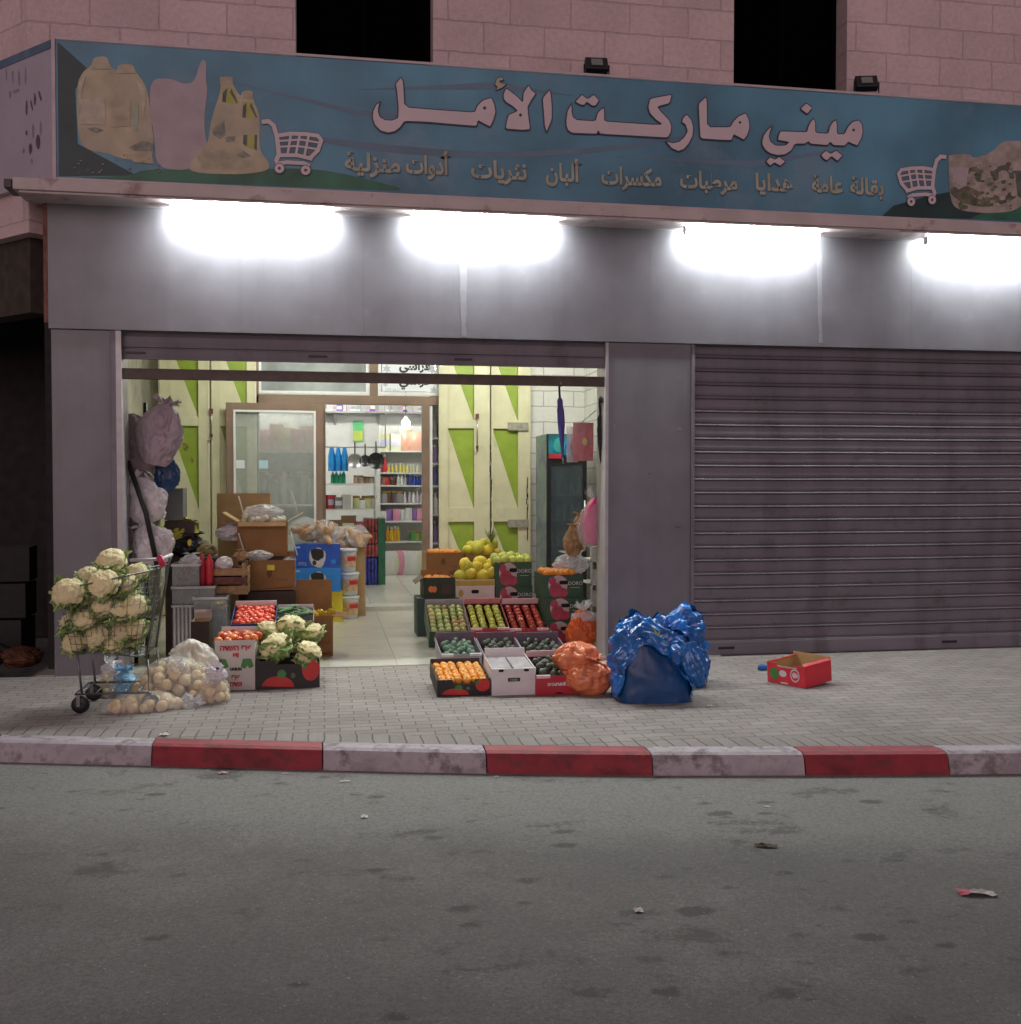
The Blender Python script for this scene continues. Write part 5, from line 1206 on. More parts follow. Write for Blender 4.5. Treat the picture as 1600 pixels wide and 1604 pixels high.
# boxes of vegetables
gL = 'vegetable boxes in the display at the left'
def pr_heb(g, w, h):
    rp = mat('red_hebrew_print', (.48, .03, .05), var=.15)
    g.text('פרי השדה', h*.13, rp, FM(w*.5, -.0015, h*.83), .003) if False else None
    for body, sz, zz, m_ in (('הדשה ירפ', .15, .80, rp), ('MIJ', .09, .68, rp), ('UNIUN', .07, .40, inkblk), ('ירפ', .13, .22, rp), ('הדש', .13, .08, rp)):
        g.text(body, h*sz, m_, FM(w*.52, -.0015, h*zz), .003)
    for x in (.17, .80):
        for k, a_ in enumerate((-.5, .5)): g.prism([(w*x+math.sin(a_)*.0+dx*math.cos(a_)-dz*math.sin(a_), h*.52+dx*math.sin(a_)+dz*math.cos(a_)) for dx, dz in ((-.015, -.03), (.02, -.03), (.03, .03), (0, .05), (-.03, .03))], .0012, ink_grn, FM((-.02 if k == 0 else .02), -.0005*k, 0))
loc, w, h, tl = place(337, 400, 1069, 1003, 0, -.88, .4, .003)
t = carton('vegetable_crate', 'tall white box with red and green print holding pale tomatoes', 'vegetable crate', loc, R(-2), w, .36, h, mat('white_veg_card', (.56, .52, .50), rough=.65, var=.08), card_in, prints=pr_heb, group=gL, flaps=[('back', .06, -2, whitep)])
fill(t, 'tomato', 5, 5, w+.03, .42, h+.005, .036, 'tomato heaped on the tall white box', 'tomatoes on the tall white box', .0, .012, True, 0, ('pale_tomato', .5))
loc, w, h, tl = place(401, 501, 1070, 1035, 0, -.88, .4, .003)
t = carton('vegetable_crate', 'black crate printed with red tomatoes and heaped with cauliflowers', 'vegetable crate', loc, R(2), w, .40, h, inkblk, MATS['dark_card_inside'], notch=.03, prints=pr_tomato, group=gL)
for (px_, py_, r_, Y, rx_) in ((433, 1014, 25, -.80, .5), (484, 1022, 20, -.78, .5), (476, 1033, 14, -.82, .4), (456, 985, 25, -.50, .4), (421, 988, 18, -.55, .4), (490, 992, 18, -.5, .3)):
    cauli(onY(px_, py_, Y), r_/193., 'cauliflower heaped on the black crate with red tomatoes printed on it', 'cauliflowers on the black crate', (rx_, rnd.uniform(-.3, .3), rnd.uniform(0, 6)))
zt = onY(400, 977, -.30).z
loc, w, h, tl = place(362, 432, 1000, 976, 947, -.30, .45)
carton('support_box', 'box under the red tomato box', 'box', (loc.x+.01, -.28, .003), 0, w-.02, .4, loc.z-.01, card, card_in, closed=True)
t = carton('vegetable_crate', 'blue box of red tomatoes behind the tall white box', 'vegetable crate', loc, 0, w, .45, h, navy, navy, tilt=tl, group=gL, flaps=[('back', .045, -2, whitep)])
fill(t, 'tomato', 7, 7, w, .45, h-.005, .032, 'red tomato in the blue box behind the white box', 'tomatoes in the blue box', .02, .008, True)
loc, w, h, tl = place(432, 492, 1000, 972, 951, -.15, .42)
carton('support_box', 'box under the cucumber box', 'box', (loc.x+.01, -.13, .003), 0, w-.02, .38, loc.z-.01, card, card_in, closed=True)
t = carton('vegetable_crate', 'white rimmed box of cucumbers behind the cauliflowers', 'vegetable crate', loc, 0, w, .42, h, card, greyc, tilt=tl, group=gL, flaps=[('back', .03, -2, whitep)])
M_ = world(t)
for i in range(20): put('cucumber', M_ @ Vector((.05+(w-.1)*((i*.37) % 1), .05+.32*i/20, h-.01+.018*(i % 3))), .062, 'small cucumber in the white rimmed box', 'cucumbers in the white rimmed box', (rnd.uniform(-.2, .2), rnd.uniform(-.3, .3), rnd.uniform(-.6, .6)))
# brown cartons behind
def brown(label, xl, xr, yt, yb, Y, d, z0=None, flaps=(), prints=pr_faint, rotz=0., m=card, closed=False, name='cardboard_box', group='brown cardboard boxes at the left'):
    a, b_ = onY(xl, yb, Y), onY(xr, yb, Y); z = a.z if z0 is None else z0
    return carton(name, label, 'box', (a.x, Y, z), rotz, b_.x-a.x, d, onY(xl, yt, Y).z-z, m, card_in, flaps=flaps, prints=prints, closed=closed, group=group)
t = brown('large open brown box of yellow peppers beside the tiled path, its back flap raised', 462, 522, 966, 1010, .62, .42, .003, [('back', .30, 4, card), ('right', .14, 100, card)])
M_ = world(t); w = onY(522, 1010, .62).x-onY(462, 1010, .62).x; hh = onY(462, 966, .62).z
for i in range(9): put('pepper', M_ @ Vector((.06+.05*(i % 6)+.02, .08+.1*(i//3), hh-.02+.02*(i % 2))), .048, 'yellow pepper in the large open brown box', 'yellow peppers in the brown box')
zlow = onY(420, 930, 1.0).z
t = brown('brown box with a yellow sticker on top of a dark box', 390, 462, 878, 925, 1.0, .42, None, [('back', .06, 30, card)])
g = MB(); w = onY(462, 900, 1.0).x-onY(390, 900, 1.0).x; g.box(w*.40, w*.56, -.003, -.0012, .19, .24, yellow); g.build('sticker', t)
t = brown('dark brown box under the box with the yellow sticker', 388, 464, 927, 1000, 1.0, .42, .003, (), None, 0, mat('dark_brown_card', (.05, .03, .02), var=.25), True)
# open box of garlic and packets on stands
t = brown('open brown box heaped with white garlic nets on the black crates', 372, 450, 818, 872, 1.35, .40, None, [('left', .17, 58, card_l), ('right', .17, 60, card_l), ('front', .08, 120, card)], None)
M_ = world(t); w = onY(450, 850, 1.35).x-onY(372, 850, 1.35).x; h_ = onY(372, 818, 1.35).z-t.location.z
gm = mat('garlic_skin', (.66, .62, .50), rough=.6, var=.12)
gp_ = MB(); gp_.ball((0, 0, 0), (1, 1, .9), gm, 12, 8, lambda d: 1+.07*math.cos(7*math.atan2(d.y, d.x))+.3*max(0, d.z-.85)*3); go = gp_.build('garlic_bulb'); tag(go, 'white garlic bulb on the open brown box', 'garlic', 'garlic bulbs on the open box'); GP = Proto(go)
for i in range(40): GP.put(tuple(M_ @ Vector((w*rnd.uniform(.02, .98), rnd.uniform(.03, .36), h_+rnd.uniform(-.01, .05)*(1 if i % 2 else 2.0)))), (rnd.uniform(-1, 1), rnd.uniform(-1, 1), 0), rnd.uniform(.026, .034))
bag('clear bag of garlic lying on the garlic heap', 'bag', 'plastic_bag', clearb, M_ @ Vector((w*.5, .2, h_+.03)), .17, .10, .14, 50, neck=.9, ruff=.05, lump=.3)
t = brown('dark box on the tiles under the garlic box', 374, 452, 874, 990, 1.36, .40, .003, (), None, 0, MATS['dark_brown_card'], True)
brown('pale cardboard sheet box behind the garlic', 340, 424, 773, 830, 1.9, .12, None, (), None, 0, card_l)
brown('pale tall box under the pale cardboard box', 342, 424, 832, 990, 1.9, .14, .003, (), None, 0, card_l, True)
stick = mat('white_stick', (.75, .75, .72), rough=.4)
for i, (x0_, y0_, x1_, y1_) in enumerate(((374, 778, 382, 806), (457, 770, 467, 805), (374, 836, 385, 872), (456, 834, 466, 870))):
    g = MB(); a, b_ = onY(x0_, y0_, 1.30), onY(x1_, y1_, 1.28); g.tube([(0, 0, 0), a-b_], .006, stick, 8); g.ball(tuple(a-b_), .008, stick, 8, 6)
    q = solo('display_stick', g, ('white stick standing up at the upper left of the garlic box', 'white stick standing up at the upper right of the garlic box', 'white stick below the left of the garlic box', 'white stick between the garlic box and the bread bags')[i], 'stick', 'white sticks around the garlic box'); q.location = b_
bag('crumpled clear bag on the brown box with the yellow sticker', 'bag', 'plastic_bag', clearb, onY(405, 879, 1.05)+Vector((0, .1, 0)), .11, .07, .10, 52, neck=.9, ruff=.1, lump=.3)
# wooden crate with purple produce, plastic tubs at the left
a, b_ = onY(322, 930, .55), onY(388, 930, .55)
t = thing('wooden_crate', 'reddish wooden produce crate on top of the plastic crates', 'crate', (a.x, .55, a.z)); w = b_.x-a.x; h_ = onY(340, 886, .55).z-a.z
g = MB()
for z_ in (.0, .08, .16): g.box(.0, w, 0, .012, z_, z_+.065, rust if z_ == .08 else wood); g.box(.0, w, .388, .40, z_, z_+.065, wood); g.box(0, .012, .0125, .3875, z_, z_+.065, wood); g.box(w-.012, w, .0125, .3875, z_, z_+.065, wood)
g.box(.002, w-.002, .002, .398, -.012, -.001, wood); g.build('slats', t)
for x_, y_ in ((.02, .013), (w-.05, .013), (.02, .357), (w-.05, .357)):
    g = MB(); g.box(x_, x_+.03, y_, y_+.03, .001, .27, wood); g.build('corner_post', t)
M_ = world(t)
dn = skin('aubergine_skin', (.06, .012, .03), (.11, .03, .06), .25); g = MB(); g.ball((0, 0, 0), (.6, .6, 1.3), dn, 12, 9, lambda d: 1-.2*d.z); g.tube([(0, 0, 1.0), (0, 0, 1.4)], [.35, .12], mat('pepper_stalk', (.12, .2, .05)), 7)
o = g.build('aubergine'); tag(o, 'dark aubergine in the wooden crate', 'aubergine', 'aubergines in the wooden crate'); AP = Proto(o)
for i in range(14): AP.put(tuple(M_ @ Vector((.06+.07*(i % 5)*w/.4, .07+.1*(i//5), .17+.02*(i % 2)))), (1.4, rnd.uniform(-.4, .4), rnd.uniform(0, 6)), .058)
tub = film('smoky_clear_plastic', (.42, .46, .46), .42, .2)
def tubbox(label, xl, xr, yt, yb, Y, d, z0, fillm, fillh, posts=0):
    a, b_ = onY(xl, yb, Y), onY(xr, yb, Y); z = a.z if z0 is None else z0; w = b_.x-a.x; h = onY(xl, yt, Y).z-z
    t = thing('plastic_crate', label, 'crate', (a.x, Y, z), (0, 0, 0), 'plastic crates by the left wall'); g = MB()
    for (x0_, x1_, y0_, y1_) in ((0, w, 0, .008), (0, w, d-.008, d), (0, .008, .0085, d-.0085), (w-.008, w, .0085, d-.0085)): g.box(x0_, x1_, y0_, y1_, 0.005, h, tub)
    g.box(0, w, 0, d, 0, .0045, tub); g.build('walls', t)
    f = MB()
    for (x0_, x1_, y0_, y1_) in ((-.01, w+.01, -.012, -.001), (-.01, w+.01, d+.001, d+.012), (-.01, -.001, -.0009, d+.0009), (w+.001, w+.01, -.0009, d+.0009)): f.box(x0_, x1_, y0_, y1_, h-.02, h, chrome)
    for k in range(posts): f.box(w*(k+.5)/posts-.008, w*(k+.5)/posts+.008, -.010, -.001, .02, h-.022, chrome)
    f.build('rim', t)
    if fillm:
        c = MB(); rr = random.Random(int(xl))
        for k in range(26): c.ball((rr.uniform(.05, w-.05), rr.uniform(.05, d-.05), .03+fillh*rr.random()), rr.uniform(.02, .035), fillm, 8, 6)
        q = solo('beetroot_heap', c, 'dark red produce heaped in the '+label.split(' with')[0], 'produce'); q['kind'] = 'stuff'; q.location = t.location
    return t
dkred = mat('dark_red_produce', (.17, .02, .045), rough=.4, var=.4, scale=8)
zB = onY(280, 948, .35).z
tubbox('dark ribbed plastic crate with grey uprights at the bottom of the left stack', 271, 302, 948, 1002, .35, .4, .003, None, 0, 5)
tubbox('smoky clear plastic crate with a grey rim in the middle of the left stack', 270, 336, 919, 947, .35, .4, None, None, 0)
tubbox('clear plastic crate with dark red produce at the top of the left stack', 270, 312, 884, 918, .40, .36, None, dkred, .17)
tubbox('clear plastic crate with dark red produce in front of the wooden crate', 304, 356, 936, 1000, .20, .36, .003, dkred, .22)
brown('small pale carton with its flap up beside the tall white box', 299, 328, 974, 1003, -.20, .25, .003, [('back', .07, 0, mat('pinkish_pale_card', (.50, .38, .33), var=.1))], None, 0, MATS['dark_brown_card'])
g = MB(); a = onY(327, 905, .5); 
for k, px_ in enumerate((316, 328)):
    q = onY(px_, 905, .5); g = MB(); g.lathe([(.03, 0), (.034, .03), (.034, .20), (.018, .24), (.014, .27)], redb if k else redp, 14); o = solo('red_bottle', g, ('left' if k == 0 else 'right')+' red bottle standing on the plastic crates', 'bottle', 'red bottles by the wooden crate'); o.location = (q.x, .52, onY(300, 919, .35).z+.002)
# blue milk cartons, white tubs, brown carton and bread by the shop door
Ym = 3.05
xa, xb = onY(461, 900, Ym).x, onY(534, 900, Ym).x; zc_ = [onY(500, y_, Ym).z for y_ in (968, 927, 889, 852)]
def pr_cow(bm_):
    def f(g, w, h):
        g.prism(blob2(w*.5, h*.45, w*.19, h*.40, 3, 20, .3), .0010, ink_wh, FM(0, 0, 0)); g.prism(blob2(w*.5, h*.58, w*.14, h*.28, 7, 18, .3), .0016, inkblk, FM(0, 0, 0)); g.prism(blob2(w*.43, h*.2, w*.05, h*.1, 8, 12, .3), .0022, inkblk, FM(0, 0, 0))
        g.box(w*.04, w*.12, -.0012, 0, h*.84, h*.90, ink_wh); g.text('חלב', h*.2, ink_wh, FM(w*.17, -.0014, h*.1)) ; g.prism(blob2(w*.85, h*.25, w*.06, h*.1, 3), .001, bluel, FM(0, 0, 0))
    return f
carton('milk_carton', 'bright yellow sided carton on the tiles under the blue cow cartons', 'carton', (xa+.04, Ym+.02, .003), 0, xb-xa-.02, .36, zc_[1]-.006, yellow, card_in, closed=True)
carton('milk_carton', 'lighter blue carton with a cow picture, lower of two', 'carton', (xa, Ym, zc_[1]), 0, xb-xa, .36, zc_[2]-zc_[1]-.003, bluel, card_in, closed=True, prints=pr_cow(bluel), group='blue cow cartons by the door')
carton('milk_carton', 'dark blue carton with a cow picture, upper of two', 'carton', (xa+.005, Ym+.005, zc_[2]), 0, xb-xa-.01, .36, zc_[3]-zc_[2]-.003, bluep, card_in, closed=True, prints=pr_cow(bluep), group='blue cow cartons by the door')
wtub = mat('white_bucket_plastic', (.68, .70, .74), rough=.3, var=.05); fp = mat('food_picture_print', (.60, .44, .26), rough=.45, var=.3, scale=20)
Yb = 3.42; zb_ = [.003, onY(545, 931, Yb).z, onY(545, 896, Yb).z]; ztop = onY(545, 858, Yb).z; hb = (ztop-.003)/3
for i in range(3):
    t = thing('white_bucket', ('lowest', 'middle', 'topmost')[i]+' white plastic tub with a food picture in the stack of three', 'tub', (onY(547-3*(i == 2), 930, Yb).x, Yb, .003+hb*i), (0, 0, 0), 'white tubs stacked by the door')
    g = MB(); g.lathe([(.088, 0), (.10, .01), (.112, hb-.05), (.112, hb-.045)], wtub, 28); g.build('bucket', t)
    g = MB(); P = [[(.1115*math.cos(a), .1115*math.sin(a), z_) for a in [R(200+14*k) for k in range(11)]] for z_ in (hb*.18, hb*.72)]; 
    P = [[(q[0]*(.955 if r_ == 0 else 1.0), q[1]*(.955 if r_ == 0 else 1.0), q[2]) for q in row] for r_, row in enumerate(P)]
    g.grid(P, fp); P2 = [[(x_*1.012, y_*1.012, z_+hb*.3) for x_, y_, z_ in P[0][k:k+4]] for k in (1,)]
    P3 = [[(x_*1.01, y_*1.01, z_+dz) for x_, y_, z_ in P[0][5:11]] for dz in (hb*.28, hb*.52)]; g.grid([[(x_*1.03, y_*1.03, z_) for x_, y_, z_ in r_] for r_ in P3], redb); g.build('picture_label', t)
    g = MB(); g.lathe([(.116, hb-.044), (.122, hb-.04), (.122, hb-.014), (.116, hb-.010), (.10, hb-.008), (.0, hb-.008)], wtub, 28); g.build('lid', t)
brown('tall brown carton beside the white tubs at the door', 556, 573, 846, 958, 3.62, .35, .003, (), None, 0, card_l, True)
brown('second brown carton behind the white tubs', 524, 557, 862, 958, 3.66, .3, .003, (), None, 0, card_l, True)
bread = skin('bread_crust', (.44, .20, .07), (.66, .42, .20), .6, 5)
def bread_bag(label, x, y, z, rx, ry, h, seed, n=9):
    t = thing('bread_bag', label, 'bag', (x, y, z), (0, 0, 0), 'clear bags of bread by the door'); rr = random.Random(seed); g = MB()
    for i in range(n):
        a = rr.uniform(0, 6.28); q = rr.random()**.5; b2_ = Matrix.Translation((q*math.cos(a)*rx*.7, q*math.sin(a)*ry*.7, .04+rr.random()*h*.55)) @ Euler((rr.uniform(-.6, .6), rr.uniform(.4, 1.5), rr.uniform(0, 6))).to_matrix().to_4x4()
        g.ball((0, 0, 0), (.042, .042, .10), bread, 12, 8, None, b2_)
    g.build('bread', t); bag_mesh(clear, rx, ry, h, seed, .8, .12, fold=.2, lump=.3).build('film', t); return t
bread_bag('clear bag of bread rolls on the left of the blue cartons', onY(478, 850, Ym).x, Ym+.16, zc_[3]+.002, .16, .14, .30, 3)
bread_bag('clear bag of brown bread on the right of the blue cartons', onY(508, 850, Ym).x, Ym+.15, zc_[3]+.002, .15, .14, .27, 6)
bread_bag('clear bag of pale bread on the brown cartons beside the doorway', onY(545, 858, 3.7).x, 3.80, onY(540, 861, 3.66).z+.002, .16, .13, .28, 8, 11)
bread_bag('small clear bag of rolls on top of the white tubs', onY(556, 856, Yb).x+.05, Yb+.1, ztop+.002, .11, .11, .26, 12, 7)

# ------------------------------------------------------------------ sacks and bags hung at the left wall
rk = thing('hanging_rack', 'black metal rack leaning at the left wall with bags hung on it', 'rack', (-1.95, .55, 0)); g = MB()
a, b_ = onY(200, 722, .26), onY(246, 885, .22)
f = lambda v: (v.x+1.95, v.y-.55, v.z)
g.tube([f(a), f(a.lerp(b_, .5)+Vector((.03, 0, 0))), f(b_)], .022, black, 8); g.build('front_pole', rk)
g = MB()
for x_ in (-.02, .34): g.tube([(x_, .35, .0), (x_, .35, 2.35)], .018, black, 8)
for z_ in (.35, 1.0, 1.6, 2.2): g.tube([(-.05, .35, z_), (.42, .35, z_)], .012, black, 8)
for z_ in (1.0, 1.6, 2.2): g.tube([(.1, .35, z_), (.1, -.1, z_-.05)], .010, black, 8); 
g.tube([(.3, .0, 0), (.3, .02, 1.0)], .018, black, 8); g.tube([(.0, .0, 0), (.02, .02, .9)], .018, black, 8)
g.build('stand', rk)
def hang(label, px_, y0, y1, Y, rx, ry, m, seed, rot=(0, 0, 0), nm='sack', **k):
    p = onY(px_, y1, Y); h = onY(px_, y0, Y).z-p.z
    return bag(label, 'sack' if nm == 'sack' else 'bag', nm, m, (p.x, Y, p.z), rx, ry, h, seed, rot, 'bags hung at the left wall', **k)
sack_l = mat('pale_pinkish_sack', (.42, .34, .40), rough=.55, var=.14, scale=3)
hang('tall pale pink sack hung highest at the left wall', 241, 618, 728, .45, .15, .12, sack_l, 60, (0, R(12), 0), neck=.45, lump=.35, fold=.3)
hang('dusky pink sack hung behind the tall pale one, next to the pillar', 212, 648, 738, .62, .21, .13, pnk, 61, (0, R(-4), 0), neck=.9, lump=.5, fold=.1)
hang('white plastic bag hung below the sacks', 240, 735, 818, .42, .16, .11, wht, 62, (0, R(-24), 0), 'plastic_bag', neck=.45, lump=.45, fold=.5)
hang('pinkish white bag hung next to the pillar below the white bag', 214, 792, 882, .55, .16, .11, sack_l, 63, (0, R(-10), 0), 'plastic_bag', neck=.45, lump=.45, fold=.5)
hang('white bag hung lowest, just above the trolley handle', 254, 808, 884, .36, .13, .1, wht, 64, (0, R(-26), 0), 'plastic_bag', neck=.45, lump=.45, fold=.5)
hang('dusky pink bag hung lowest beside the pillar', 212, 832, 890, .48, .15, .1, pnk, 65, (0, 0, 0), 'plastic_bag', neck=.9, lump=.5)
hang('grey pink bag in the dark behind the white bag', 208, 728, 806, .66, .16, .1, pnk, 66, (0, 0, 0), 'plastic_bag', neck=.9, lump=.5)
hang('yellow plastic bag on the goods by the left door', 276, 806, 862, 1.0, .15, .11, mat('yellow_bag', (.50, .47, .06), rough=.35, var=.2), 67, (0, R(20), 0), 'plastic_bag', neck=.6, lump=.3)
hang('black bag with a yellow sticker beside the yellow bag', 297, 833, 872, .95, .16, .12, black, 68, (0, 0, 0), 'plastic_bag', neck=.7, lump=.3)
g = MB(); g.prism(blob2(0, 0, .018, .03, 3), .002, yellow, FM(0, 0, 0)); q = solo('sticker', g, 'small yellow sticker on the black bag', 'sticker'); q.location = onY(297, 850, .80)
hang('dark blue packet hung in front of the left cream door', 256, 716, 768, .6, .10, .05, mat('deep_blue_packet', (.015, .06, .17), rough=.3, var=.3), 69, (0, R(10), 0), 'plastic_bag', neck=.8, lump=.2)
a = onY(258, 815, .9); t = carton('grey_bin', 'grey plastic box by the left cream door', 'box', (a.x, .9, a.z), 0, onY(287, 815, .9).x-a.x, .3, onY(258, 765, .9).z-a.z, mat('grey_plastic', (.16, .17, .17), rough=.5), black)
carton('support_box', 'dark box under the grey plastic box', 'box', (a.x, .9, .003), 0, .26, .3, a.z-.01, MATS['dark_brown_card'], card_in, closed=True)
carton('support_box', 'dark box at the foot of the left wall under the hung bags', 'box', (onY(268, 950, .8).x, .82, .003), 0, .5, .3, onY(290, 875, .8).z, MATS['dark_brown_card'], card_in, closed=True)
# ------------------------------------------------------------------ right wall: fridge, hung toys, umbrellas, cups
fx0, fx1 = onY(858, 800, 3.05).x, onY(913, 800, 3.05).x; fzt = onY(880, 681, 3.05).z
fr_ = thing('drinks_fridge', 'tall black glass door drinks fridge with coloured side against the white wall', 'fridge', (fx0-.01, 3.05, .008))
W = fx1-fx0+.06; D_ = .66
def fgraf():
    m = bpy.data.materials.new('fridge_side_picture'); m.use_nodes = True; t_ = m.node_tree; N = t_.nodes; L = t_.links; b = N['Principled BSDF']
    tc = N.new('ShaderNodeTexCoord'); n = N.new('ShaderNodeTexNoise'); n.inputs['Scale'].default_value = 2.6; n.inputs['Detail'].default_value = 5; n.inputs['Distortion'].default_value = 1.6
    r_ = N.new('ShaderNodeValToRGB'); e = r_.color_ramp.elements; e[0].position = .32; e[0].color = (.03, .03, .12, 1); e[1].position = .7; e[1].color = (.30, .38, .40, 1)
    for p_, c in ((.44, (.09, .09, .26)), (.52, (.12, .2, .22)), (.6, (.04, .16, .08))): q = e.new(p_); q.color = c+(1,)
    L.new(tc.outputs['Object'], n.inputs['Vector']); L.new(n.outputs[0], r_.inputs[0]); L.new(r_.outputs[0], b.inputs['Base Color']); b.inputs['Roughness'].default_value = .3; return m
g = MB(); g.box(0, .025, .025, D_, 0, fzt, fgraf()); g.box(W-.025, W, .025, D_, 0, fzt, black); g.box(.0255, W-.0255, D_-.03, D_, 0, fzt, mat('fridge_inner_grey', (.22, .25, .27), rough=.4)); g.box(.0255, W-.0255, .03, D_-.031, 0, .12, black); g.box(.0255, W-.0255, .03, D_-.031, fzt-.30, fzt, black); g.build('cabinet', fr_)
g = MB(); hdm = mat('teal_header_print', (.02, .22, .30), rough=.3, var=.5, scale=6); g.box(0, W, -.01, .024, fzt-.30, fzt, black); g.box(.02, W-.01, -.014, -.011, fzt-.25, fzt-.01, hdm); g.box(.02, W*.35, -.017, -.0145, fzt-.29, fzt-.24, redb); g.prism(blob2(W*.3, fzt-.13, .07, .09, 4), .002, mat('aqua_print', (.05, .42, .40), var=.2), FM(0, -.0145, 0)); g.prism(blob2(W*.62, fzt-.15, .08, .08, 6), .002, bluep, FM(0, -.0145, 0)); g.build('header', fr_)
dr = MB()
for q in ((0, .05, 0, fzt-.301), (W-.05, W, 0, fzt-.301), (.0505, W-.0505, 0, .12), (.0505, W-.0505, fzt-.36, fzt-.301)): dr.box(q[0], q[1], -.005, .022, q[2], q[3], black)
dro = dr.build('door', fr_); g = MB(); g.box(.051, W-.051, .004, .010, .121, fzt-.361, film('fridge_glass', (.10, .14, .16), .55, .1)); g.build('pane', dro); g = MB(); g.tube([(W-.03, -.03, .8), (W-.03, -.03, 1.4)], .012, chrome); g.build('handle', dro)
for k in range(5):
    g = MB(); g.box(.03, W-.03, .05, D_-.04, .25+.30*k, .262+.30*k, chrome); g.build('fridge_shelf', fr_)
fb_ = MB(); fb_.lathe([(.028, 0), (.03, .01), (.03, .13), (.012, .18), (.012, .21), (.0, .211)], mat('pale_drink_bottle', (.32, .38, .42), rough=.3, var=.2), 10); o = fb_.build('drink_bottle'); tag(o, 'drink bottle behind the fridge door', 'bottle', 'bottles in the fridge'); BP = Proto(o)
for k in range(5):
    for i in range(5): BP.put((fr_.location.x+.07+(W-.14)*i/4, 3.05+.10, .008+.264+.30*k), (0, 0, rnd.uniform(0, 6)), 1.)
# wire rack on the wall right of the fridge and goods on it
wr_ = thing('wire_rack', 'white wire rack fixed to the right side wall', 'rack', (3.325, 2.2, .9)); g = MB()
for k in range(13): g.tube([(0, -.9+.15*k, 0), (0, -.9+.15*k, 1.5)], .004, white_al, 5)
for k in range(11): g.tube([(0, -.9, .15*k), (0, .9, .15*k)], .004, white_al, 5)
g.build('grid', wr_)
def umbrella(label, xt, yt, xb, yb, Y, m, r=.028):
    a, b_ = onY(xt, yt, Y), onY(xb, yb, Y); L_ = (a-b_).length; t = thing('folded_umbrella', label, 'umbrella', tuple(b_), (a-b_).to_track_quat('Z', 'Y').to_euler())
    g = MB(); P = []
    for i in range(20):
        u = i/19; rr_ = r*(.25+.75*min(1, u*1.8))*(1 if u < .8 else .75)*(1 if u < .97 else .4); P.append([(rr_*(1+.22*math.cos(7*(6.283*j/28)+u*5))*math.cos(6.283*j/28), rr_*(1+.22*math.cos(7*(6.283*j/28)+u*5))*math.sin(6.283*j/28), u*L_*.80) for j in range(28)])
    g.grid(P, m, True, True); g.build('canopy', t)
    g = MB(); hk = [(0, 0, L_*.78), (0, 0, L_*.93)]+[(.035-.035*math.cos(k*.45), 0, L_*.93+.05*math.sin(k*.45)) for k in range(1, 8)]; g.tube(hk, .010, black, 8); g.build('crook_handle', t); g = MB(); g.tube([(0, 0, -.05), (0, 0, .02)], .005, chrome, 6); g.build('tip', t)
umbrella('closed purple umbrella hung from the brown crossbar before the fridge', 876, 598, 882, 718, .09, mat('purple_umbrella_cloth', (.05, .04, .20), rough=.5, var=.25))
umbrella('closed black umbrella hung beside the wide pillar', 939, 622, 947, 758, .16, mat('black_umbrella_cloth', (.015, .014, .017), rough=.6, var=.25), .034)
g = MB(); a, b_ = onY(898, 672, 1.0), onY(934, 643, .5); g.tube([tuple(a), tuple(b_)], .005, chrome, 6); solo('display_hook', g, 'thin metal hook rod reaching from the pillar to the toy packets', 'hook')
def packet(label, px_, y0, y1, Y, w, m, m2, seed, cat='toy packet'):
    p = onY(px_, y1, Y); h = onY(px_, y0, Y).z-p.z; t = thing('toy_packet', label, cat, (p.x, Y, p.z), (0, 0, rnd.uniform(-.3, .1)), 'packets hung by the wide pillar'); g = MB()
    g.grid([[(-w/2+w*i/8, .01*noise.noise((i*.8, j*.8, seed))*2, h*j/10) for i in range(9)] for j in range(11)], m)
    g.prism(blob2(0, h*.45, w*.3, h*.25, seed), .012, m2, FM(0, -.012, 0)); g.prism(blob2(w*.05, h*.5, w*.12, h*.1, seed+3), .014, yellow, FM(0, -.012, 0)); g.build('card', t)
    f = MB(); f.grid([[(-w/2+w*i/8, -.035*math.sin(math.pi*i/8)*math.sin(math.pi*j/10)-.004+.01*noise.noise((i*.9, j*.9, seed+2)), h*j/10) for i in range(9)] for j in range(11)], clear); f.build('blister', t)
packet('red and yellow toy packet hung beside the fridge top', 914, 662, 722, .80, .20, mat('pink_red_toy_card', (.62, .04, .07), rough=.3, var=.4, scale=9), redb, 2)
packet('silvery packet hung left of the red toy packet', 897, 668, 724, .9, .12, clearb, mat('silver_toy', (.5, .5, .5), rough=.2, var=.4), 5)
# pink toy car in a clear bag
p = onY(929, 857, .42); hcar = onY(929, 772, .42).z-p.z
t = thing('toy_car', 'pink toy car standing on end in a clear bag by the wide pillar', 'toy', (p.x, .42, p.z), (0, R(4), 0)); pk = mat('pink_toy_plastic', (.74, .05, .24), rough=.25, var=.12)
prof = [(-.07, .04), (.055, .02), (.06, hcar*.28), (.035, hcar*.34), (.03, hcar*.42), (.06, hcar*.5), (.055, hcar*.86), (-.03, hcar*.92), (-.075, hcar*.78), (-.10, hcar*.62), (-.115, hcar*.45), (-.09, hcar*.22)]
g = MB(); g.prism(prof, .13, pk, FM(0, .065, 0)); g.build('body', t, bevel=.012)
for z_ in (hcar*.20, hcar*.66):
    for y_ in (-.07, .07):
        g = MB(); g.lathe([(.012, -.018), (.045, -.016), (.05, 0), (.045, .016), (.012, .018)], black, 18, Matrix.Translation((.062, y_, z_)) @ Matrix.Rotation(R(90), 4, 'X')); g.build('wheel', t)
g = bag_mesh(clear, .14, .12, hcar*1.15, 71, .3, .25, fold=.2); g.build('film', t)
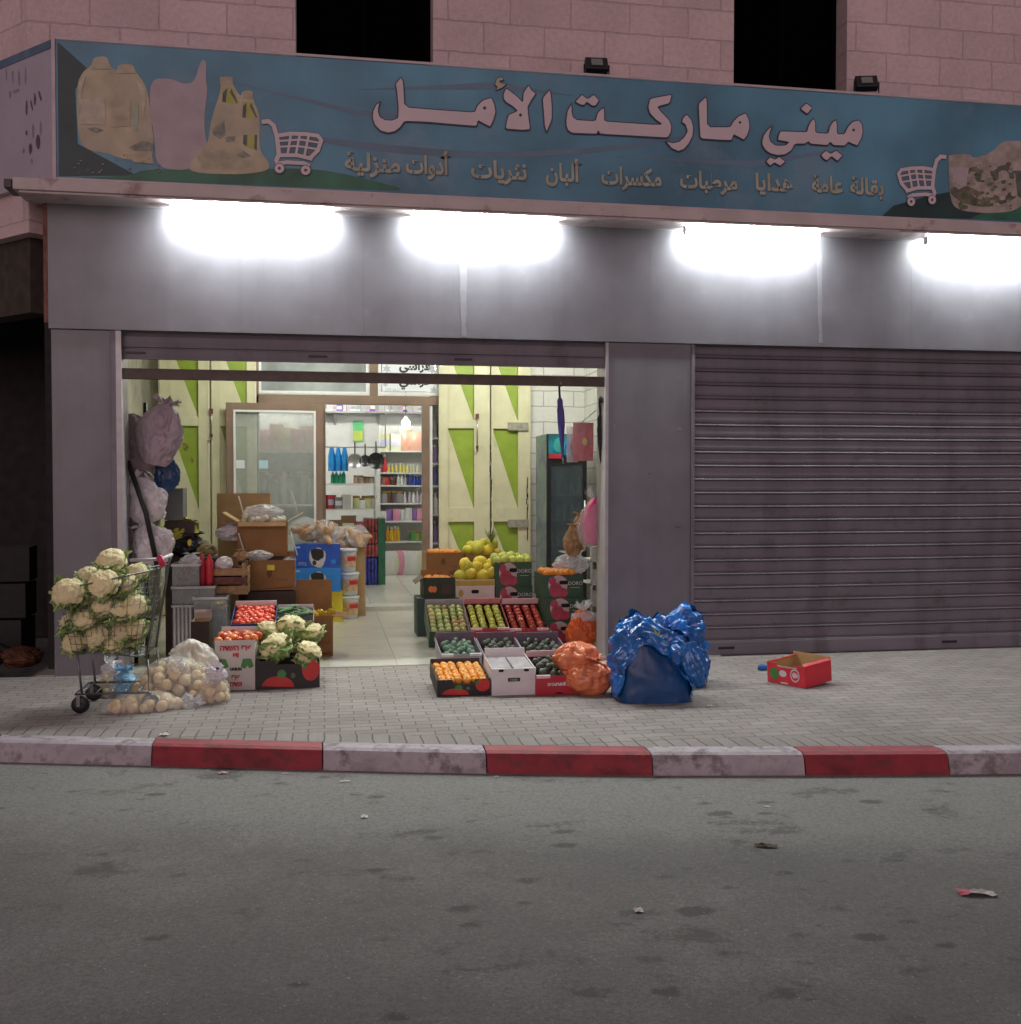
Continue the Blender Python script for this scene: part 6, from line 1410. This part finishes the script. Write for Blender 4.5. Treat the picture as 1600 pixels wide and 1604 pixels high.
# bags of nuts, white cup stacks
for k, (px_, y0, y1, Y, sd_) in enumerate(((898, 818, 870, 1.2, 80), (908, 800, 862, 1.5, 81))):
    hang(('brown bag of nuts hung before the fridge door', 'second brown bag of nuts hung behind the first')[k], px_, y0, y1, Y, .085, .05, mat('nut_bag', (.34, .20, .09), rough=.4, var=.5, scale=18), sd_, (0, 0, 0), 'plastic_bag', neck=.6, lump=.2)
bag('clear crinkled bag puffed up on the oranges of the tall stack', 'bag', 'plastic_bag', clearb, onY(892, 899, 1.25)+Vector((.03, .05, .01)), .16, .14, .24, 84, neck=.6, ruff=.2, fold=.3, lump=.3)
cupm = mat('white_foam_cup', (.66, .66, .64), rough=.5, var=.04)
sh_ = thing('cup_shelf', 'narrow white shelf unit of foam cups at the right side wall', 'shelf', (3.02, 1.25, .003)); g = MB()
for z_ in (.12, .34, .56, .80): g.box(-.32, .28, 0, .5, z_, z_+.012, white_al)
g.build('shelf_board', sh_); 
for x_, y_ in ((-.32, 0), (.26, 0), (-.32, .48), (.26, .48)):
    g = MB(); g.box(x_, x_+.02, y_, y_+.02, 0, .95, white_al); g.build('upright', sh_)
cg = MB(); 
for k in range(9): cg.lathe([(.03, .018*k), (.036, .018*k+.012), (.034, .018*k+.017)], cupm, 12)
o = cg.build('cup_stack'); tag(o, 'stack of white foam cups on the narrow shelf by the pillar', 'cups', 'foam cup stacks on the narrow shelf'); CP = Proto(o)
for z_ in (.135, .355, .575, .815):
    for i in range(7): CP.put((3.02-.27+.08*i, 1.25+.06+.02*(i % 2), z_), (0, 0, 0), .9)

# small loose wares that fill the left display
for i, (px_, py_, Y, r_, m_, lb) in enumerate(((300, 880, .5, .07, clearb, 'clear crinkled bag lying on the top plastic crate'), (352, 884, .62, .06, wht, 'small white bag on the wooden crate'), (378, 872, .9, .06, mat('tan_paper_bag', (.42, .27, .14), rough=.8, var=.2), 'tan paper bag behind the wooden crate'), (322, 862, .9, .07, mat('olive_paper_bag', (.24, .20, .08), rough=.7, var=.25), 'olive paper bag behind the red bottles'), (344, 948, .3, .05, mat('yellow_net_bag', (.5, .4, .06), rough=.6, var=.3), 'small yellow net bag on the front plastic crate'), (452, 884, 1.2, .06, clearb, 'clear bag on the right of the brown box with the yellow sticker'), (360, 835, 1.5, .09, wht, 'white bag left of the garlic box'))):
    p = onY(px_, py_, Y); bag(lb, 'bag', 'plastic_bag', m_, (p.x, Y, p.z-r_*.8), r_*1.3, r_, r_*2., 100+i, (0, 0, i), None, neck=.9 if i % 2 else .4, lump=.5)

# ------------------------------------------------------------------ inside the shop
PR = {}
def product(kind, col, cat, label, group):
    key = (kind, col)
    if key not in PR:
        m = mat('%s_%s_%s_%s' % ((kind,)+tuple(int(c*100) for c in col)), col, .35, var=.1); g = MB()
        if kind == 'bottle': g.lathe([(.034, 0), (.037, .01), (.037, .15), (.016, .19), (.015, .20)], m, 12); g.lathe([(.018, .20), (.018, .23), (.0, .231)], white_al, 10)
        elif kind == 'jar': g.lathe([(.045, 0), (.05, .01), (.05, .10), (.042, .115)], m, 12); g.lathe([(.046, .116), (.046, .14), (.0, .141)], mat('jar_lid', (.3, .2, .05)), 12)
        elif kind == 'packet':
            P = [[(-.06+.12*i/4, -.03*math.sin(math.pi*i/4)*math.sin(math.pi*j/6), .2*j/6) for i in range(5)] for j in range(7)]; Q = [[(-.06+.12*i/4, .03*math.sin(math.pi*i/4)*math.sin(math.pi*j/6)+.001, .2*j/6) for i in range(5)] for j in range(7)]
            g.grid(P, m); g.grid(Q, m)
        else:
            g.box(-.06, .06, -.04, .04, 0, .17, m); g.box(-.055, .055, -.0425, -.0405, .05, .12, mat('box_front_%d' % int(col[0]*50+col[2]*7), tuple(min(.8, 1-c*.8) for c in col), .4)); g.box(-.062, .062, -.042, .042, .1705, .176, m)
        PR[key] = Proto(g.build({'box': 'product_box', 'packet': 'product_packet'}.get(kind, kind)))
        PR[key].o['category'] = cat
    return PR[key]
def row(kind, cols, xs_, Y, z, sc, label, group, cat=None):
    for i, x in enumerate(xs_):
        j = rnd.uniform(.86, 1.12); k = rnd.uniform(.93, 1.05); sc3 = (sc*k, sc*k, sc*j) if not isinstance(sc, tuple) else (sc[0]*k, sc[1]*k, sc[2]*j)
        product(kind, cols[i % len(cols)], cat or kind, label, group).put((x+rnd.uniform(-.012, .012), Y+rnd.uniform(-.02, .05), z), (0, 0, rnd.uniform(-.35, .35)), sc3, label, group)
def span(x0, x1, n, Y): a, b_ = onY(x0, 700, Y).x, onY(x1, 700, Y).x; return [a+(b_-a)*(i+.5)/n for i in range(n)]
whs = mat('white_shelf_steel', (.70, .71, .70), rough=.4, var=.05)
def shelving(label, x0, x1, Y, d, zs_, ztop, back=True):
    t = thing('shelf_unit', label, 'shelf', (x0, Y, .06)); w = x1-x0
    for z_ in zs_:
        g = MB(); g.box(.021, w-.021, 0, d-.012, z_-.06-.025, z_-.06, whs); g.build('shelf_board', t)
    for x_ in (0, w-.02):
        g = MB(); g.box(x_, x_+.02, 0, d, 0, ztop-.06, whs); g.build('upright', t)
    if back: g = MB(); g.box(.021, w-.021, d-.011, d, 0, ztop-.06, mat('pale_back_panel', (.62, .63, .60), var=.05)); g.build('back_panel', t)
    return t
# tall unit seen through the doorway at the right
YS_ = 8.9
bz = [onY(630, y_, YS_).z for y_ in (848, 816, 788, 760, 740, 706)]
sx0, sx1 = onY(594, 700, YS_).x, onY(594, 700, YS_).x+1.9
shelving('white shelf unit of bottles seen through the right half of the doorway', sx0, sx1, YS_, .45, bz, bz[-1]+.45)
G1 = 'goods on the white shelf unit in the doorway'
W_ = (.72, .72, .70); Y_ = (.72, .62, .12); B_ = (.03, .06, .42); Rr = (.60, .04, .06); Pk = (.75, .30, .45); Pu = (.30, .16, .5); Gn = (.08, .26, .08); Or = (.66, .26, .03); Br = (.12, .05, .03); Gy = (.28, .26, .28)
row('box', [(.62, .60, .36), (.55, .58, .40)], span(596, 628, 2, YS_), YS_+.12, bz[5], 1.55, 'large pale box on the top shelf of the doorway shelf unit', G1)
row('packet', [(.66, .36, .26)], span(630, 658, 2, YS_), YS_+.10, bz[5], 1.9, 'pinkish brown packet on the top shelf under the bulb', G1)
row('bottle', [Rr], span(600, 607, 1, YS_), YS_+.08, bz[4], 1.25, 'red bottle at the left end of the second shelf in the doorway', G1)
row('bottle', [Y_], span(608, 641, 6, YS_), YS_+.08, bz[4], .62, 'small yellow bottle on the second shelf in the doorway', G1)
row('bottle', [(.6, .6, .45)], span(642, 664, 4, YS_), YS_+.08, bz[4], .6, 'small pale bottle on the second shelf in the doorway', G1)
row('packet', [(.5, .22, .18), Rr, Br], span(597, 620, 3, YS_), YS_+.08, bz[3], .7, 'reddish packet on the third shelf in the doorway', G1)
row('bottle', [W_], span(621, 639, 3, YS_), YS_+.08, bz[3], .82, 'white bottle on the third shelf in the doorway', G1)
row('bottle', [B_], span(640, 664, 4, YS_), YS_+.08, bz[3], .78, 'blue bottle on the third shelf in the doorway', G1)
row('jar', [Gy, Br, (.10, .08, .09)], span(597, 630, 4, YS_), YS_+.08, bz[2], 1.4, 'dark jar on the fourth shelf in the doorway', G1)
row('bottle', [W_, (.62, .5, .62)], span(632, 664, 5, YS_), YS_+.08, bz[2], .8, 'pale bottle on the fourth shelf in the doorway', G1)
row('packet', [W_, Pu, Pk, W_], span(597, 664, 7, YS_), YS_+.08, bz[1], 1.0, 'white pink or purple packet on the fifth shelf in the doorway', G1)
row('bottle', [Or, (.72, .55, .03)], span(604, 628, 4, YS_), YS_+.08, bz[0], 1.0, 'orange and yellow bottle on the lowest shelf in the doorway', G1)
row('jar', [Gn, (.3, .34, .1)], span(645, 664, 3, YS_), YS_+.08, bz[0], 1.3, 'green jar on the lowest shelf in the doorway', G1)
row('packet', [W_, (.66, .68, .5), Pk, W_], span(606, 664, 6, 8.75), 8.72, .06, 1.9, 'pale bag standing on the shop floor before the shelf unit', 'bags on the shop floor')
# long wall shelf up high
zt_ = onY(590, 645, 10.0).z; t = thing('wall_shelf', 'long high wall shelf of small boxes at the back of the shop', 'shelf', (-2.5, 9.9, zt_-.03)); g = MB(); g.box(0, 6.2, 0, .38, 0, .03, mat('grey_shelf_edge', (.36, .36, .35), rough=.5)); g.build('board', t)
g = MB()
for k in range(8): g.box(.3+.8*k, .33+.8*k, .02, .38, -.18, -.001, MATS['grey_shelf_edge'])
for k in range(8):
    g = MB(); g.prism([(0, 0), (.36, 0), (.36, -.2)], .02, MATS['grey_shelf_edge'], Matrix.Translation((.3+.8*k, .01, -.001)) @ Matrix.Rotation(R(90), 4, 'Z') @ Matrix.Rotation(R(90), 4, 'X')); g.build('bracket', t)
row('box', [W_, W_, (.5, .62, .6), (.72, .45, .6), (.2, .1, .5), (.62, .56, .75), (.72, .5, .55)], span(498, 676, 24, 9.95), 10.05, zt_+.002, .85, 'small pale box on the long high wall shelf', 'boxes on the long high wall shelf')
# poster and hanging wares at the left half of the doorway
g = MB(); p = onY(561, 690, 10.28); g.box(p.x-.09, p.x+.09, 10.27, 10.28, p.z-.02, p.z+.36, mat('green_price_card', (.12, .55, .22), var=.1)); g.box(p.x-.088, p.x+.088, 10.262, 10.268, p.z-.0, p.z+.18, mat('lime_price_card', (.55, .66, .12), var=.1)); tag(g.build('wall_card'), 'green and lime card on the back wall inside the shop', 'card')
Yg = 7.2
t = shelving('low white display stand with trays left inside the doorway', onY(508, 800, Yg).x, onY(590, 800, Yg).x, Yg, .5, [onY(550, y_, Yg).z for y_ in (900, 845, 797, 757)], onY(590, 700, Yg).z, False)
z_ = onY(550, 757, Yg).z
row('bottle', [(.03, .36, .20)], span(518, 542, 4, Yg), Yg+.1, z_, .85, 'green bottle on the top of the low display stand', 'goods on the low display stand')
row('jar', [(.5, .3, .22), (.45, .4, .3), (.35, .2, .15)], span(556, 586, 5, Yg), Yg+.1, z_, .8, 'brown jar on the top of the low display stand', 'goods on the low display stand')
z_ = onY(550, 797, Yg).z
row('box', [Rr, Gy, (.55, .58, .5)], span(514, 548, 3, Yg), Yg+.1, z_, 1.15, 'red or grey box on the second shelf of the low stand', 'goods on the low display stand')
row('jar', [(.58, .62, .30), W_, (.5, .54, .48)], span(556, 588, 5, Yg), Yg+.1, z_, 1.3, 'pale green jar on the second shelf of the low stand', 'goods on the low display stand')
z_ = onY(550, 845, Yg).z
row('box', [card.diffuse_color[:3] and (.26, .14, .07)], span(516, 556, 2, Yg), Yg+.1, z_, 1.9, 'brown box on the third shelf of the low stand', 'goods on the low display stand')
row('packet', [Pk, (.45, .55, .12)], span(562, 588, 3, Yg), Yg+.1, z_, 1.3, 'pink or green packet on the third shelf of the low stand', 'goods on the low display stand')
# rail with blue bundles and frying pans
zr_ = onY(550, 700, Yg).z; rl = thing('hanging_rail', 'steel rail above the low stand with pans hung from it', 'rail', (onY(508, 700, Yg).x, Yg+.05, zr_)); g = MB(); w = onY(604, 700, Yg).x-onY(508, 700, Yg).x; g.tube([(0, 0, 0), (w, 0, 0)], .012, chrome, 8); g.tube([(0, 0, 0), (0, 0, 3.3-zr_)], .008, chrome, 6); g.tube([(w, 0, 0), (w, 0, 3.3-zr_)], .008, chrome, 6); g.build('bar', rl)
for i, px_ in enumerate((520, 530, 540)):
    p = onY(px_, 702, Yg); g = MB(); P = [[(.045*(.5+.5*min(1, v*2.5))*(1+.25*math.cos(6*a_+i))*math.cos(a_), .035*math.sin(a_)*(1+.2*math.cos(5*a_)), -.36*v) for a_ in [k*.35 for k in range(18)]] for v in [q/9 for q in range(10)]]; g.grid(P, mat('bright_blue_brush', (.02, .28, .72), rough=.4, var=.25), True, True); o = solo('blue_bundle', g, 'bright blue bundle hung inside the doorway at the left', 'bundle', 'blue bundles hung inside the doorway'); o.location = (p.x, Yg+.02, zr_-.01)
for i, (px_, r_, m_) in enumerate(((556, .115, chrome), (572, .09, mat('dark_pan_steel', (.10, .10, .11), rough=.3, metal=.7)), (589, .13, mat('black_pan', (.02, .02, .022), rough=.25)))):
    p = onY(px_, 722, Yg); t = thing('frying_pan', ('pale steel', 'small dark steel', 'black rimmed')[i]+' frying pan hung from the rail in the doorway', 'pan', (p.x, Yg-.02, p.z), (R(90), 0, 0), 'pans hung in the doorway')
    g = MB(); g.lathe([(.0, .0), (r_*.8, .0), (r_, .045), (r_*.97, .045), (r_*.78, .006), (.0, .006)], m_, 26); g.build('bowl', t); g = MB(); g.tube([(0, r_*.95, .035), (0, r_+.06, .045), (0, r_+.17, .04)], .011, black, 7); g.build('handle', t)
# cases of drinks standing in the aisle
Yp = 7.0
def case(label, xl, xr, yt, yb, Y, d, z0, kind, cols, n, nl):
    a, b_ = onY(xl, yb, Y), onY(xr, yb, Y); z = a.z if z0 is None else z0; w = b_.x-a.x; h = onY(xl, yt, Y).z-z
    t = thing('drink_case', label, 'case', (a.x, Y, z), (0, 0, 0), 'cases of drinks just inside the door')
    for l_ in range(nl):
        for i in range(n):
            g = MB(); r_ = w/n/2*.92; g.lathe([(r_*.8, 0), (r_, .01), (r_, h/nl*.84), (r_*.75, h/nl*.92), (r_*.75, h/nl*.94)], mat('can_print_%s' % label.split()[0], cols[0], .25, var=.5, scale=22), 12, Matrix.Translation((w*(i+.5)/n, r_+.006, h/nl*l_+.004))); g.build('can', t)
        g = MB(); g.box(.0, w, 2*w/n*.5+.02, d, h/nl*l_+.003, h/nl*(l_+1)-.006, mat('case_wrap_%s' % label.split()[0], cols[1], .35, var=.4, scale=10)); g.build('wrapped_pack', t)
    return t
zb1 = onY(585, 873, Yp).z
case('blue case of cans at the bottom of the drinks stack by the door', 571, 592, 874, 912, Yp, .5, .06, 'can', ((.05, .06, .32), (.03, .05, .28)), 4, 2)
case('red case of cans on top of the blue case by the door', 571, 593, 812, 872, Yp, .5, zb1+.004, 'can', ((.32, .07, .07), (.30, .10, .09)), 4, 3)
g = carton('drink_carton', 'tall dark green carton beside the cases of drinks', 'carton', (onY(593, 900, Yp).x, Yp, .06), 0, onY(604, 900, Yp).x-onY(593, 900, Yp).x, .5, onY(600, 812, Yp).z-.06, mat('deep_green_carton', (.015, .12, .06), rough=.4, var=.3, scale=12), card_in, closed=True)
# shelves and goods seen dimly through the left window and open door leaf
Yl = 6.1
x0_, x1_ = onY(398, 700, Yl).x, onY(506, 700, Yl).x
t = shelving('shelf unit behind the left shop window with pink boxes on it', x0_, x1_, Yl, .5, [onY(450, y_, Yl).z for y_ in (880, 790, 706)], onY(450, 640, Yl).z, True)
row('packet', [(.66, .30, .34), (.70, .44, .38), (.72, .56, .36)], span(410, 490, 5, Yl), Yl+.08, onY(450, 706, Yl).z, 1.75, 'pink or orange box behind the left shop window', 'goods behind the left shop window')
row('jar', [(.20, .28, .22), (.30, .36, .32), (.42, .46, .40)], span(404, 498, 6, Yl), Yl+.1, onY(450, 790, Yl).z, (1.5, 1.5, 3.2), 'tall greenish jar behind the left shop window', 'goods behind the left shop window')
row('box', [(.18, .22, .18), (.12, .15, .13), (.25, .28, .24)], span(404, 498, 5, Yl), Yl+.1, onY(450, 880, Yl).z, (1.5, 1.2, 3.), 'grey green box low behind the left shop window', 'goods behind the left shop window')
# narrow shelf behind the slim side pane at the right
x0_, x1_ = onY(672, 700, 4.75).x, onY(700, 700, 4.75).x
t = shelving('narrow shelf of bottles behind the slim pane right of the door', x0_, x1_, 4.6, .4, [onY(680, y_, 4.6).z for y_ in (850, 805, 760, 725, 685)], 2.9)
for k, y_ in enumerate((850, 805, 760, 725, 685)): row('bottle', [(Pu, W_, B_)[k % 3], (W_, (.1, .1, .3), Gy)[k % 3]], [x0_+.07, x0_+.16], 4.72, onY(680, y_, 4.6).z, 1.15, 'bottle behind the slim pane right of the door', 'bottles behind the slim pane')

# ------------------------------------------------------------------ litter and the dark bay
def litter(label, px_, py_, w_, h_, m_, z, seed, rot=0., m2=None):
    w_ *= .8; h_ *= .75
    p = onZ(px_, py_, z); g = MB()
    P = [[((-.5+i/6)*w_*(1+.25*noise.noise((j, i*.5, seed))), (-.5+j/4)*h_*(1+.3*noise.noise((i*.7, j, seed+4))), .004+abs(noise.noise((i*.8, j*.8, seed)))*min(w_, h_)*.45) for i in range(7)] for j in range(5)]
    g.grid(P, m_, False)
    if m2: g.grid([[Vector(P[j][i])+Vector((0, 0, .002)) for i in range(3)] for j in range(5)], m2, False)
    o = solo('litter', g, label, 'litter'); o.location = (p.x, p.y, z+.001); o.rotation_euler = (0, 0, rot); return o
lw = mat('dirty_white_paper', (.62, .58, .56), rough=.8, var=.15); lp = mat('pinkish_paper', (.52, .36, .36), rough=.8, var=.2)
litter('pinkish crumpled paper at the foot of the red kerb stone on the left', 350, 1212, .07, .05, lp, -.12, 1)
litter('small pink scrap at the kerb foot right of the crumpled paper', 447, 1213, .05, .03, lp, -.12, 2)
litter('thin white scrap on the road below the white kerb stone', 541, 1225, .075, .025, lw, -.12, 3, .2)
litter('tiny white scrap at the kerb foot near the middle', 778, 1218, .03, .03, lw, -.12, 4)
litter('small white scrap lying on the pale strip of road', 571, 1281, .045, .05, mat('bluish_white_paper', (.66, .72, .72), var=.1), -.12, 5)
litter('white wrapper with a pink end on the road at the right', 1530, 1401, .19, .075, lw, -.12, 6, -.25, mat('pink_wrapper_end', (.70, .10, .18), var=.1))
litter('dry dark leaves on the road below the red kerb stone', 1200, 1327, .13, .05, mat('dry_leaf', (.10, .085, .05), rough=.9, var=.4), -.12, 7, -.3)
litter('small pale scrap on the road left of the middle right', 1000, 1428, .045, .05, lw, -.12, 8)
litter('small white scrap on the pavement in front of the blue bags', 1112, 1107, .045, .05, lw, 0., 9)
litter('crushed white paper lying on top of the white kerb stone', 258, 1152, .08, .06, lw, .006, 10)
litter('pale scrap on the road below the white kerb stone at the right', 1202, 1265, .035, .03, lw, -.12, 11)
dkc = mat('shaded_bay_plastic', (.02, .018, .018), rough=.7, var=.3)  # colours in the bay are darkened to stand in for its shade
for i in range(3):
    a = onY(8+6*i, 900, .9); carton('dark_crate', ('lowest', 'middle', 'topmost')[i]+' dim crate of the stack in the dark bay at the left edge', 'crate', (-3.35+.03*i, 1.3, -.0+.34*i+.003), R(4*i-4), .55, .4, .32, mat('shaded_grey_crate', (.022, .021, .021), rough=.8, var=.3), dkc, group='crates in the dark bay')
bag('orange bag coloured dim as in shade, slumped at the foot of the dark bay', 'bag', 'plastic_bag', mat('shaded_orange_bag', (.09, .03, .012), rough=.6, var=.3), (-2.62, .55, .002), .16, .13, .18, 91, neck=.9, lump=.35)  # orange darkened to suit the shade of the bay
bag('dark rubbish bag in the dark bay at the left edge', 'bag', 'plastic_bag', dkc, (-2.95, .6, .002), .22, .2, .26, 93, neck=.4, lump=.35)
